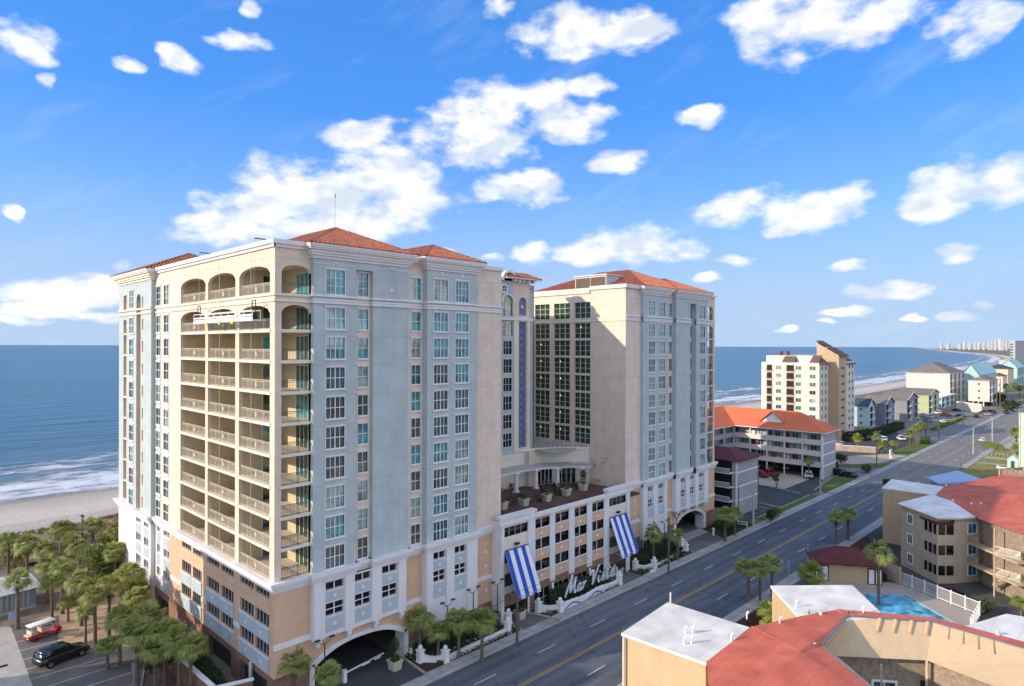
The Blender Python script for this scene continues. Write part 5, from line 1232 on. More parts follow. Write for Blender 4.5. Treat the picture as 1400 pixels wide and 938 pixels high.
# ---------- orange-roofed motel
OM=thing('motel','three-storey motel with long orange-red roof and white balcony fronts over a carport','motel',(171,60,0))
b=B(); b.box(172.4,180.2,58.5,100,3.0,11.6,'grey_wall'); b.box(140,172.3,83.2,92,3.0,11.6,'grey_wall'); b.box(176,180.2,58.8,100,-.1,3,'interior'); b.box(140,176,88,92,-.1,3,'interior'); b.build('wall',OM)
b=B(); b.box(170.6,180.25,58.3,58.5,-.1,11.7,'grey_wall')
for z in (3,5.8,8.6): b.box(170.5,180.35,58.2,58.3,z,z+.25,'white')
b.box(170.4,170.7,58.1,58.4,-.1,11.7,'white'); b.build('end_wall',OM)
for k in range(3):
    z=3.0+2.8*k
    b=B(); b.box(170.7,172.4,58.5,81.7,z-.2,z,'white'); b.box(170.6,170.75,58.5,81.7,z-.25,z+1.05,'pinkwhite'); b.build('balcony',OM)
    b=B(); b.box(140,170.6,81.6,83.2,z-.2,z,'white'); b.box(140,170.6,81.5,81.65,z-.25,z+1.05,'grey_wall'); b.build('balcony',OM)
for yy in [58.6+i*4.6 for i in range(6)]:
    b=B(); b.box(170.62,170.85,yy-.12,yy+.12,-.1,11.5,'white'); b.build('post',OM)
for xx in (147,153,159,165): 
    b=B(); b.box(xx-.12,xx+.12,81.5,81.75,-.1,11.5,'white'); b.build('post',OM)
Pm=lambda u,z,d:(172.4+d,200-u,z)
for k in range(3):
    for i in range(5): 
        yy=61+i*4.6; bwin(OM,Pm,200-yy,3.9+2.8*k,1.6,1.3,2,1,'white',None)
        b=B(); b.pbox(Pm,200-yy-2.4,200-yy-1.6,3.05+2.8*k,5.1+2.8*k,-.05,0,random.choice(['door_red','white','teal_roof'])); b.build('door',OM)
    for i in range(6): bwin(OM,PY(83.2),143+i*4.7,3.9+2.8*k,2,1.5,2,1,'grey_wall','glass_dark')
b=B(); X0,X1,RXX,zr=169.7,181.4,177.2,15.9; e=11.65
b.poly([(X0,57.2,e),(X0,82,e),(RXX,88,zr),(RXX,66.5,zr)],'orange_roof'); b.poly([(X0,57.2,e),(RXX,66.5,zr),(X1,57.6,e)],'orange_roof'); b.poly([(X1,57.6,e),(RXX,66.5,zr),(RXX,104,zr),(X1,104,e)],'orange_roof')
b.poly([(139,80.8,e),(X0+.3,80.8,e),(RXX,88,zr),(139,88,zr)],'orange_roof'); b.poly([(139,88,zr),(RXX,88,zr),(RXX,95,e),(139,95,e)],'orange_roof'); b.poly([(RXX,88,zr),(RXX,104,zr),(X0,104,e),(X0,95,e)],'orange_roof')
b.prism([(X0,57.2),(X1,57.6),(X1,104),(X0,104)],e-.2,e-.02,'white'); b.prism([(139,80.8),(X0-.01,80.8),(X0-.01,95),(139,95)],e-.2,e-.02,'white'); b.build('roof',OM)
b=B(); yy=71.5; b.mesh([(172.2,yy-3,13.0),(172.2,yy+3,13.0),(172.2,yy,15.7),(177.2,yy,15.75)],[(0,1,2)],'white'); b.mesh([(171.7,yy-3.6,12.85),(171.7,yy,15.95),(177.2,yy,15.95),(171.7,yy+3.6,12.85),(175,yy-3.6,12.95),(175,yy+3.6,12.95)],[(0,1,2),(1,3,2),(0,2,4),(3,5,2)],'orange_roof'); b.build('dormer',OM)
# ---------- white high-rise condominium
HR=thing('condominium','white ten-storey condominium with brown mansard and tan lift tower beyond the orange-roofed motel','condominium',(231,80,0))
b=B(); xh=231; yl=yonx(231,1041)
b.prism([(231,80),(258+10,80),(268,yl),(231,yl)],-.1,27.2,'pinkcream'); b.build('wall',HR)
b=B(); b.prism([(231.2,80.2),(268,80.2),(268,yl),(231.2,yl)],27.2,27.6,'white'); b.prism([(234,83),(262,83),(262,yl-.5),(234,yl-.5)],27.6,30.0,'pinkcream'); b.build('parapet',HR)
b=B()
for (ya,yb) in ((80.2,83.5),(88.5,93)): b.mesh([(231.1,ya,27.4),(231.1,yb,27.4),(234.5,yb-.3,30.2),(234.5,ya+.3,30.2),(236,ya,27.4),(236,yb,27.4)],[(0,1,2,3),(0,3,4),(1,5,2)],'brown_roof')
b.mesh([(231,79.6,27.0),(240,79.6,27.0),(240,83,30),(234,83,30)],[(0,1,2,3)],'brown_roof'); b.mesh([(247,79.4,26.6),(269,79.4,26.6),(268,83.5,30),(248,83.5,30)],[(0,1,2,3)],'brown_roof'); b.build('mansard',HR)
b=B(); b.prism([(240,76.6),(247.6,76.6),(247.6,84),(240,84)],-.1,29,'tower_tan',cap=False)
b.mesh([(240,76.6,29),(247.6,76.6,29),(247.6,84,29),(240,84,29),(240,76.6,30.2),(247.6,76.6,30.2),(247.6,84,34.6),(240,84,34.6)],[(0,1,5,4),(1,2,6,5),(2,3,7,6),(3,0,4,7)],'tower_tan'); b.build('lift_tower',HR)
b=B(); b.mesh([(239.4,75.8,30.1),(248.4,75.8,30.1),(248.4,80.4,32.9),(239.4,80.4,32.9),(239.4,75.8,29.8),(248.4,75.8,29.8)],[(0,1,2,3),(4,5,1,0)],'brown_roof'); b.mesh([(240,80.5,32.8),(247.8,80.5,32.8),(247.8,84.6,35.4),(240,84.6,35.4)],[(0,1,2,3)],'brown_roof'); b.box(240.2,247.4,80.6,84,31,33,'tower_tan'); b.build('tower_roof',HR)
b=B(); 
for yy in (92.2,94.6): b.box(236,236.8,yy,yy+.8,30,31.6,'maroon')
b.build('chimney',HR)
Pm=lambda u,z,d:(231+d,200-u,z)
def uy(px): return 200-yonx(231,px)
for k in range(9):
    z=27.2-2.9-2.78*k+.8
    for px,w in ((1064.5,1.9),(1091.5,1.9),(1111,2.0)): bwin(HR,Pm,uy(px),z,w,1.3,2,1,'trim_cream',None,trim=.06)
    for px,w in ((1080.5,2.6),(1052,1.9)):
        b=B(); u=uy(px); b.pbox(Pm,u-w/2,u+w/2,z-.5,z+1.6,-.03,0,'dark'); b.pbox(Pm,u-w/2-.1,u+w/2+.1,z-.7,z-.5,-.7,0,'pinkwhite'); railing(b,Pm,u-w/2,u+w/2,z-.5,.9,'maroon',.3,-.65); b.build('balcony',HR)
    for xx in (233.6,237): bwin(HR,PY(80),xx,z,1.3,1.4,1,1,'white','glass_dark',trim=.12)
    for xx in (251,262,265.6): bwin(HR,PY(80),xx,z,1.5,1.4,1,1,'white','glass_dark',trim=.14)
    b=B(); b.pbox(PY(76.6),242.6,245.4,z+.3,z+.9,-.02,0,'dark'); b.build('vent_slot',HR)
# ---------- beach houses along the shore road
def house(label,pxL,pxM,pxR,yb,ye,mw,ms,roof,kind,cat='beach house',floors=3,rise=2.2,stilts=False,zb=0,win=True,porch=False,wm='white'):
    X_,Y_=G(pxM,yb,zb); d=X_*fw[0]+Y_*fw[1]; ze=H-(ye-hz(pxM))/FPX*d
    yb2=yonx(X_,pxL); xr=xony(Y_,pxR)
    t=thing('beach_house',label,cat,(X_,Y_,0))
    b=B(); z0=2.6 if stilts else -.1
    b.prism([(X_,Y_),(xr,Y_),(xr,yb2),(X_,yb2)],z0,ze,mw,cap=False)
    if stilts: b.box(X_+1,xr-1,Y_+3,yb2,-.1,z0,'interior'); [b.box(x_-.2,x_+.2,Y_,Y_+.4,-.1,z0,'white') for x_ in (X_+.2,(X_+xr)/2,xr-.2)]; [b.box(X_,X_+.4,y_-.2,y_+.2,-.1,z0,'white') for y_ in [Y_+.2+i*(yb2-Y_)/4 for i in range(4)]]; b.poly([(X_,Y_,z0),(xr,Y_,z0),(xr,yb2,z0),(X_,yb2,z0)],mw)
    b.build('wall',t)
    ov=.6; x0,x1,y0,y1=X_-ov,xr+ov,Y_-ov,yb2+ov
    if kind=='hip': hip('roof',x0,x1,y0,y1,ze+.1,math.degrees(math.atan(rise/(min(x1-x0,y1-y0)/2))),m=roof,parent=t,ridge_caps=False,edge='white')
    elif kind=='gable_y':
        b=B(); xm=(x0+x1)/2; b.poly([(x0,y0,ze),(xm,y0,ze+rise),(xm,y1,ze+rise),(x0,y1,ze)],roof); b.poly([(x1,y0,ze),(x1,y1,ze),(xm,y1,ze+rise),(xm,y0,ze+rise)],roof); b.poly([(X_,Y_,ze),(xr,Y_,ze),(xm,Y_,ze+rise*.93)],mw); b.bar((x0,y0,ze),(xm,y0,ze+rise),.12,.3,'white'); b.bar((x1,y0,ze),(xm,y0,ze+rise),.12,.3,'white'); b.build('roof',t)
    elif kind=='gable_x':
        b=B(); ym=(y0+y1)/2; b.poly([(x0,y0,ze),(x1,y0,ze),(x1,ym,ze+rise),(x0,ym,ze+rise)],roof); b.poly([(x0,y1,ze),(x1,y1,ze),(x1,ym,ze+rise),(x0,ym,ze+rise)],roof); b.poly([(X_,Y_,ze),(X_,yb2,ze),(X_,ym,ze+rise*.93)],mw); b.build('roof',t)
    elif kind=='shed':
        b=B(); b.poly([(x0,y0,ze),(x1,y0,ze),(x1,y1,ze+rise),(x0,y1,ze+rise)],roof); b.poly([(X_,Y_,ze),(X_,yb2,ze),(X_,yb2,ze+rise)],mw); b.build('roof',t)
    else:
        b=B(); b.prism([(x0,y0),(x1,y0),(x1,y1),(x0,y1)],ze,ze+.3,'white',mtop=roof); b.build('roof',t)
    fh=(ze-z0)/floors; P=PY(Y_); Pw=lambda u,z,d:(X_+d,200-u,z)
    W=xr-X_; D=yb2-Y_
    if win:
        n=max(1,int(W/5))
        for k in range(floors):
            z=z0+fh*k
            for i in range(n):
                u=X_+W*(i+.5)/n
                if porch and i%2==0:
                    b=B(); b.pbox(P,u-1.6,u+1.6,z+.3,z+fh-.4,-.03,0,'dark'); b.pbox(P,u-1.8,u+1.8,z+.1,z+.3,-1.1,0,wm); railing(b,P,u-1.8,u+1.8,z+.3,1.0,wm,.4,-1.05); b.build('balcony',t)
                else: bwin(t,P,u,z+fh*.35,1.3,1.3,2,1,'white','glass_dark')
            m=max(1,int(D/9))
            if not mw in('pinkwhite','green_house','teal_house'):
                for i in range(m): bwin(t,Pw,200-(Y_+D*(i+.5)/m),z+fh*.35,1.1,1.3,2,1,'white','glass_dark')
    return t,X_,Y_,xr,yb2,ze
GH='houses along the beach road'
hs_=[
('light blue house with dark teal roof and white street gable beside the white high-rise',1168,1187,1196,584,556,'lightblue_house','lightblue_house','teal_roof','gable_y',dict(rise=3,porch=True)),
('dark blue-grey house with long grey roof second from the white high-rise',1180,1210,1223,582,553,'blue_house','blue_house','grey_roof','gable_y',dict(rise=3.2,porch=True)),
('grey house with white balconies and brown-grey roof between dark blue and green houses',1205,1240,1255,575,547,'grey_house','grey_house','grey_roof','gable_y',dict(rise=3.2,porch=True)),
('pale green house with long side wall and dark grey roof',1226,1270,1284,566,540,'green_house','green_house','grey_roof','gable_y',dict(rise=2.6,porch=True)),
('big pinkish white beach house with brown-grey hip roof and blank sunlit side',1239,1299,1318,553,511,'pinkwhite','pinkwhite','grey_roof','hip',dict(rise=6.0,floors=4,porch=True)),
('low blue-shaded row building with white balconies in front of the big pink house',1282,1288,1306,558,543,'lightblue_house','lightblue_house','white','flat',dict(floors=2,porch=True)),
('turquoise house with shallow gable behind the pink cream stilt house',1316,1339,1362,548,513,'teal_house','teal_house','teal_metal','gable_x',dict(rise=7,floors=3,win=False)),
('cream stilt house with porches and small hip roofs near the road',1324,1353,1364,556,521,'pinkcream','pinkwhite','grey_roof','hip',dict(rise=2.2,floors=3,stilts=True,porch=True)),
('pale yellow house with dark hip roof behind the stilt house',1343,1378,1386,532,505,'yellow_house','yellow_house','teal_roof','hip',dict(rise=3.5,floors=2)),
('small white house with brown roof below the pale yellow house',1352,1371,1377,536,515,'pinkcream','pinkcream','brown_roof','hip',dict(rise=2.2,floors=1)),
('turquoise house with white stairs at the right edge near the tall cream hotel',1366,1391,1400,528,503,'teal_house','teal_house','teal_metal','gable_x',dict(rise=7,floors=2,porch=True)),
('low white flat building by the beach before the tall cream hotel',1366,1384,1402,506,493,'hazed_white','hazed_white','white','flat',dict(floors=1,win=False)),
]
for (lab,a,m_,r_,yb,ye,mw,ms,rf,kd,kw) in hs_:
    t=house(lab,a,m_,r_,yb,ye,mw,ms,rf,kd,**kw)[0]; t['group']=GH
t,X_,Y_,xr,yb2,ze=house('tall cream beachfront hotel cut off by the right edge of the view',1381,1388,1412,507,466,'hazed_cream','hazed_cream','white','flat',cat='hotel',floors=11,win=False); t.name='hotel_tower'
for k in range(10):
    b=B(); z=ze*(k+.6)/11; Pw=lambda u,zz,d:(X_+d,200-u,zz); b.pbox(Pw,200-yb2-.0,200-yb2+3,z,z+1.3,-1.2,0,'glass_teal_dark'); b.build('balcony',t)
t=thing('garden_wall','long low cream wall in front of the stilt house','wall',(*G(1312,561),0)); P=PL(G(1308,560),G(1342,565)); b=B(); b.pbox(P,0,P.L,-.1,4.2,0,.4,'pinkcream'); b.build('wall',t); b=B(); b.pbox(P,-.2,P.L+.2,4.2,4.45,-.15,.6,'white'); b.build('coping',t)
# right-edge house with porch, bench swing in front
EH=thing('beach_house','mint and white house cut off by the right edge beside the lawn','beach house',(*G(1394,648),0))
X_,Y_=G(1394,648); d=X_*fw[0]+Y_*fw[1]; ze=H-(562-474.5)/FPX*d
b=B(); b.box(X_,X_+14,Y_-16,Y_,-.1,ze,'pinkcream'); b.build('wall',EH); b=B(); b.box(X_-.2,X_-.0,Y_-.15,Y_+.1,0,ze,'mint'); b.box(X_-.15,X_-.0,Y_-16,Y_,ze*.53,ze*.53+.3,'mint'); b.build('trim',EH)
b=B(); b.mesh([(X_-.8,Y_+.8,ze),(X_+15,Y_+.8,ze),(X_+7,Y_-8,ze+2.5),(X_-.8,Y_-16,ze)],[(0,1,2),(0,2,3)],'grey_roof'); b.build('roof',EH)
Pm=lambda u,z,d:(X_+d,200-u,z)
for k in range(3): bwin(EH,Pm,200-Y_+2.5,1+3.2*k,1.3,1.6,1,1,'white','glass_teal_dark')
# distant skyline of resort towers on the curve of the bay
random.seed(21)
SKY=[(1287,469,2.2,'pale tower on the far left end of the skyline'),(1296,470,3,'low pale block beside the leftmost skyline tower'),(1312,470,3,'wide cream block left of the skyline gap'),(1318,468,2,'slim white tower just right of the wide cream block'),(1326,470,3,'low cream block in the middle of the skyline'),(1333,469,2.2,'pink tower in the middle of the skyline'),(1338,470,3,'wide cream block right of the middle pink tower'),(1345,469.5,2.5,'small white block before the tall cluster'),(1352,466,2,'slim cream tower at the left of the tall cluster'),(1356,467,2,'second pinkish tower of the tall cluster'),(1361,466.5,2.4,'broad pinkish tower of the tall cluster'),(1367,463.5,2.4,'tallest cream tower of the skyline'),(1371,464.5,2,'pink tower beside the tallest one'),(1376,467,2,'dark bluish tower at the right of the cluster')]
for (px,yt,wd,lab) in SKY:
    D_=9800-(px-1287)*40; a=dr(px); s_=D_; X_,Y_=a[0]*s_,a[1]*s_; w=wd*D_/FPX; h=H+(hz(px)-yt)/FPX*D_
    b=B(); b.box(X_-w,X_+w,Y_-w*.6,Y_+w*.6,-1,h,random.choice(['hazed_cream','hazed_pink','hazed_white','hazed_cream'])); b.box(X_-w*.5,X_+w*.5,Y_-w*.3,Y_+w*.3,h,h+6,'hazed_white')
    b.build('resort_tower',origin=(X_,Y_,-1),label=lab,category='tower',group='distant skyline towers')
# neighbouring building just outside the view that shades the foot of tower one
NB=thing('apartment_block','cream neighbouring block west of the car park, just outside the view','apartment block',(-26,83,0))
b=B(); b.box(-40,-14,73.2,93.8,-.1,27.3,'cream_soft'); b.build('wall',NB); b=B(); b.box(-40.4,-13.6,72.8,94.2,27.3,27.9,'trim'); b.build('parapet',NB)
Pe=lambda u,z,d:(-14-d,u,z)
for k in range(8):
    for i in range(3): bwin(NB,Pe,77+i*6.5,1.2+3.2*k,1.8,1.6,2,1,'white','glass_dark')
# shed and pavilion by the beach path (left edge)
SH=thing('shed','low shed with grey slatted wall and pale metal roof at the left edge','shed',(8,103,0))
Q0=Vector(G(50,829));Q1=Vector(G(0,843)); dd=(Q1-Q0).normalized(); P=PL(tuple(Q1+dd*6),tuple(Q0))
b=B(); b.wall(P,0,P.L,.0,2.6,'shed_slat'); b.pbox(P,0,P.L,-.1,.35,-.15,.0,'concrete')
for i in range(int(P.L/.55)): b.pbox(P,i*.55,i*.55+.3,.4,2.5,-.05,.0,'grey_wall')
q=P(P.L,0,0); P2_=PL(q[:2],(q[0]-dd.y*-5.5,q[1]+dd.x*-5.5)) ; b.wall(PL(q[:2],P(P.L,0,6)[:2]),0,6,0,2.6,'shed_slat'); b.build('wall',SH)
b=B(); v=[P(-.3,2.6,-.5),P(P.L+.5,2.6,-.5),P(P.L+.5,3.5,3.2),P(-.3,3.5,3.2),P(P.L+.5,2.7,7),P(-.3,2.7,7)]; b.mesh(v,[(0,1,2,3),(3,2,4,5)],'slat_metal'); b.mesh([P(-.3,2.5,-.5),P(P.L+.5,2.5,-.5),P(P.L+.5,2.6,-.5),P(-.3,2.6,-.5)],[(0,1,2,3)],'white'); b.build('roof',SH)
BW=thing('pavilion','small timber beach pavilion with brown boards and white rail behind palms','pavilion',(*G(40,770),0))
c0=Vector(G(30,775)); b=B()
for dx_,dy_ in ((0,0),(4,0),(4,5),(0,5)): b.box(c0.x+dx_-.1,c0.x+dx_+.1,c0.y+dy_-.1,c0.y+dy_+.1,-.1,2.8,'wood_tan')
b.build('post',BW); b=B(); b.box(c0.x-.2,c0.x+4.2,c0.y-.2,c0.y+5.2,.35,.5,'wood_tan'); b.build('floor',BW)
b=B(); cx_,cy_=c0.x+2,c0.y+2.5; v=[(c0.x-.6,c0.y-.6,2.8),(c0.x+4.6,c0.y-.6,2.8),(c0.x+4.6,c0.y+5.6,2.8),(c0.x-.6,c0.y+5.6,2.8),(cx_,cy_,4.0)]; b.mesh(v,[(0,1,4),(1,2,4),(2,3,4),(3,0,4)],'wood_tan'); b.build('roof',BW)
b=B(); railing(b,PL((c0.x,c0.y),(c0.x+4,c0.y)),0,4,.5,1,'white',.3); b.build('railing',BW)
BD=thing('boardwalk','timber boardwalk with white edge rails leading to the beach','boardwalk',(*G(55,757),0))
p0=Vector(G(50,768));p1=Vector(G(40,742)); b=B(); b.bar((*p0,.4),(*(p0+(p1-p0)*1.0),.9),2.0,.12,'peach_paver'); b.build('deck',BD)
for s in (-1,1):
    n_=Vector((-(p1-p0).y,(p1-p0).x)).normalized()*s*1.05; b=B(); b.bar((*(p0+n_),1.3),(*(p1+n_),1.8),.08,.1,'white')
    for i in range(6): q=p0+n_+(p1-p0)*i/5; b.bar((*q,0),(*q,1.3+.1*i),.1,.1,'white')
    b.build('rail',BD)
# ================================================================== VEGETATION
def frond(b,base,az,el,L,m,rnd,fan=16,size=.95):
    """fan palm leaf: petiole then pleated fan of drooping leaflets"""
    d=Vector((math.cos(az)*math.cos(el),math.sin(az)*math.cos(el),math.sin(el))); side=Vector((-math.sin(az),math.cos(az),0)); up=side.cross(d)*-1
    if up.z<0 and el>-.3: up=-up
    hub=base+d*L*.5+Vector((0,0,-.05*L))
    b.poly([base-side*.025,base+side*.025,hub+side*.02,hub-side*.02],m)
    for i in range(fan):
        t=-1+2*i/(fan-1); a=t*1.35+rnd.uniform(-.05,.05); l=size*(1-.28*abs(t))*rnd.uniform(.85,1.1)
        v=(d*math.cos(a)+side*math.sin(a)).normalized(); mid=hub+v*l*.55+up*(.04-.10*t*t); droop=Vector((0,0,-1))*l*(.22+.25*max(0,math.cos(el)))
        tip=hub+v*l*.95+droop*.8; w=(d*-math.sin(a)+side*math.cos(a))*.052*size
        b.mesh([hub,mid-w,mid+w,tip],[(0,1,2),(1,3,2)],m)
def palm_meshes(seed,bright=False,n=46,Rc=1.0,dead=5):
    r=random.Random(seed); b=B(); m='palmleaf_bright' if bright else 'palmleaf'; c=Vector((0,0,0))
    for i in range(n):
        el=math.asin(r.uniform(-.62,.98)); az=i*2.399963+r.uniform(-.25,.25); L=r.uniform(.95,1.5)*Rc*(1-.25*max(0,math.sin(el)))
        frond(b,c+Vector((math.cos(az),math.sin(az),0))*.08+Vector((0,0,r.uniform(-.15,.2))),az,el,L,m,r,size=r.uniform(.8,1.05)*Rc)
    for i in range(dead):
        az=r.uniform(0,6.28); frond(b,c+Vector((0,0,-.3)),az,r.uniform(-1.35,-.9),r.uniform(.8,1.2)*Rc,'deadleaf',r,fan=8,size=.7*Rc)
    o=b.build('crown',local=True); me=o.data; bpy.data.objects.remove(o); return me
crowns=[palm_meshes(100+i,n=38+i*4,dead=3+i) for i in range(6)]; bcrowns=[palm_meshes(200+i,True) for i in range(2)]
def trunk_mesh(seed):
    r=random.Random(seed); b=B(); n=9; pts=[]; lx=r.uniform(-.05,.05); ly=r.uniform(-.05,.05)
    for i in range(n+1): t=i/n; pts.append((lx*t*t,ly*t*t,t))
    for i in range(n):
        rr=.19-.05*i/n if i else .24; b.tube(pts[i],pts[i+1],rr,'trunk',r1=(.19-.05*(i+1)/n),n=8,cap=False)
    for i in range(26):  # old leaf bases
        z=r.uniform(.62,.99); a=r.uniform(0,6.28); q=Vector((math.cos(a)*.15,math.sin(a)*.15,z)); b.mesh([q+Vector((-math.sin(a)*.06,math.cos(a)*.06,0)),q-Vector((-math.sin(a)*.06,math.cos(a)*.06,0)),q+Vector((math.cos(a)*.12,math.sin(a)*.12,.035))],[(0,1,2)],'branch')
    o=b.build('trunk',local=True); me=o.data; bpy.data.objects.remove(o); return me
trunks=[trunk_mesh(i) for i in range(3)]
pc=[0]
def palm(cx,cy,h,label,group=None,s=1.0,bright=False,at=None):
    X_,Y_=at if at else G(cx,cy,h); pc[0]+=1; i=pc[0]
    t=thing('palm_tree',label,'palm tree',(X_,Y_,0),random.Random(i).uniform(0,6.28),group)
    o=bpy.data.objects.new('trunk',trunks[i%3]); col.objects.link(o); o.parent=t; o.scale=(s,s,h-.2)
    k=1.1*random.Random(i+90).uniform(.88,1.12); o=bpy.data.objects.new('crown',(bcrowns[i%2] if bright else crowns[i%6])); col.objects.link(o); o.parent=t; o.location=(0,0,h); o.scale=(s*k,s*k,s*k*random.Random(i+50).uniform(.85,1.1))
    return t
PG='palms on the beach side of the hotel'
for cx,cy,h,s,lab in [
(25,792,5.8,1.15,'tall palm with thick trunk in front of the slatted shed'),
(12,738,5,1.1,'palm at the left edge beside the timber pavilion'),
(38,742,5.5,1.05,'palm rising over the timber pavilion'),
(62,748,5,1,'palm beside the white boardwalk rail'),
(84,722,5.5,1.25,'leftmost big palm against the dune'),
(97,740,5,1.1,'dense palm below the leftmost dune palm'),
(128,717,5.5,1.15,'palm just right of the beach lamp post'),
(160,722,5.5,1.05,'palm touching the hotel corner by the dune'),
(108,748,5.2,1.1,'palm below the beach lamp post'),
(133,752,5,1.0,'palm in the middle of the grove behind the bushy tree'),
(158,752,5.2,1.1,'palm close to the white podium wall behind the bushy tree'),
(66,770,5.2,1.1,'palm above the pale shed roof, left side of the grove'),
(86,778,5.5,1.1,'palm right of the shed roof with slim trunk in shade'),
(72,792,5.2,.9,'shorter palm leaning over the end of the shed'),
(112,792,5.5,1.05,'sunlit palm with bare trunk behind the red golf cart'),
(94,820,2.6,.75,'small palm with bare trunk on the orange paving'),
(131,812,5.5,1.1,'palm at the front of the grove above the orange paving'),
(118,835,3.6,.8,'small palm hanging over the orange path'),
(150,800,6,1.1,'palm in the middle of the grove beyond the parked car'),
(178,785,6,1.2,'broad palm beside the white podium bays'),
(165,842,5.2,1.0,'palm directly beyond the nose of the black car'),
(148,880,2.6,.8,'low shaded palm between the black car and the thick grove'),
(190,815,6,1.15,'palm near the orange podium pier'),
(205,842,5.8,1.25,'big shaded palm left of the brick enclosure'),
(188,862,5.4,1.15,'shaded palm over the leaf litter right of the black car'),
(226,862,5.4,1.15,'shaded palm with textured trunk by the brick enclosure'),
(246,872,5.2,1.15,'rightmost shaded palm against the brick enclosure'),
(262,880,5,1.0,'shaded palm reaching over the brick enclosure wall'),
(213,885,4.2,.95,'lower shaded palm in front of the brick enclosure palms')]:
    palm(cx,cy,h,lab,PG,s)
SG='palms along the hotel street front'
for cx,cy,h,s,lab in [
(402,900,4.2,1.1,'palm in front of the peach corner wall left of the garage arch'),
(450,920,3.6,.95,'palm under the left end of the garage arch'),
(575,843,4.3,1.1,'palm right of the garage arch behind the white pier'),
(600,862,3.2,.95,'lower palm behind the curved white wall'),
(628,846,4.2,.95,'palm in the middle of the first hotel flowerbed'),
(660,846,4.4,1.05,'palm at the right end of the first hotel flowerbed'),
(894,728,4.6,1.0,'palm left of the wooden pole before the far tower'),
(927,730,4.2,1.05,'palm beside the far garage arch'),
(992,703,4.6,1.25,'dark palm by the far end of the hotel'),
(1005,700,4.2,1.0,'palm between the hotel end and the grey block')]:
    palm(cx,cy,h,lab,SG,s)
for cx,cy,h,s,lab,br in [
(1024,774,4.7,1.15,'left palm of the roadside trio before the white motel roof',0),(1040,776,4.6,1.0,'middle palm of the roadside trio before the white motel roof',0),(1056,769,4.7,1.0,'right palm of the roadside trio before the white motel roof',0),
(1144,706,4.6,1.0,'left palm of the pair behind the pool house',0),(1160,702,4.7,1.15,'right palm of the pair behind the pool house',0),
(1202,753,7.0,1.15,'tall slim palm between the pool and the pool house',0),
(1110,783,3.4,1.25,'bright yellow-green palm beside the pool house',1),
(1051,832,2.6,1.0,'bright clump palm beside the near white motel roof',1),
(1017,614,4.4,.95,'bright palm between the grey block and the orange-roofed motel',1),(1058,620,4.6,.95,'sunlit palm before the middle of the orange-roofed motel',1),(1106,630,4.6,.9,'dark palm by the white car before the orange-roofed motel',0),
(1173,598,3.4,1.25,'left round palm by the side street wall below the white high-rise',1),(1199,598,3.4,1.25,'right round palm by the side street wall below the white high-rise',1),
(1244,592,4.2,1.1,'leftmost palm of the roadside group by the utility poles',1),(1251,586,4.8,1.1,'tallest palm of the roadside group by the utility poles',1),(1258,582,5.2,1.2,'palm just left of the crossarm pole by the road',1),(1266,584,4.6,1.0,'palm right of the crossarm pole by the road',0),
(1206,608,3.0,1.1,'low palm beside the white corner sign',1),(1222,606,3.4,1.1,'palm just right of the white corner sign',0),
(1391,612,3.6,1.3,'palm beside the mint house at the right edge',0),(1390,590,3.8,1.3,'palm beyond the clipped hedge near the right edge',1),
(1376,528,6,1.5,'dark palm left in the far cluster by the yellow house',0),(1386,526,6,1.5,'middle palm in the far cluster by the yellow house',1),(1394,530,6,1.5,'right palm in the far cluster at the edge of the view',0),
(1397,822,2.2,.8,'small palm beside the white roof at the right edge',0)]:
    palm(cx,cy,h,lab,None,s,bool(br))
# leafy masses
def clump(b,c,r,n,m,size,rnd,flat=.9):
    for i in range(n):
        u=rnd.uniform(-1,1); a=rnd.uniform(0,6.283); q=math.sqrt(1-u*u); k=rnd.uniform(.55,1.05)
        p=Vector((c[0]+r[0]*q*math.cos(a)*k,c[1]+r[1]*q*math.sin(a)*k,c[2]+r[2]*u*k))
        nrm=Vector((q*math.cos(a),q*math.sin(a),u))+Vector((rnd.gauss(0,.5),rnd.gauss(0,.5),rnd.gauss(0,.5))); t=nrm.orthogonal().normalized(); w=nrm.cross(t).normalized(); s=size*rnd.uniform(.6,1.3)
        b.poly([p-t*s,p-w*s*.5,p+t*s,p+w*s*.5],m)
def hedge(name,label,pts,w,h,m='hedge',cat='hedge',size=.16,dens=60,group=None,kind=None,z0=0):
    rnd=random.Random(len(label)*7+int(pts[0][0])); b=B()
    for p,q in zip(pts[:-1],pts[1:]):
        P=PL(p,q); n=int(P.L*dens)
        b.pbox(P,.1,P.L-.1,z0,z0+h*.8,-w*.36,w*.36,m)
        for i in range(n):
            u=rnd.uniform(0,P.L); f=rnd.random()
            if f<.45: d=rnd.choice((-1,1))*w/2*rnd.uniform(.85,1.1); z=rnd.uniform(0,h)
            else: d=rnd.uniform(-.5,.5)*w; z=h*rnd.uniform(.86,1.12)
            c=Vector(P(u,z0+z,d)); t=Vector((rnd.gauss(0,1),rnd.gauss(0,1),rnd.gauss(0,1))).normalized(); ww=t.orthogonal().normalized(); s=size*rnd.uniform(.6,1.3); b.poly([c-t*s,c-ww*s*.5,c+t*s,c+ww*s*.5],m)
    o=b.build(name,origin=(pts[0][0],pts[0][1],z0))
    if kind: o['kind']=kind
    else: o['label']=label; o['category']=cat
    if group: o['group']=group
    return o
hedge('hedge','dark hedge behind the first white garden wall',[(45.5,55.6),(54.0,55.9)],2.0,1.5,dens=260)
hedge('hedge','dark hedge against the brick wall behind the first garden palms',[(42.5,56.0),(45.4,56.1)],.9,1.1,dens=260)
hedge('hedge','tall hedge behind the white script sign',[(62.6,54.6),(73.2,54.6)],.8,1.7,dens=300,size=.2)
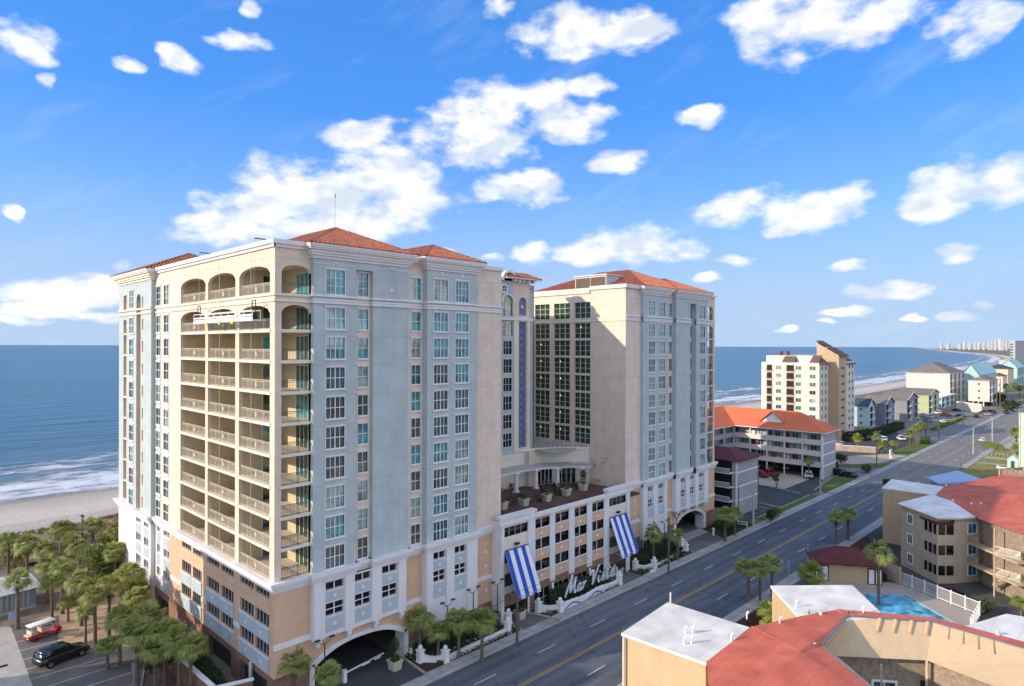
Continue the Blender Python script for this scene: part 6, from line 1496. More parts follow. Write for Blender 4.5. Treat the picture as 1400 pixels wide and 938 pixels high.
hedge('hedge','dark hedge behind the second white garden wall',[(83.5,55.2),(94.0,55.8)],2.2,1.6,dens=240)
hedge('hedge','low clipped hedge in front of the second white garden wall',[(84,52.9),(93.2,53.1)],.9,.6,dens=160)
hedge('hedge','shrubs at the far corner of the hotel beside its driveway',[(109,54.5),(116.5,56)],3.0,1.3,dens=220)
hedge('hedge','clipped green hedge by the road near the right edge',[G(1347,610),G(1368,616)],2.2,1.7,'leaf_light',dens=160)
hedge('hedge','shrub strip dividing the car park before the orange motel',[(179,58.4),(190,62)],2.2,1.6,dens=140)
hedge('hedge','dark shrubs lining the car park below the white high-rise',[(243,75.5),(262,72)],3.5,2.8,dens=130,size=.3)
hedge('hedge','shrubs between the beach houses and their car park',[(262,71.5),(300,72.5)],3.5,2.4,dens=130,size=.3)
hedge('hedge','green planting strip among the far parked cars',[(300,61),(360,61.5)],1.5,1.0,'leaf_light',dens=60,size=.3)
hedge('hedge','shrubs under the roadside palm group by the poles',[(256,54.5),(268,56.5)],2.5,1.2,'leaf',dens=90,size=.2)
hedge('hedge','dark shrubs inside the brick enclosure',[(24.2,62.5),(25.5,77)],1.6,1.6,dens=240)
# ground planting in the beds: nobody could count it
rnd=random.Random(5); b=B()
def bedfill(pts,n,hmax,ms,size):
    xs_=[p[0] for p in pts];ys_=[p[1] for p in pts]
    def inside(x_,y_):
        c=False; j=len(pts)-1
        for i in range(len(pts)):
            if (pts[i][1]>y_)!=(pts[j][1]>y_) and x_<(pts[j][0]-pts[i][0])*(y_-pts[i][1])/(pts[j][1]-pts[i][1])+pts[i][0]: c=not c
            j=i
        return c
    k=0
    while k<n:
        x_=rnd.uniform(min(xs_),max(xs_)); y_=rnd.uniform(min(ys_),max(ys_))
        if not inside(x_,y_): k+=.2; continue
        k+=1; z=rnd.uniform(.06,hmax); t=Vector((rnd.gauss(0,1),rnd.gauss(0,1),rnd.gauss(0,.6))).normalized(); w=t.orthogonal().normalized(); s=size*rnd.uniform(.5,1.2); c=Vector((x_,y_,z)); b.poly([c-t*s,c-w*s*.6,c+t*s,c+w*s*.6],rnd.choices(ms[0],ms[1])[0])
FB=(['hedge','leaf','flower_white','flower_purple'],[.72,.2,.045,.035])
bedfill([(42.4,52.3),(54.8,52.3),(54.2,54.2),(43.6,54.2)],2600,.42,FB,.12)
bedfill([(41.2,55),(43.8,54.2),(43,56.4),(41.2,56.4)],500,.5,FB,.12)
bedfill([(60.0,52.3),(74.8,52.3),(75.5,54),(60,53.2)],2600,.4,FB,.12)
bedfill([(80.4,52.3),(94.8,52.3),(95.5,54),(80.8,54)],2300,.4,FB,.12)
bedfill([(95.3,53.6),(96.4,56.8),(94,56.5),(93.6,54)],500,.4,FB,.12)
bedfill([(106.4,52.3),(117.5,52.3),(117.5,57),(108.6,57)],2600,.5,(['hedge','leaf','flower_purple'],[.7,.27,.03]),.14)
bedfill([(67,35),(79.5,35),(79.5,31),(66.5,28.5)],1500,.3,(['mulch','hedge'],[.8,.2]),.12)
bedfill([(112.5,16),(120,14),(126,8),(116,6)],1500,.6,(['hedge','leaf'],[.8,.2]),.2)
o=b.build('flowerbed_planting',origin=(0,0,0)); o['kind']='stuff'
def shrub(cx,cy,h,r,label,m='leaf',cat='shrub',n=700,size=.16,at=None,name='shrub',trunk=True):
    X_,Y_=at if at else G(cx,cy,h*.6); rnd=random.Random(int(cx*3+cy)); t=thing(name,label,cat,(X_,Y_,0)); b=B()
    for k in range(7):
        a=rnd.uniform(0,6.28); q=rnd.uniform(.0,.6)*r; rr=r*rnd.uniform(.4,.6); clump(b,(X_+math.cos(a)*q,Y_+math.sin(a)*q,h*rnd.uniform(.5,.85)),(rr,rr,rr*.8),n//7,m,size,rnd)
    b.build('crown',t)
    if trunk:
        b=B()
        for k in range(4): a=rnd.uniform(0,6.28); b.tube((X_,Y_,0),(X_+math.cos(a)*r*.4,Y_+math.sin(a)*r*.4,h*.7),.09,'branch',r1=.03,n=5)
        b.build('stem',t)
    return t
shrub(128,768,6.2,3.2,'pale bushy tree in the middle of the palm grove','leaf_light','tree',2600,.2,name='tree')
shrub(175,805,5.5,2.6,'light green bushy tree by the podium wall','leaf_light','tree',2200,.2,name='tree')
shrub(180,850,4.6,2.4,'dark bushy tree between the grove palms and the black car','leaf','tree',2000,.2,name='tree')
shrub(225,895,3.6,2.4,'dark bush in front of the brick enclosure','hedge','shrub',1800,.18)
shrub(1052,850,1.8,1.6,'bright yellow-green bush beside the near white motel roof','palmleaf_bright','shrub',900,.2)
shrub(1070,700,0,0,'x') if False else None
shrub(1055,705,2.2,1.6,'dark round bush at the car park exit by the road','hedge','shrub',900,.2)
shrub(1065,700,1.6,.9,'small yellow-green bush beside the dark round one','leaf_light','shrub',400,.18)
shrub(1150,626,2.6,2.4,'dark round bush behind the end wall of the orange-roofed motel','hedge','shrub',900,.22)
shrub(1186,640,2.0,2.0,'shrub group on the street corner lawn','leaf','shrub',900,.2)
shrub(1212,660,2.4,1.6,'dark bush beyond the far tan motel wing by the road','hedge','shrub',800,.2)
shrub(1200,785,1.6,1.3,'shrub at the foot of the tan motel block near the pool fence','leaf','shrub',600,.16)
shrub(1062,655,3.6,1.2,'tangled dark shrub below the sunlit motel palm','leaf','shrub',700,.2)
shrub(1366,545,6,5,'dark tree mass left of the far palms by the yellow house','hedge','tree',900,.6,name='tree')
shrub(1380,555,5,5,'dark tree mass below the far palms by the road','hedge','tree',900,.6,name='tree')
shrub(1345,826,1.8,1.4,'brown-green shrub at the corner of the white pool fence','leaf','shrub',500,.16)
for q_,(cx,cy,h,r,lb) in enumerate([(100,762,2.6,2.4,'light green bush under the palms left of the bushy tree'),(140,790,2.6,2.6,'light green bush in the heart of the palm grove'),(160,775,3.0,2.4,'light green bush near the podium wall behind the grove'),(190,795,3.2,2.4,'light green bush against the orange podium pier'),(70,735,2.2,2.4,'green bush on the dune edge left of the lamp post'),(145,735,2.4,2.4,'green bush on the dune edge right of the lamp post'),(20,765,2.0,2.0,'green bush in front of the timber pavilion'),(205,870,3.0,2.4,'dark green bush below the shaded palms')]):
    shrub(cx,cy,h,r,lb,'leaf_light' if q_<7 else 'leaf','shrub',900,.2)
# small bare-branched crape myrtles in terrace planters
def planter(x_,y_,z_,s,label,plant,group=None,hgt=1.6):
    t=thing('planter',label,'planter',(x_,y_,z_),0,group); b=B()
    w=s/2; b.mesh([(x_-w*.8,y_-w*.8,z_),(x_+w*.8,y_-w*.8,z_),(x_+w*.8,y_+w*.8,z_),(x_-w*.8,y_+w*.8,z_),(x_-w,y_-w,z_+s*.8),(x_+w,y_-w,z_+s*.8),(x_+w,y_+w,z_+s*.8),(x_-w,y_+w,z_+s*.8)],[(0,1,5,4),(1,2,6,5),(2,3,7,6),(3,0,4,7)],'terracotta_planter')
    for a0,a1,c0,c1 in ((-w-.06,w+.06,-w-.06,-w+.06),(-w-.06,w+.06,w-.06,w+.06),(-w-.06,-w+.06,-w+.06,w-.06),(w-.06,w+.06,-w+.06,w-.06)): b.box(x_+a0,x_+a1,y_+c0,y_+c1,z_+s*.75,z_+s*.87,'terracotta_planter')
    b.box(x_-w*.82,x_+w*.82,y_-w*.82,y_+w*.82,z_,z_+.08,'terracotta_planter'); b.build('box',t)
    b=B(); b.poly([(x_-w*.96,y_-w*.96,z_+s*.74),(x_+w*.96,y_-w*.96,z_+s*.74),(x_+w*.96,y_+w*.96,z_+s*.74),(x_-w*.96,y_+w*.96,z_+s*.74)],'soil'); b.build('soil',t)
    rnd=random.Random(int(x_*10)); b=B(); zt=z_+s*.74
    if plant=='bare':
        for k in range(9):
            a=rnd.uniform(0,6.28); q=Vector((x_+math.cos(a)*.5*hgt*.6,y_+math.sin(a)*.5*hgt*.6,zt+hgt*rnd.uniform(.6,.9))); b.tube((x_,y_,zt),q,.035,'branch',r1=.018,n=5)
            for j in range(4): e=q+Vector((rnd.gauss(0,.28),rnd.gauss(0,.28),rnd.uniform(.1,.5)))*hgt*.5; b.tube(q,e,.016,'branch',r1=.006,n=4); clump(b,e,(.12,.12,.12),5,'leaf',.06,rnd)
        b.build('small_tree',t); b=B()
        clump(b,(x_,y_,zt+.1),(w*.8,w*.8,.2),90,'leaf',.09,rnd); b.build('underplanting',t)
    else:
        clump(b,(x_,y_,zt+.25*hgt),(w*.9,w*.9,.3*hgt),240,'leaf',.1,rnd)
        if plant=='topiary': b.tube((x_,y_,zt),(x_,y_,zt+1.9),.05,'branch',n=5); clump(b,(x_,y_,zt+1.7),(.5,.5,.75),420,'hedge',.1,rnd)
        b.build('plant',t)
    return t
TZ=10.9
def GT(px,py,z=TZ): return G(px,py,z)
for px,py,pl,lab,hg in [(692,697,'bare','terrace planter with leafless shrub beside the near tower',1.8),(721,692,'low','terrace planter with low green bush, second from the near tower',1.4),(752,686,'bare','terrace planter with bare shrub in the middle of the terrace',2.0),(779,678,'bare','terrace planter with bare shrub near the glass doors',2.6),(802,671,'topiary','terrace planter with dense green shrub before the last column',2.4),(825,663,'bare','terrace planter with spreading bare tree beside the far tower wall',2.8)]:
    X_,Y_=GT(px,py); planter(X_,Y_+.6,TZ,1.15,lab,pl,'planters on the hotel terrace',hg*1.25)
for q_,(px,py,h_,r_,lb) in enumerate([(700,690,1.3,.9,'dark terrace shrub left of the second planter'),(712,683,1.1,.8,'dark terrace shrub behind the second planter'),(738,686,1.3,.9,'dark terrace shrub between the second and third planters'),(763,677,1.2,.9,'dark terrace shrub between the third and fourth planters'),(772,672,1.0,.8,'dark terrace shrub behind the fourth planter'),(790,668,1.2,.8,'dark terrace shrub near the last column')]):
    X_,Y_=GT(px,py); rnd=random.Random(q_); t=thing('shrub',lb,'shrub',(X_,Y_,TZ)); b=B(); clump(b,(X_,Y_,TZ+h_*.55),(r_,r_,h_*.5),260,'hedge',.1,rnd); b.build('crown',t)
for px,py,lab,pl in [(541,915,'cream square planter beside the garage arch driveway','topiary'),(712,845,'cream square planter by the left striped awning','low'),(846,786,'cream square planter by the right striped awning','low')]:
    X_,Y_=G(px,py); planter(X_,Y_,0,1.15,lab,pl,None,1.2)
# ================================================================== VEHICLES
def loft(b,rings,m,cap=True):
    n=len(rings[0]); v=[p for r_ in rings for p in r_]; f=[]
    for k in range(len(rings)-1):
        for i in range(n): a=k*n+i;c=k*n+(i+1)%n; f.append((a,c,c+n,a+n))
    if cap: f.append(tuple(range(n))[::-1]); f.append(tuple(range((len(rings)-1)*n,len(rings)*n)))
    b.mesh(v,f,m,True)
def ring_yz(x_,w,z0,z1,wt=None,r=.1):
    wt=w if wt is None else wt
    return [(x_,-w+r,z0),(x_,w-r,z0),(x_,w,z0+r),(x_,w,z0+(z1-z0)*.55),(x_,wt,z1-r*.8),(x_,wt-r,z1),(x_,-wt+r,z1),(x_,-wt,z1-r*.8),(x_,-w,z0+(z1-z0)*.55),(x_,-w,z0+r)]
_cars={}
def make_car(style,paint):
    """prototype at the origin, nose towards +X"""
    if style=='suv': L,W,Hc,hb=4.9,.97,1.78,1.02; st=[(-2.42,.80,.55,.95),(-2.36,.93,.38,1.05),(-1.6,.97,.30,1.06),(1.2,.97,.30,1.04),(1.55,.95,.32,1.0),(2.25,.90,.36,.88),(2.42,.80,.5,.75)]; gh=[(-2.3,.86,.84,1.04),(-2.12,.88,.72,1.70),(-1.2,.88,.73,1.78),(.25,.88,.72,1.76),(1.25,.86,.84,1.05)]; roof=(-2.1,.28)
    elif style=='pickup': L,W,Hc,hb=5.4,.97,1.8,1.05; st=[(-2.7,.85,.5,1.0),(-2.65,.95,.4,1.08),(-.6,.97,.34,1.08),(1.3,.97,.34,1.08),(2.45,.93,.38,.98),(2.65,.85,.5,.85)]; gh=[(-.75,.86,.84,1.07),(-.6,.88,.74,1.72),(.6,.88,.74,1.76),(1.35,.86,.82,1.08)]; roof=(-.58,.62)
    else: L,W,Hc,hb=4.6,.90,1.45,.92; st=[(-2.28,.74,.5,.86),(-2.2,.86,.36,.95),(-1.3,.90,.26,.94),(.9,.90,.26,.92),(1.5,.88,.28,.84),(2.1,.82,.34,.72),(2.28,.70,.45,.6)]; gh=[(-1.95,.78,.74,.93),(-1.2,.80,.62,1.38),(-.2,.80,.63,1.45),(.35,.80,.62,1.42),(1.15,.78,.74,.92)]; roof=(-1.15,.38)
    t=thing('parked_car','x','car',(0,0,0)); b=B(); loft(b,[ring_yz(x_,w,z0,z1) for x_,w,z0,z1 in st],paint)
    for sx in (-1,1):     # dark wheel arches
        xw=sx*L*.305
        for sy in (-1,1): b.tube((xw,sy*(W-.14),.36),(xw,sy*(W+.004),.36),.40,'tyre',n=14)
    b.box(st[0][0]-.03,st[0][0]+.06,-.6,.6,.5,.72,'tyre') if style!='x' else None
    b.build('body',t)
    b=B(); loft(b,[ring_yz(x_,w,.9,z1,wt,.07) for x_,w,wt,z1 in gh],'glass_car'); b.build('windows',t)
    b=B(); zt=max(g[3] for g in gh); x0,x1=roof; wt=gh[1][2]-.02; loft(b,[ring_yz(x0-.1,wt-.1,zt-.12,zt-.06,wt-.14,.02),ring_yz(x0,wt,zt-.1,zt+.015,wt-.05,.03),ring_yz(x1,wt,zt-.1,zt+.015,wt-.05,.03),ring_yz(x1+.12,wt-.08,zt-.12,zt-.05,wt-.12,.02)],paint)
    for sy in (-1,1):
        for a_,c_ in ((gh[0],gh[1]),(gh[-1],gh[-2])): b.bar((a_[0],sy*(a_[2]+.02),a_[3]),(c_[0],sy*(c_[2]-.0),c_[3]-.03),.07,.07,paint)
        xm=(roof[0]+roof[1])/2; b.bar((xm,sy*.875*W/.97,hb),(xm,sy*(wt+.01),zt-.05),.08,.05,paint)
    b.build('roof',t)
    for sx in (-1,1):
        for sy in (-1,1):
            b=B(); xw=sx*L*.305; b.tube((xw,sy*(W-.2),.35),(xw,sy*(W+.02),.35),.35,'tyre',n=16); w_=b.build('wheel',t)
            b=B(); b.tube((xw,sy*(W+.021),.35),(xw,sy*(W+.035),.35),.21,'rim',n=12); b.build('rim',w_)
    xe=st[-1][0]; xb=st[0][0]
    for sy in (-1,1):
        b=B(); b.box(xe-.14,xe-.02,sy*.52,sy*.76,.64,.78,'lamp_clear'); b.build('headlight',t)
        b=B(); b.box(xb+.0,xb+.1,sy*.60,sy*.82,.78,.98,'lamp_red'); b.build('tail_light',t)
    if style=='pickup':
        b=B(); b.box(-2.55,-.8,-.78,.78,1.06,1.10,'tyre'); b.build('cargo_bed',t)
    return t
used={}
def car(px,py,deg,style,paint,label,at=None,cat=None,name='parked_car',group=None):
    key=(style,paint); X_,Y_=at if at else G(px,py)
    if key not in used: t=make_car(style,paint); used[key]=t; t.location=(X_,Y_,.012); t.rotation_euler=(0,0,R(deg)); t['label']=label
    else: t=dup(used[key],(X_,Y_,.012),R(deg),label)
    t['category']=cat or {'suv':'car','sedan':'car','pickup':'pickup truck'}[style]; t.name=name
    if group: t['group']=group
    elif 'group' in t: del t['group']
    return t
P0=Vector(G(57,919));P1=Vector(G(124,893)); md=(P0+P1)/2; dg=math.degrees(math.atan2(*(P1-P0).yx))
car(0,0,dg,'suv','car_black','black estate car parked nose-in beside the palm grove',at=(md.x-.2,md.y+.9))
MP='cars parked by the orange-roofed motel'; 
for a in [(1012,695,100,'suv','car_white','white car parked tight against the grey apartment block'),
(1029,647,80,'sedan','car_silver','silver car at the left of the row by the grey block'),
(1040,652,75,'sedan','car_red','left red car in the row before the orange-roofed motel'),
(1051,650,75,'pickup','car_red','red pickup beside the left red car before the motel'),
(1047,641,80,'suv','car_grey','dark grey car behind the two red cars'),
(1056,640,80,'sedan','car_silver','silver car at the back of the row behind the red pickup'),
(1106,653,20,'suv','car_white','white SUV crossing the car park below the dark palm'),
(1083,643,100,'sedan','car_white','white car parked under the motel carport'),
(1143,649,70,'suv','car_black','left dark car in the pair by the motel end wall'),
(1160,652,70,'sedan','car_black','right dark car in the pair by the motel end wall')]: car(*a[:5],a[5],group=MP)
HP='cars parked below the white high-rise and beach houses'
for a in [(1149,609,60,'sedan','car_silver','silver car closest to the lift tower of the white high-rise'),
(1141,613,60,'sedan','car_white','white car half hidden by the motel end wall'),
(1158,613,60,'suv','car_grey','grey car behind the stone wall below the high-rise'),
(1181,601,60,'suv','car_grey','dark grey car between the two round palms'),
(1185,597,60,'sedan','car_silver','silver car in the shade between the round palms'),
(1190,592,60,'sedan','car_blue','dark blue car at the back of the shaded car park'),
(1207,603,30,'suv','car_white','white van-like car left of the corner sign palms'),
(1232,602,30,'pickup','car_white','white pickup beside the roadside palm group'),
(1262,569,60,'sedan','car_white','white car by the green house'),
(1271,572,30,'pickup','car_white','white pickup behind the crossarm pole'),
(1268,577,50,'sedan','car_silver','silver car behind the roadside palms'),
(1290,578,40,'sedan','car_white','white car by the far planting strip'),
(1293,569,60,'pickup','car_orange','orange pickup in the far car park'),
(1281,566,60,'suv','car_white','white car at the back of the far car park'),
(1313,570,60,'sedan','car_blue','blue car in the middle of the far car park'),
(1335,571,20,'sedan','car_black','black car beside the far planting strip'),
(1345,566,60,'suv','car_grey','grey car left in the tight row beside the road'),
(1350,568,60,'sedan','car_silver','silver car in the tight row beside the road'),
(1354,565,60,'suv','car_black','black car right in the tight row beside the road'),
(1307,562,60,'sedan','car_grey','grey car in front of the long cream wall')]: car(*a[:5],a[5],group=HP)
car(1344,604,0,'sedan','car_white','white car driving away on the near lanes of the road',name='car')
car(1376,566,180,'suv','car_black','dark car far away on the road',name='car')
# cars on the open parking decks
DG='cars inside the hotel parking podium'
def deck(px,py,z,paint,lab):
    a=dr(px); s=(55+3.2)/a[1]; X_=s*a[0]; c=car(0,0,270,'sedan',paint,lab,at=(X_,58.2),group=DG); c.location.z=z+.02
for px,z,pt,lab in [(737,3.95,'car_silver','silver car showing in the third-row bay beside the left awning'),(769,6.65,'car_silver','silver car in the second-row bay of the parking podium'),(790,6.65,'car_grey','grey car in the second-row bay right of the middle'),(792,3.95,'car_silver','silver car in the third-row bay right of the middle'),(739,9.4,'car_black','dark car in the top-row bay beside the left awning'),(816,9.4,'car_blue','blue car in the top-row bay beside the right awning')]: deck(px,0,z,pt,lab)
# golf cart
P0=Vector(G(40,878));P1=Vector(G(80,864)); md=(P0+P1)/2; dg=math.atan2(*(P1-P0).yx)
GC=thing('golf_cart','red six-seat golf cart with white roof and cream seats by the orange path','golf cart',(md.x,md.y,0.012),dg); GC.scale=(.9,.9,.9)
def lpart(nm,fn,par=GC):
    b=B(); fn(b); return b.build(nm,par,local=True)
def f(b):
    loft(b,[ring_yz(-1.95,.55,.3,.55,r=.05),ring_yz(-1.7,.6,.28,.62,r=.05),ring_yz(1.2,.6,.28,.5,r=.05),ring_yz(1.3,.6,.28,.95,.5,r=.08),ring_yz(1.85,.5,.35,.8,.42,r=.08),ring_yz(1.98,.4,.45,.65,.35,r=.05)],'car_red')
    b.box(-1.6,-.9,-.56,.56,.45,.8,'car_red'); b.box(-.45,.2,-.56,.56,.45,.72,'car_red')
lpart('body',f)
for xx in (-1.25,-.1): lpart('seat',lambda b,xx=xx:(b.box(xx-.3,xx+.28,-.55,.55,.8,.94,'seat_cream'),b.box(xx-.36,xx-.26,-.55,.55,.9,1.35,'seat_cream')))
lpart('seat',lambda b:(b.box(-1.95,-1.6,-.55,.55,.72,.84,'seat_cream')))
lpart('roof',lambda b:loft(b,[ring_yz(-1.75,.55,1.86,1.93,r=.02),ring_yz(-1.6,.66,1.84,1.97,r=.03),ring_yz(1.1,.66,1.86,1.99,r=.03),ring_yz(1.25,.55,1.86,1.93,r=.02)],'white'))
def f(b):
    for sy in (-.58,.58):
        b.bar((1.35,sy,.9),(1.05,sy,1.9),.04,.04,'metal_roof'); b.bar((-1.6,sy,.7),(-1.55,sy,1.9),.04,.04,'metal_roof'); b.bar((-.35,sy,.8),(-.35,sy,1.9),.035,.035,'metal_roof')
lpart('roof_post',f)
lpart('steering_wheel',lambda b:(b.tube((.95,.25,1.0),(.75,.25,1.15),.03,'tyre'),b.tube((.76,.25,1.14),(.73,.25,1.17),.17,'tyre')))
lpart('windscreen',lambda b:b.poly([(1.36,-.55,.95),(1.36,.55,.95),(1.08,.55,1.84),(1.08,-.55,1.84)],'lamp_clear')) if False else None
for xx in (-1.35,1.4):
    for sy in (-1,1):
        w_=lpart('wheel',lambda b:b.tube((xx,sy*.45,.26),(xx,sy*.66,.26),.26,'tyre',n=14)); lpart('rim',lambda b:b.tube((xx,sy*.661,.26),(xx,sy*.675,.26),.14,'rim',n=10),w_)
tb=B(); q=GC.location+Matrix.Rotation(dg,3,'Z')@Vector((-.1,.1,0)); tb.sphere((q.x,q.y,1.15),.22,'orange_cloth',8,5,.9); tb.build('bag',origin=(q.x,q.y,.95),label='orange and yellow bundle lying on the golf cart seat',category='bag')
# ================================================================== STREET FURNITURE AND SMALL THINGS
def on(Px,Py): return (Px,Py)
# white garden walls with ball finials
def gwall(label,pts,piers,h=.55,hc=1.0):
    t=thing('garden_wall',label,'garden wall',(*pts[0],0)); 
    for i,(p,q) in enumerate(zip(pts[:-1],pts[1:])):
        b=B(); P=PL(p,q); n=14; curved_=i!=1
        for j in range(n):
            u0=P.L*j/n;u1=P.L*(j+1)/n; tt=(j+.5)/n; hh=h+(hc-h)*(2*tt-1)**2 if curved_ else h+.12*math.sin(tt*math.pi*piers[0]) if piers[0]>1 else h
            b.pbox(P,u0,u1,-.05,hh,-.13,.13,'white'); b.pbox(P,u0,u1,hh,hh+.07,-.2,.2,'white')
        b.build('wall',t)
    for x_,y_ in pts:
        b=B(); b.box(x_-.3,x_+.3,y_-.3,y_+.3,-.05,1.25,'white'); b.box(x_-.38,x_+.38,y_-.38,y_+.38,1.25,1.38,'white'); b.box(x_-.36,x_+.36,y_-.36,y_+.36,-.04,.2,'white'); p_=b.build('pier',t)
        b=B(); b.sphere((x_,y_,1.62),.25,'white',12,8); b.tube((x_,y_,1.38),(x_,y_,1.45),.12,'white'); b.build('ball_finial',p_)
    return t
g=lambda px,py: G(px,py)
gwall('low white wall with ball finials round the first hotel flowerbed by the garage arch',[g(575.7,905.7),g(610,906),g(695,866),g(696,853)],(1,))
SWALL=gwall('wavy low white wall with ball finials in front of the script sign',[g(737,837.5),g(766.6,837),g(847.5,799),g(841,789)],(4,),h=.75)
gwall('low white wall with ball finials round the flowerbed before the far tower',[g(869.4,779.7),g(895,778),g(938.5,756),g(932.7,749)],(1,))
b=B(); P=PL(g(766.6,837),g(847.5,799))   # blue swoosh painted on the wavy wall
for c0,c1 in ((.06,.30),(.45,.68)):
    n=12
    for j in range(n):
        u0=P.L*(c0+(c1-c0)*j/n);u1=P.L*(c0+(c1-c0)*(j+1)/n); z0=.12+.5*math.sin(math.pi*(j+.0)/n)*.9; z1=.12+.5*math.sin(math.pi*(j+1)/n)*.9
        b.mesh([P(u0,z0-.10,-.145),P(u1,z1-.10,-.145),P(u1,z1+.08,-.145),P(u0,z0+.08,-.145)],[(0,1,2,3)],'blue_stripe')
o=b.build('wave_emblem',SWALL)
# script sign : Mar Vista
SGN=thing('sign','white script letters Mar Vista on a dark frame above the wavy white wall','sign',(*g(773,828),0))
s0=Vector(g(771,826))+Vector((0,.0)); s1=Vector(g(846,792)); P=PL(tuple(s0),tuple(s1)); LW=P.L
b=B()
for z in (1.0,1.55,2.1): b.bar(P(.4,z,.12),P(LW-.2,z,.12),.05,.05,'green_post')
for i in range(8): u=.5+(LW-1)*i/7; b.bar(P(u,0,.12),P(u,2.2,.12),.06,.06,'green_post')
b.build('frame',SGN)
strokes={ # italic brush strokes: (x,z) paths on a unit of cap height, with widths
'M':[([(0,-.06),(.16,.35),(.42,1.0)],.05,.10),([(.42,1.0),(.50,.55),(.56,.12)],.11,.13),([(.56,.12),(.78,.6),(.98,1.04)],.05,.07),([(.98,1.04),(.97,.55),(1.0,.15),(1.08,.02),(1.2,.14)],.12,.09)],
'a':[([(.42,.42),(.3,.5),(.12,.42),(.02,.2),(.1,.03),(.25,.06),(.42,.42)],.07,.08),([(.42,.46),(.36,.2),(.38,.04),(.48,.04),(.58,.16)],.10,.06)],
'r':[([(.02,.5),(.06,.28),(.04,.02)],.07,.10),([(.06,.22),(.18,.42),(.36,.47)],.05,.08)],
'V':[([(-.18,.72),(-.1,.9),(.1,.98),(.22,.86),(.24,.4),(.26,.0)],.07,.13),([(.26,.0),(.45,.45),(.72,1.08),(.9,1.2)],.05,.08)],
'i':[([(0,.15),(.12,.48),(.1,.2),(.13,.03),(.22,.05),(.3,.16)],.08,.07),([(.2,.66),(.24,.72)],.09,.09)],
's':[([(0,.08),(.14,.3),(.26,.54),(.25,.35),(.34,.2),(.28,.05),(.1,.03)],.06,.09),([(.3,.08),(.42,.16)],.05,.04)],
't':[([(0,.15),(.18,.6),(.3,1.0)],.06,.10),([(.28,.95),(.14,.3),(.15,.05),(.26,.04),(.36,.16)],.11,.07),([(.02,.66),(.45,.74)],.06,.05)]}
def letter(ch,u0,z0,hgt,name='letter'):
    b=B(); sl=.42
    for pts,wa,wb in strokes[ch]:
        q=sm([(p[0]+sl*p[1]*.55,p[1]) for p in pts],5) if len(pts)>2 else [(p[0]+sl*p[1]*.55,p[1]) for p in pts]
        n=len(q)
        for i in range(n-1):
            t0=i/(n-1);t1=(i+1)/(n-1); w0=(wa+(wb-wa)*math.sin(math.pi*min(1,t0+.15)))*.62; w1=(wa+(wb-wa)*math.sin(math.pi*min(1,t1+.15)))*.62
            dx_,dz_=q[i+1][0]-q[i][0],q[i+1][1]-q[i][1]; l=math.hypot(dx_,dz_) or 1; nx_,nz_=-dz_/l,dx_/l
            A=[(q[i][0]+nx_*w0,q[i][1]+nz_*w0),(q[i][0]-nx_*w0,q[i][1]-nz_*w0),(q[i+1][0]-nx_*w1,q[i+1][1]-nz_*w1),(q[i+1][0]+nx_*w1,q[i+1][1]+nz_*w1)]
            v=[P(u0+a[0]*hgt*.95,z0+a[1]*hgt,-.08) for a in A]+[P(u0+a[0]*hgt*.95,z0+a[1]*hgt,.08) for a in A]
            b.mesh(v,[(0,1,2,3),(7,6,5,4),(0,4,5,1),(2,6,7,3)],'white_letter')
    return b.build(name,SGN)
hs_=1.95; zb=.85; u=.35; sc_=(LW-1.0)/ (hs_*5.75)
for ch,adv in (('M',1.22),('a',.6),('r',.5),('V',.78),('i',.43),('s',.54),('t',.5),('a',.6)):
    if ch=='V': u+=.35*hs_*sc_
    letter(ch,u,zb,hs_*1.0); u+=adv*hs_*sc_*1.02
# twin-headed black lamps
def twin_lamp(px,pb,label,h=5.6,at=None):
    X_,Y_=at or G(px,pb); t=thing('street_lamp',label,'street lamp',(X_,Y_,0),0,'black twin-headed lamps along the hotel front')
    b=B(); b.tube((X_,Y_,0),(X_,Y_,h-.5),.075,'black_metal',r1=.055); b.tube((X_,Y_,0),(X_,Y_,.5),.13,'black_metal'); b.build('pole',t)
    b=B(); n=8
    for s in (-1,1):
        pts=[(X_+s*.62*math.sin(math.pi/2*k/n),Y_,h-.5+.45*(1-math.cos(math.pi/2*k/n))) for k in range(n+1)]; b.path(pts,.035,'black_metal')
        b.box(X_+s*.35-.0,X_+s*.95,Y_-.12,Y_+.12,h-.02,h+.06,'black_metal') if False else None
    b.build('arm',t)
    for s in (-1,1):
        b=B(); b.box(X_+s*.5,X_+s*1.0,Y_-.13,Y_+.13,h-.06,h+.05,'black_metal'); hd=b.build('lamp_head',t); b=B(); b.box(X_+s*.53,X_+s*.97,Y_-.1,Y_+.1,h-.075,h-.062,'lamp_clear'); b.build('lens',hd)
for X_,Y_,lab in [(*G(445,873,5.6),'black twin lamp in front of the left end of the garage arch'),(*G(613,822,5.6),'black twin lamp leftmost of three over the first flowerbed'),(*G(648,804,5.6),'black twin lamp in the middle over the first flowerbed'),(*G(681,794,5.6),'black twin lamp rightmost over the first flowerbed by the awning'),(*G(892,716,5.6),'black twin lamp left of the wooden pole before the far tower'),(*G(909,712,5.6),'black twin lamp just left of the wooden pole top'),(*G(926,704,5.6),'black twin lamp right of the wooden pole by the far arch')]: twin_lamp(0,0,lab,at=(X_,Y_))
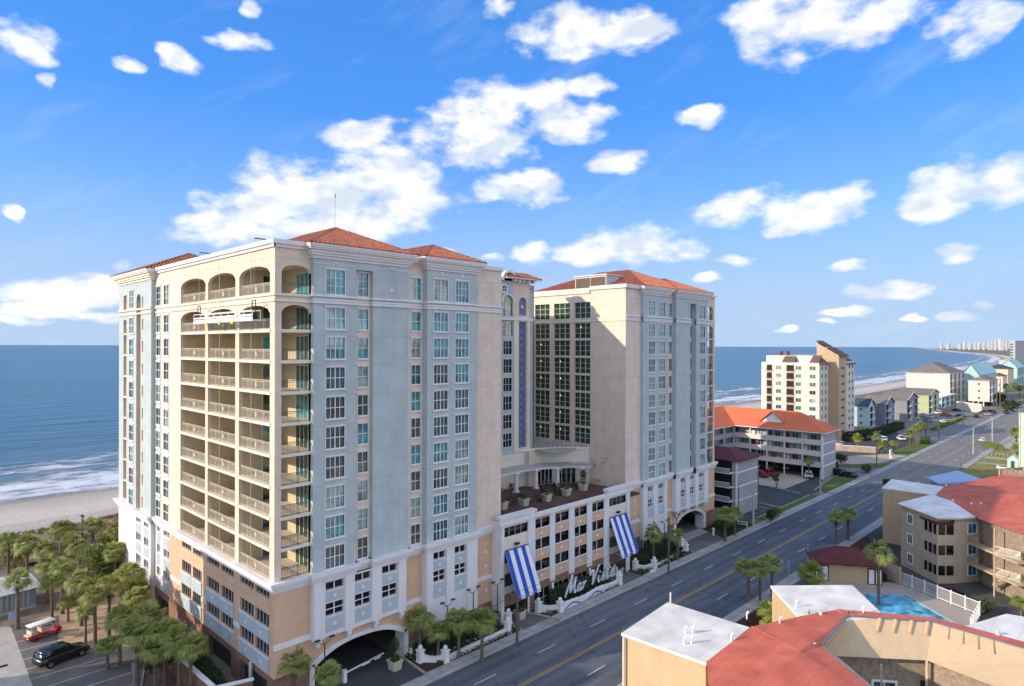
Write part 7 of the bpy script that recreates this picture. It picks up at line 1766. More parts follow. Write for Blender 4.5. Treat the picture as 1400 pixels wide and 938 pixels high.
# lamp by the dune
X_,Y_=G(113,707,5.2); t=thing('street_lamp','single globe lamp post on the dune edge behind the palms','street lamp',(X_,Y_,0)); b=B(); b.tube((X_,Y_,0),(X_,Y_,4.8),.08,'black_metal',r1=.06); b.build('pole',t); b=B(); b.sphere((X_,Y_,5.15),.32,'lamp_clear',10,6); b.build('globe',t); b=B(); b.tube((X_,Y_,5.3),(X_,Y_,5.62),.34,'black_metal',r1=.05); b.build('cap',t)
# utility poles
def pole(px,pb,pt,label,m='wood_pole',arm=False,lamp=False,r=.16,at=None):
    X_,Y_=at or G(px,pb); d=X_*fw[0]+Y_*fw[1]; h=H-(pt-hz(px))/FPX*d
    t=thing('utility_pole',label,'utility pole',(X_,Y_,0)); b=B(); b.tube((X_,Y_,0),(X_,Y_,h),r,m,r1=r*.7,n=8); b.build('pole',t)
    if arm:
        b=B(); b.bar((X_-1.3,Y_+.5,h-.5),(X_+1.3,Y_-.5,h-.5),.12,.14,m); b.bar((X_-.9,Y_+.35,h-1.3),(X_+.9,Y_-.35,h-1.3),.1,.12,m); b.build('crossarm',t)
        b=B()
        for s in (-1.2,-.6,.6,1.2): b.tube((X_+s,Y_-s*.385,h-.42),(X_+s,Y_-s*.385,h-.2),.05,'lamp_clear',n=6)
        b.build('insulators',t)
        b=B(); b.tube((X_+.28,Y_-.1,h-2.3),(X_+.28,Y_-.1,h-1.5),.2,'metal_roof'); b.build('transformer',t)
    if lamp:
        b=B(); n=8; pts=[(X_+lamp*(k/n),Y_-.4*lamp*(k/n)*0,h-.6+.7*math.sin(math.pi/2*k/n)) for k in range(n+1)]; b.path(pts,.05,'metal_roof'); b.build('arm',t); b=B(); q=pts[-1]; b.box(q[0]-.35,q[0]+.35,q[1]-.14,q[1]+.14,q[2]-.1,q[2]+.03,'lamp_clear'); b.build('lamp_head',t)
    return (X_,Y_,h)
poles=[pole(708,881,808,'short wooden pole on the pavement left of the near striped awning'),
pole(915,783,707,'wooden pole on the pavement before the far tower'),
pole(1030.5,719,672,'pale concrete pole beside the curved street lamp','conc_pole',r=.22),
pole(1037,700,628,'tall slim pole in the car park by the grey block',r=.13),
pole(1122,679,643,'pale pole on the verge before the car park','conc_pole',r=.2),
pole(1199,640,589,'wooden pole with crossarm by the corner sign',arm=True),
pole(1254,612,571,'wooden pole with crossarm inside the roadside palm group',arm=True),
pole(1284,600,564,'wooden pole right of the roadside palm group'),
pole(1317,582,545,'slim wooden pole at the far car park edge'),
pole(1331,621,585,'pale leaning concrete pole on the lawn side of the road','conc_pole',r=.2),
pole(1357,607,570,'concrete lamp pole by the clipped hedge','conc_pole',r=.22,lamp=-2.2),
pole(1363,560,519,'left pole of the far pair by the stilt house',r=.3),
pole(1367.5,559,517,'right pole of the far pair by the stilt house',r=.3,lamp=-5.5)]
X_,Y_=G(1010,712); t=thing('street_lamp','curved-arm street lamp over the car park entrance beside the hotel','street lamp',(X_,Y_,0)); b=B(); b.tube((X_,Y_,0),(X_,Y_,6.2),.09,'black_metal',r1=.07); b.path([(X_+1.5*(1-math.cos(math.pi/2*k/8)),Y_,6.2+1.0*math.sin(math.pi/2*k/8)) for k in range(9)]+[(X_+2.8,Y_,6.9)],.05,'black_metal'); b.build('pole',t); b=B(); b.sphere((X_+2.8,Y_,6.75),.2,'lamp_clear',8,5); b.build('lamp_head',t)
# slung wires
def wire(label,p,q,sag,r=.018,n=14):
    b=B(); p=Vector(p);q=Vector(q); pts=[p.lerp(q,i/n)-Vector((0,0,sag*4*(i/n)*(1-i/n))) for i in range(n+1)]; b.path(pts,r,'black_metal',n=4); b.build('cable',origin=tuple(p),label=label,category='cable')
pp=poles
wire('black cable running from the near wooden pole to the hotel flowerbed',(*pp[0][:2],pp[0][2]-.2),(30.5,51.5,4.2),.6)
wire('black cable slung between the two wooden pavement poles',(*pp[0][:2],pp[0][2]-.1),(*pp[1][:2],pp[1][2]-1.3),.5)
wire('black cable from the second wooden pole to the concrete pole by the car park',(*pp[1][:2],pp[1][2]-.3),(*pp[2][:2],pp[2][2]-.5),.6)
wire('cable between the corner sign pole and the palm group pole',(*pp[5][:2],pp[5][2]-.3),(*pp[6][:2],pp[6][2]-.3),.6)
wire('cable between the palm group pole and the next wooden pole',(*pp[6][:2],pp[6][2]-.3),(*pp[7][:2],pp[7][2]-.3),.5)
# thin reflective roadside post on the centre of the near road and posts at the kerb
def post(px,pb,h,label,m='white',r=.06,cap=True):
    X_,Y_=G(px,pb); b=B(); b.tube((X_,Y_,0),(X_,Y_,h),r,m,n=8); 
    if cap: b.box(X_-.12,X_+.12,Y_-.05,Y_+.05,h,h+.28,m)
    b.build('marker_post',origin=(X_,Y_,0),label=label,category='post')
X_,Y_=56.0,33.2; b=B(); b.tube((X_,Y_,0),(X_,Y_,7.6),.07,'wood_pole',n=8); b.tube((X_,Y_,7.6),(X_,Y_,9.2),.08,'white',n=8); b.build('marker_post',origin=(X_,Y_,0),label='grey post with white sleeve rising behind the near white motel roof',category='post')
post(1045,812,2.2,'grey parking meter post beside the roadside palm trio','conc_pole'); post(1079,792,2.4,'grey meter post by the far kerb before the second white roof','conc_pole'); post(1105,766,2.2,'white post left of the pool house roof','conc_pole'); post(1314,648,2.6,'green sign post at the edge of the lawn','green_post')
# barrier, fire hydrant markers, small signs
X_,Y_=G(472,933); t=thing('parking_barrier','white raised parking gate arm at the near garage entrance','barrier',(X_,Y_,0)); b=B(); b.box(X_-.18,X_+.18,Y_-.18,Y_+.18,0,1.15,'white'); b.box(X_-.21,X_+.21,Y_-.21,Y_+.21,1.15,1.22,'white'); b.build('cabinet',t); b=B(); X2,Y2=G(524,905); b.bar((X_,Y_-.2,1.0),(X2,Y2-.2,1.0),.09,.12,'white'); b.bar((X_+2,Y_+.03,1.001),(X_+3,Y_+.15,1.001),.1,.22,'white'); b.bar((X_+3.6,Y_+.2,1.001),(X_+4.4,Y_+.28,1.001),.1,.2,'white'); b.build('arm',t)
for px,pb,lab in ((563,898,'white bollard fountain-like post by the garage driveway'),(461,925,'short white bollard under the garage arch palm')):
    X_,Y_=G(px,pb); b=B(); b.tube((X_,Y_,0),(X_,Y_,.7),.12,'white',n=10); b.tube((X_,Y_,.45),(X_,Y_,.6),.22,'white',n=10); b.sphere((X_,Y_,.82),.16,'white',8,6); b.build('bollard',origin=(X_,Y_,0),label=lab,category='bollard')
X_,Y_=G(976,732); b=B(); b.box(X_-.16,X_+.16,Y_-.16,Y_+.16,0,1.3,'white'); b.box(X_-.22,X_+.22,Y_-.22,Y_+.22,1.1,1.2,'white'); b.build('letter_box',origin=(X_,Y_,0),label='white pillar box in the bed right of the far garage arch',category='post')
X_,Y_=G(1005,725); t=thing('fence','white rail fence at the hotel car park corner','fence',(X_,Y_,0)); P=PL(G(985,715),G(1022,722)); b=B()
for z in (.5,.95): b.pbox(P,0,P.L,z,z+.14,-.03,.03,'white')
b.build('rail',t)
for i in range(4): b=B(); b.pbox(P,P.L*i/3-.07,P.L*i/3+.07,0,1.15,-.06,.06,'white'); b.build('post',t)
# vertical name plates on the brick piers
for px in (763,781,805.5):
    pass
# brick enclosure at the foot of tower one
t=thing('brick_wall','brick enclosure wall with white coping at the foot of the near tower','wall',(24,63,0))
e0=(22.9,79.0);e1=(23.2,60.5);e2=(26.3,59.6)
for p,q in ((e0,e1),(e1,e2)):
    P=PL(p,q); b=B(); b.pbox(P,0,P.L,-.1,2.0,-.15,.15,'brickwall'); b.build('wall',t); b=B(); b.pbox(P,-.1,P.L+.1,2.0,2.14,-.22,.22,'white'); b.build('coping',t)
X_,Y_=G(345,905,1.8); b=B(); b.tube((26.55,60.6,0),(26.55,60.6,3.2),.16,'metal_roof',n=10); b.build('downpipe',origin=(26.55,60.6,0),label='grey metal flue standing in the brick enclosure corner',category='pipe')
# suspended work platform on the balcony front
PZ=lambda z:z-2.3
t=thing('work_platform','white suspended work platform hanging across the upper balconies of the near tower','work platform',(26,65,PZ(37.6)))
ya,yb_=58.2,72.6; Pm=lambda u,z,d:(25.6+d,u,PZ(z)); ZB=37.75
b=B(); b.pbox(Pm,ya,yb_,ZB,ZB+.1,0,.75,'white'); b.pbox(Pm,ya,yb_,ZB+.0,ZB+.34,-.04,0,'white'); b.pbox(Pm,ya,yb_,ZB+.5,ZB+.62,-.04,0,'white'); b.build('deck',t)
b=B()
for d in (0,.75):
    for z in (ZB+.95,ZB+.55): b.bar(Pm(ya,z,d),Pm(yb_,z,d),.06,.06,'white')
    n=16
    for i in range(n): u0=ya+(yb_-ya)*i/n;u1=ya+(yb_-ya)*(i+1)/n; b.bar(Pm(u0,ZB+.28,d),Pm((u0+u1)/2,ZB+.55,d),.05,.05,'white'); b.bar(Pm((u0+u1)/2,ZB+.55,d),Pm(u1,ZB+.28,d),.05,.05,'white')
    for i in range(9): u0=ya+(yb_-ya)*i/8; b.bar(Pm(u0,ZB,d),Pm(u0,ZB+.95,d),.05,.05,'white')
b.build('guard_rail',t)
for u in (ya+.5,yb_-.5):
    b=B(); b.pbox(Pm,u-.25,u+.25,ZB+.15,ZB+.75,.15,.6,'black_metal'); b.bar(Pm(u-.35,ZB,.35),Pm(u-.35,ZB+1.9,.35),.07,.07,'black_metal'); b.bar(Pm(u+.35,ZB,.35),Pm(u+.35,ZB+1.9,.35),.07,.07,'black_metal'); b.bar(Pm(u-.35,ZB+1.85,.35),Pm(u+.35,ZB+1.85,.35),.07,.07,'black_metal'); b.build('hoist',t)
for u in (62.5,65.6,68.8):
    b=B(); b.pbox(Pm,u-.25,u+.25,ZB-.2,ZB+.08,-.14,-.045,'yellow'); b.build('bumper',t)
b=B(); b.pbox(Pm,61.4,61.8,ZB+.35,ZB+1.0,-.12,-.05,'white_cloth'); b.build('tool_bag',t)
for u in (ya+.5,yb_-.5):
    b=B(); b.tube(Pm(u,ZB+1.9,.35),Pm(u,45.4,.35),.014,'metal_roof',n=5); b.build('rope',t)
for u,lab in ((60.7,'pale safety rope hanging down the right balcony bay'),(68.2,'pale safety rope hanging down the middle balcony bay')):
    b=B(); b.tube((26.55,u,PZ(45.2)),(26.6,u,PZ(13.5)),.022,'railing',n=5); b.build('rope',origin=(26.55,u,PZ(45.2)),label=lab,category='rope')
# roof-edge davit and antenna
for u in (ya+.5,yb_-.5):
    b=B(); b.bar((26.0,u,PZ(45.35)),(27.5,u,PZ(45.35)),.08,.1,'black_metal'); b.box(27.2,27.6,u-.12,u+.12,PZ(44.5),PZ(45.4),'black_metal'); b.build('davit',origin=(27.5,u,PZ(45)),label='black roof davit '+('above the right balcony bay' if u<60 else 'above the left end of the work platform'),category='davit')
X_,Y_=38.5,66; b=B(); b.tube((X_,Y_,PZ(47)),(X_,Y_,PZ(52.5)),.035,'metal_roof',n=5); b.box(X_-.1,X_+.1,Y_-.1,Y_+.1,PZ(52.3),PZ(52.7),'metal_roof'); b.build('lightning_rod',origin=(X_,Y_,PZ(47)),label='thin rod standing above the largest tiled roof',category='antenna')
# terrace tables and chairs
def table_set(px,py,label):
    X_,Y_=G(px,py,TZ); t=thing('table',label+' table','table',(X_,Y_,TZ),0,'terrace tables'); b=B(); b.tube((X_,Y_,TZ+.70),(X_,Y_,TZ+.74),.5,'black_metal',n=14); b.build('tabletop',t); b=B(); b.tube((X_,Y_,TZ),(X_,Y_,TZ+.7),.05,'black_metal'); b.tube((X_,Y_,TZ),(X_,Y_,TZ+.03),.28,'black_metal'); b.build('pedestal',t)
    for k,wd in enumerate(('left','far','right')):
        a=R(150-60*k*1.0)+.3; cx_,cy_=X_+.85*math.cos(a),Y_+.85*math.sin(a)
        c=thing('chair',label+' chair, '+wd+' of its table','chair',(cx_,cy_,TZ),a-math.pi/2,'terrace chairs')
        b=B(); b.box(-.23,.23,-.23,.23,.42,.47,'black_metal'); b.build('seat',c,local=True); b=B(); b.box(-.23,.23,.2,.25,.5,.95,'black_metal'); b.build('backrest',c,local=True)
        for sx in (-.2,.2):
            for sy in (-.2,.2): b=B(); b.box(sx-.018,sx+.018,sy-.018,sy+.018,0,.42,'black_metal'); b.build('leg',c,local=True)
for px,py,lab in ((706,668,'dark terrace dining set behind the first column,'),(748,672,'dark terrace dining set before the glass doors,'),(766,668,'dark terrace dining set near the bare shrubs,')): table_set(px,py,lab)
# pool fence, screen and sign
t=thing('fence','white picket fence around the pool','fence',(103,24.8,0))
for p,q in (((103.1,24.8),(97.7,14.8)),((97.7,14.8),(91.2,14.7))):
    P=PL(p,q); b=B()
    for z in (.15,1.6): b.pbox(P,0,P.L,z,z+.08,-.03,.03,'white')
    for i in range(int(P.L/.14)): b.pbox(P,i*.14,i*.14+.035,.1,1.68,-.012,.012,'white')
    b.build('pickets',t)
    for i in range(7): b=B(); u=P.L*i/6; b.pbox(P,u-.06,u+.06,0,1.85,-.06,.06,'white'); b.build('post',t)
P=PL(G(1213,792),G(1232,800)); t=thing('screen_fence','tan board screen beside the pool house with a pink notice','fence',(*G(1213,792),0)); b=B()
for i in range(int(P.L/.25)): b.pbox(P,i*.25,i*.25+.21,.1,2.3,-.03,.03,'tan_soft')
b.build('boards',t); b=B(); b.pbox(P,P.L-.1,P.L+.05,0,2.5,-.08,.08,'tan_wall'); b.pbox(P,-.1,P.L,2.3,2.4,-.06,.06,'tan_wall'); b.build('frame',t); b=B(); b.pbox(P,.3,1.9,1.3,1.95,-.07,-.035,'sign_pink'); b.build('notice',t)
X_,Y_=G(1209,795); b=B(); b.tube((X_,Y_,0),(X_,Y_,1.0),.32,'tyre',r1=.38,n=12); b.sphere((X_,Y_,1.0),.38,'tyre',12,6,.35); b.build('bin',origin=(X_,Y_,0),label='dark round bin beside the pool house door',category='bin')
# side-street stone wall, corner sign, bench swing on the lawn
t=thing('garden_wall','pale stone wall between the side street and the high-rise car park','wall',(*G(1140,618),0)); P=PL(G(1138,616),G(1200,620)); b=B(); b.pbox(P,0,P.L,-.1,1.8,0,.4,'stonewall'); b.build('wall',t); b=B(); b.pbox(P,-.1,P.L+.1,1.8,1.95,-.08,.5,'trim_cream'); b.build('coping',t)
X_,Y_=G(1218,627); t=thing('sign','white corner sign with two blank panels by the side street','sign',(X_,Y_,0)); b=B(); b.box(X_-.9,X_+1.1,Y_-.12,Y_+.12,.8,2.7,'white'); b.box(X_-.7,X_+.9,Y_-.15,Y_-.121,1.9,2.5,'blue_metal'); b.build('panel',t); b=B(); b.box(X_-.8,X_-.6,Y_-.1,Y_+.1,0,.8,'white'); b.box(X_+.8,X_+1.0,Y_-.1,Y_+.1,0,.8,'white'); b.build('post',t)
X_,Y_=G(1366,647); t=thing('bench','long white bench on the lawn before the mint house','bench',(X_,Y_,0)); P=PL(G(1364,644),G(1388,648)); b=B(); b.pbox(P,0,P.L,.5,.6,-.3,.3,'white'); b.build('seat',t); b=B(); b.pbox(P,0,P.L,.6,1.25,.27,.34,'white'); b.build('backrest',t)
for u in (.1,P.L-.1): b=B(); b.pbox(P,u-.1,u+.1,0,1.6,-.3,.3,'white'); b.build('leg',t)
X_,Y_=G(1386,640); t=thing('playhouse','small white and green gabled playhouse by the mint house','playhouse',(X_,Y_,0)); b=B()
b.box(X_-1.4,X_+1.4,Y_-1.2,Y_+1.2,0,2.6,'mint'); b.mesh([(X_-1.4,Y_-1.2,2.6),(X_-1.4,Y_+1.2,2.6),(X_-1.4,Y_,3.7)],[(0,1,2)],'mint'); b.build('wall',t); b=B(); b.mesh([(X_-1.6,Y_-1.45,2.45),(X_+1.6,Y_-1.45,2.45),(X_+1.6,Y_,3.85),(X_-1.6,Y_,3.85),(X_-1.6,Y_+1.45,2.45),(X_+1.6,Y_+1.45,2.45)],[(0,1,2,3),(3,2,5,4)],'white'); b.build('roof',t); b=B(); b.box(X_-1.44,X_-1.41,Y_-.4,Y_+.4,.1,2.1,'teal_roof'); b.build('door',t)
t=thing('fence','low wire fence across the lawn near the clipped hedge','fence',(*G(1350,622),0)); P=PL(G(1340,622),G(1378,626)); b=B()
for i in range(8): b.pbox(P,P.L*i/7-.04,P.L*i/7+.04,0,1.1,-.04,.04,'conc_pole')
b.pbox(P,0,P.L,1.05,1.1,-.02,.02,'conc_pole'); b.build('rail',t)
# sign boards near the parked cart, manhole, tilted notice posts
X_,Y_=G(20,856); t=thing('sign','small blue and white notice board beside the tall palm by the shed','sign',(X_,Y_,0)); b=B(); b.box(X_-.5,X_+.5,Y_-.03,Y_+.03,.9,1.7,'blue_metal'); b.build('board',t); b=B(); b.box(X_-.45,X_-.37,Y_-.04,Y_+.04,0,.9,'wood_tan'); b.box(X_+.37,X_+.45,Y_-.04,Y_+.04,0,.9,'wood_tan'); b.build('post',t)
X_,Y_=G(184,934); b=B(); b.tube((X_,Y_,0),(X_,Y_,1.0),.06,'conc_pole'); b.box(X_-.16,X_+.16,Y_-.03,Y_+.03,.9,2.0,'blue_metal'); b.build('notice_post',origin=(X_,Y_,0),label='narrow pale notice post in the leaf litter at the bottom edge',category='sign')
b=B(); x_,y_=G(5,911); b.poly([(x_-.4,y_-.3,.02),(x_+.4,y_-.3,.02),(x_+.4,y_+.3,.02),(x_-.4,y_+.3,.02)],'dark'); b.build('drain_grate',origin=(x_,y_,0),label='dark drain grate set in the paved lane',category='drain')
b=B(); x_,y_=G(893,783); b.box(x_-.5,x_+.5,y_-.25,y_+.25,0,.35,'white'); b.build('planter_box',origin=(x_,y_,0),label='small white box at the kerb before the second garden wall',category='box')
# ================================================================== camera, light, sky
cam=bpy.data.cameras.new('camera'); co=bpy.data.objects.new('camera',cam); col.objects.link(co)
cam.lens=36*887/1400; cam.sensor_width=36; cam.clip_end=90000; cam.clip_start=.5
cam.shift_y=(472.95-469)/1400
m=Matrix(((rt[0],0,-fw[0]),(rt[1],0,-fw[1]),(0,1,0)))
co.matrix_world=Matrix.Translation((0,0,H))@m.to_4x4()@Matrix.Rotation(R(.14),4,'Z')
sc.camera=co
SUN_DIR=Vector((-1,.50,.42)).normalized()
s=bpy.data.lights.new('sun','SUN'); s.energy=SUNE; s.angle=R(.5); s.color=(1,.85,.67); so=bpy.data.objects.new('sun',s); col.objects.link(so)
so.rotation_euler=SUN_DIR.to_track_quat('Z','Y').to_euler()
w=bpy.data.worlds.new('World'); sc.world=w; w.use_nodes=True; n=w.node_tree; N=n.nodes
bg=N['Background']; sky=N.new('ShaderNodeTexSky'); sky.sky_type='NISHITA'; sky.sun_disc=False
el=math.asin(SUN_DIR.z); sky.sun_elevation=el
az=math.atan2(SUN_DIR.x,SUN_DIR.y)   # blender: rotation 0 = +Y, clockwise
sky.sun_rotation=az; sky.altitude=0; sky.air_density=1.0; sky.dust_density=.35; sky.ozone_density=2.5
bg.inputs[1].default_value=.15
# clouds: cumulus banks laid out by azimuth and elevation on the sky
tc=N.new('ShaderNodeTexCoord'); vr=N.new('ShaderNodeVectorRotate'); vr.rotation_type='Z_AXIS'; vr.inputs['Angle'].default_value=-CA+math.pi/2*0
lk(n,tc.outputs['Generated'],vr.inputs['Vector'])
sx=N.new('ShaderNodeSeparateXYZ'); lk(n,vr.outputs[0],sx.inputs[0])
def M(op,a,b_=None,c=None):
    q=N.new('ShaderNodeMath'); q.operation=op
    for i,v in enumerate((a,b_,c)):
        if v is None: continue
        if isinstance(v,(int,float)): q.inputs[i].default_value=v
        else: lk(n,v,q.inputs[i])
    return q.outputs[0]
azi=M('ARCTAN2',sx.outputs[1],sx.outputs[0]); ele=M('ARCSINE',sx.outputs[2])
cv=N.new('ShaderNodeCombineXYZ'); lk(n,azi,cv.inputs[0]); lk(n,ele,cv.inputs[1])
def noise(scale,detail,rough=.6,vec=None,off=None,dist=0):
    q=N.new('ShaderNodeTexNoise'); q.inputs['Scale'].default_value=scale; q.inputs['Detail'].default_value=detail; q.inputs['Roughness'].default_value=rough; q.inputs['Distortion'].default_value=dist
    v=vec or cv.outputs[0]
    if off:
        a=N.new('ShaderNodeVectorMath'); a.operation='ADD'; a.inputs[1].default_value=off; lk(n,v,a.inputs[0]); v=a.outputs[0]
    lk(n,v,q.inputs['Vector']); return q
# stretched vector (clouds are wider than tall)
st=N.new('ShaderNodeVectorMath'); st.operation='MULTIPLY'; st.inputs[1].default_value=(1,1.7,1); lk(n,cv.outputs[0],st.inputs[0])
wn=noise(9,3,.6,st.outputs[0]); 
ws=N.new('ShaderNodeVectorMath'); ws.operation='SUBTRACT'; ws.inputs[1].default_value=(.5,.5,.5); lk(n,wn.outputs['Color'],ws.inputs[0])
wm=N.new('ShaderNodeVectorMath'); wm.operation='MULTIPLY_ADD'; wm.inputs[1].default_value=(.085,.04,0); lk(n,ws.outputs[0],wm.inputs[0]); lk(n,cv.outputs[0],wm.inputs[2])
BL=[(785,45,95,28),(860,42,60,22),(725,44,38,14),(800,75,40,10),(1120,28,130,40),(1060,20,75,30),(1190,15,60,22),(1325,42,60,30),(1375,22,35,12),(675,12,25,14),(343,12,16,12),(318,58,44,9),(235,80,30,12),(165,90,28,10),(30,52,38,22),(52,106,14,10),
(490,180,62,18),(525,170,30,14),(680,160,95,40),(640,198,90,32),(800,120,36,13),(765,165,75,28),(745,130,40,22),(840,218,42,13),(710,262,62,18),(740,252,34,14),(960,160,38,11),
(470,265,155,46),(530,238,90,34),(385,285,115,34),(300,305,50,16),(330,325,90,20),(560,262,70,28),(440,310,120,25),
(860,335,88,24),(890,322,52,20),(800,350,45,12),(730,350,30,14),(675,350,18,7),(1007,353,30,10),(1010,285,62,20),(1110,282,85,30),(1155,265,45,20),(1075,312,40,9),
(1330,250,85,34),(1375,240,55,32),(1285,272,60,20),(1300,342,36,12),(1380,270,40,20),(1210,397,62,11),(1155,425,40,7),(1305,432,32,8),(1345,415,20,8),(1165,365,26,8),(1130,440,16,4),(1245,433,18,4),(1078,453,12,5),(960,383,24,7),
(90,400,90,22),(50,425,70,14),(175,360,28,10),(150,395,60,20),(30,440,50,7),(8,285,14,10),(120,435,60,6),(600,345,25,6),(620,355,15,6)]
acc=None
for (px,py,rx,ry) in BL:
    a=-math.atan((px-700)/FPX); e=math.atan((hz(px)-py)/FPX*math.cos(a)); ca=math.cos(a)
    sa=rx/FPX*ca*ca*1.12; se=ry/FPX*ca*1.25
    q=N.new('ShaderNodeVectorMath'); q.operation='MULTIPLY_ADD'; lk(n,wm.outputs[0],q.inputs[0]); q.inputs[1].default_value=(1/sa,1/se,0); q.inputs[2].default_value=(-a/sa,-e/se,0)
    l=N.new('ShaderNodeVectorMath'); l.operation='DOT_PRODUCT'; lk(n,q.outputs[0],l.inputs[0]); lk(n,q.outputs[0],l.inputs[1])
    acc=l.outputs['Value'] if acc is None else M('SMOOTH_MIN',acc,l.outputs['Value'],.35)
dens=M('SUBTRACT',1.0,acc)
n1=noise(15,9,.55,st.outputs[0]); n1s=noise(11,3,.45,st.outputs[0]); n2=noise(11,3,.45,st.outputs[0],off=(.010,.024,0))
d1=M('ADD',dens,M('MULTIPLY',M('SUBTRACT',n1.outputs[0],.485),3.3))
mask=N.new('ShaderNodeMapRange'); mask.interpolation_type='SMOOTHSTEP'; mask.inputs[1].default_value=.05; mask.inputs[2].default_value=1.1; mask.inputs[4].default_value=.97; lk(n,d1,mask.inputs[0])
# thin high streaks, only faint
stv=N.new('ShaderNodeVectorMath'); stv.operation='MULTIPLY'; stv.inputs[1].default_value=(1,3.5,1)
rz=N.new('ShaderNodeVectorRotate'); rz.rotation_type='Z_AXIS'; rz.inputs['Angle'].default_value=.45; lk(n,cv.outputs[0],rz.inputs[0]); lk(n,rz.outputs[0],stv.inputs[0])
n3=noise(5,8,.62,stv.outputs[0],off=(3,1,0)); 
cir=N.new('ShaderNodeMapRange'); cir.inputs[1].default_value=.54; cir.inputs[2].default_value=.82; cir.inputs[4].default_value=.16; lk(n,n3.outputs[0],cir.inputs[0])
low=N.new('ShaderNodeMapRange'); low.inputs[1].default_value=.0; low.inputs[2].default_value=.14; low.inputs[3].default_value=.10; low.inputs[4].default_value=0; lk(n,ele,low.inputs[0])
n4=noise(14,6,.6,st.outputs[0],off=(7,3,0)); hz4=N.new('ShaderNodeMapRange'); hz4.inputs[1].default_value=.42; hz4.inputs[2].default_value=.7; lk(n,n4.outputs[0],hz4.inputs[0])
hazec=M('MULTIPLY',low.outputs[0],hz4.outputs[0])
up=M('GREATER_THAN',ele,.0)
# unseen bright cloud added behind the camera, as white fill for the shaded fronts
bk=N.new('ShaderNodeMapRange'); bk.interpolation_type='SMOOTHSTEP'; bk.inputs[1].default_value=R(52); bk.inputs[2].default_value=R(80); lk(n,M('ABSOLUTE',azi),bk.inputs[0])
nb=noise(3.2,7,.6,st.outputs[0],off=(11,5,0)); bc=N.new('ShaderNodeMapRange'); bc.inputs[1].default_value=.44; bc.inputs[2].default_value=.6; lk(n,nb.outputs[0],bc.inputs[0])
back=M('MULTIPLY',bk.outputs[0],bc.outputs[0])
mtot=M('MULTIPLY',M('MAXIMUM',M('MAXIMUM',M('MAXIMUM',mask.outputs[0],cir.outputs[0]),hazec),back),up)
shade=N.new('ShaderNodeMapRange'); shade.inputs[1].default_value=-.11; shade.inputs[2].default_value=.05; shade.inputs[3].default_value=.62; shade.inputs[4].default_value=1.0; lk(n,M('SUBTRACT',n1s.outputs[0],n2.outputs[0]),shade.inputs[0])
thick=N.new('ShaderNodeMapRange'); thick.inputs[1].default_value=.9; thick.inputs[2].default_value=2.2; thick.inputs[3].default_value=1.0; thick.inputs[4].default_value=.86; lk(n,d1,thick.inputs[0])
cb=M('MULTIPLY',shade.outputs[0],thick.outputs[0])
cr=N.new('ShaderNodeValToRGB'); cr.color_ramp.elements[0].position=.5; cr.color_ramp.elements[0].color=(.58,.67,.80,1); cr.color_ramp.elements[1].position=.95; cr.color_ramp.elements[1].color=(1,.99,.97,1); lk(n,cb,cr.inputs[0])
CLOUD=3.5
vs=N.new('ShaderNodeVectorMath'); vs.operation='SCALE'; lk(n,cr.outputs[0],vs.inputs[0]); lk(n,M('MULTIPLY_ADD',back,CLOUD*BACKB,CLOUD),vs.inputs['Scale'])
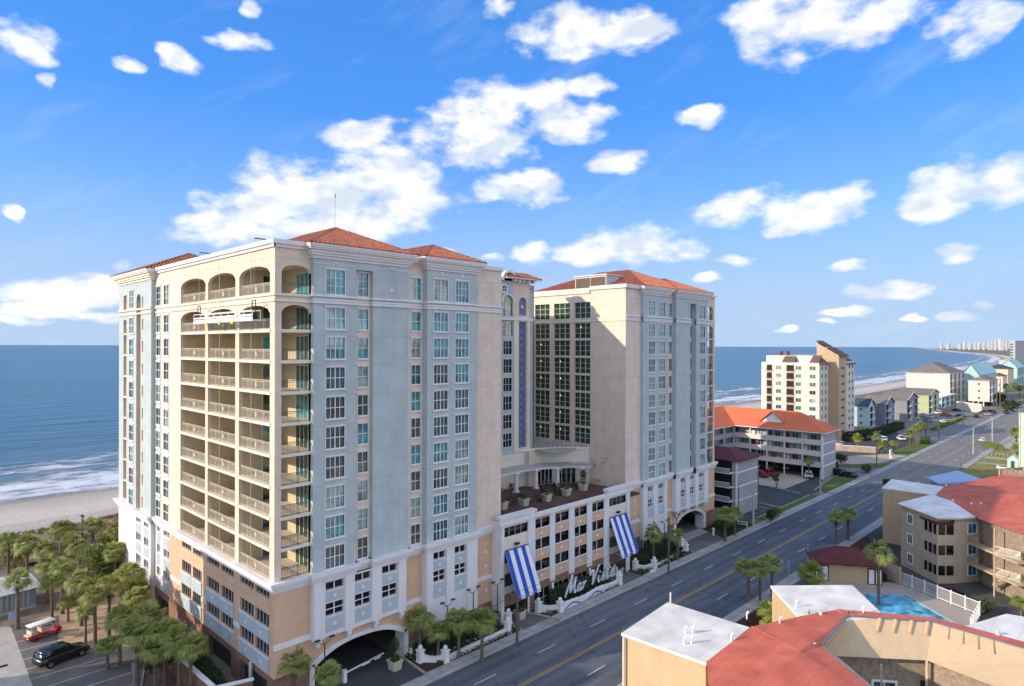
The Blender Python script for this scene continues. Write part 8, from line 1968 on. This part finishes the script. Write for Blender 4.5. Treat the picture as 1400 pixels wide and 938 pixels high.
# deepen the blue a little as the photo's clear air does
hs=N.new('ShaderNodeHueSaturation'); hs.inputs['Saturation'].default_value=1.25; hs.inputs['Value'].default_value=1.0; lk(n,sky.outputs[0],hs.inputs['Color'])
tint=N.new('ShaderNodeMix'); tint.data_type='RGBA'; tint.blend_type='MULTIPLY'; tint.inputs[0].default_value=1; lk(n,hs.outputs[0],tint.inputs[6]); 
hg=N.new('ShaderNodeMapRange'); hg.inputs[1].default_value=0; hg.inputs[2].default_value=.5; lk(n,ele,hg.inputs[0])
hr=N.new('ShaderNodeValToRGB'); he=hr.color_ramp.elements; he[0].position=0; he[0].color=(*SKY0,1); he[1].position=1; he[1].color=(*SKYT,1); hk=he.new(.35); hk.color=(*SKY1,1); lk(n,hg.outputs[0],hr.inputs[0]); lk(n,hr.outputs[0],tint.inputs[7])
gg=N.new('ShaderNodeMapRange'); gg.inputs[1].default_value=0; gg.inputs[2].default_value=1.0; lk(n,ele,gg.inputs[0])
gr=N.new('ShaderNodeValToRGB'); ge=gr.color_ramp.elements; ge[0].position=0; ge[0].color=(.50,.68,.95,1); ge[1].position=1; ge[1].color=(.035,.19,.66,1)
for p_,c_ in ((.2,(.25,.51,1.0)),(.34,(.09,.35,.99)),(.6,(.055,.26,.83))): k_=ge.new(p_); k_.color=(*c_,1)
lk(n,gg.outputs[0],gr.inputs[0]); gs=N.new('ShaderNodeVectorMath'); gs.operation='SCALE'; gs.inputs['Scale'].default_value=3.0; lk(n,gr.outputs[0],gs.inputs[0])
clr=N.new('ShaderNodeMix'); clr.data_type='RGBA'; clr.inputs[0].default_value=.68; lk(n,tint.outputs[2],clr.inputs[6]); lk(n,gs.outputs[0],clr.inputs[7])
hzf=N.new('ShaderNodeMapRange'); hzf.interpolation_type='SMOOTHSTEP'; hzf.inputs[1].default_value=-.02; hzf.inputs[2].default_value=.24; hzf.inputs[3].default_value=.93; hzf.inputs[4].default_value=0; lk(n,ele,hzf.inputs[0])
hzm=N.new('ShaderNodeMix'); hzm.data_type='RGBA'; lk(n,hzf.outputs[0],hzm.inputs[0]); lk(n,clr.outputs[2],hzm.inputs[6]); hzm.inputs[7].default_value=(1.50,2.05,2.85,1)
mx=N.new('ShaderNodeMix'); mx.data_type='RGBA'; lk(n,mtot,mx.inputs[0]); lk(n,hzm.outputs[2],mx.inputs[6]); lk(n,vs.outputs[0],mx.inputs[7])
lk(n,mx.outputs[2],bg.inputs[0])
w.cycles.sampling_method='MANUAL'; w.cycles.sample_map_resolution=512
sc.view_settings.view_transform='Standard'; sc.view_settings.look='None'; sc.view_settings.exposure=EXPO; sc.view_settings.gamma=1
sc.cycles.max_bounces=6; sc.cycles.diffuse_bounces=3; sc.cycles.glossy_bounces=3; sc.cycles.transmission_bounces=3; sc.cycles.transparent_max_bounces=6
sc.cycles.use_adaptive_sampling=True; sc.cycles.adaptive_threshold=.02
for o in bpy.data.objects:
    if '_o' in o: del o['_o']
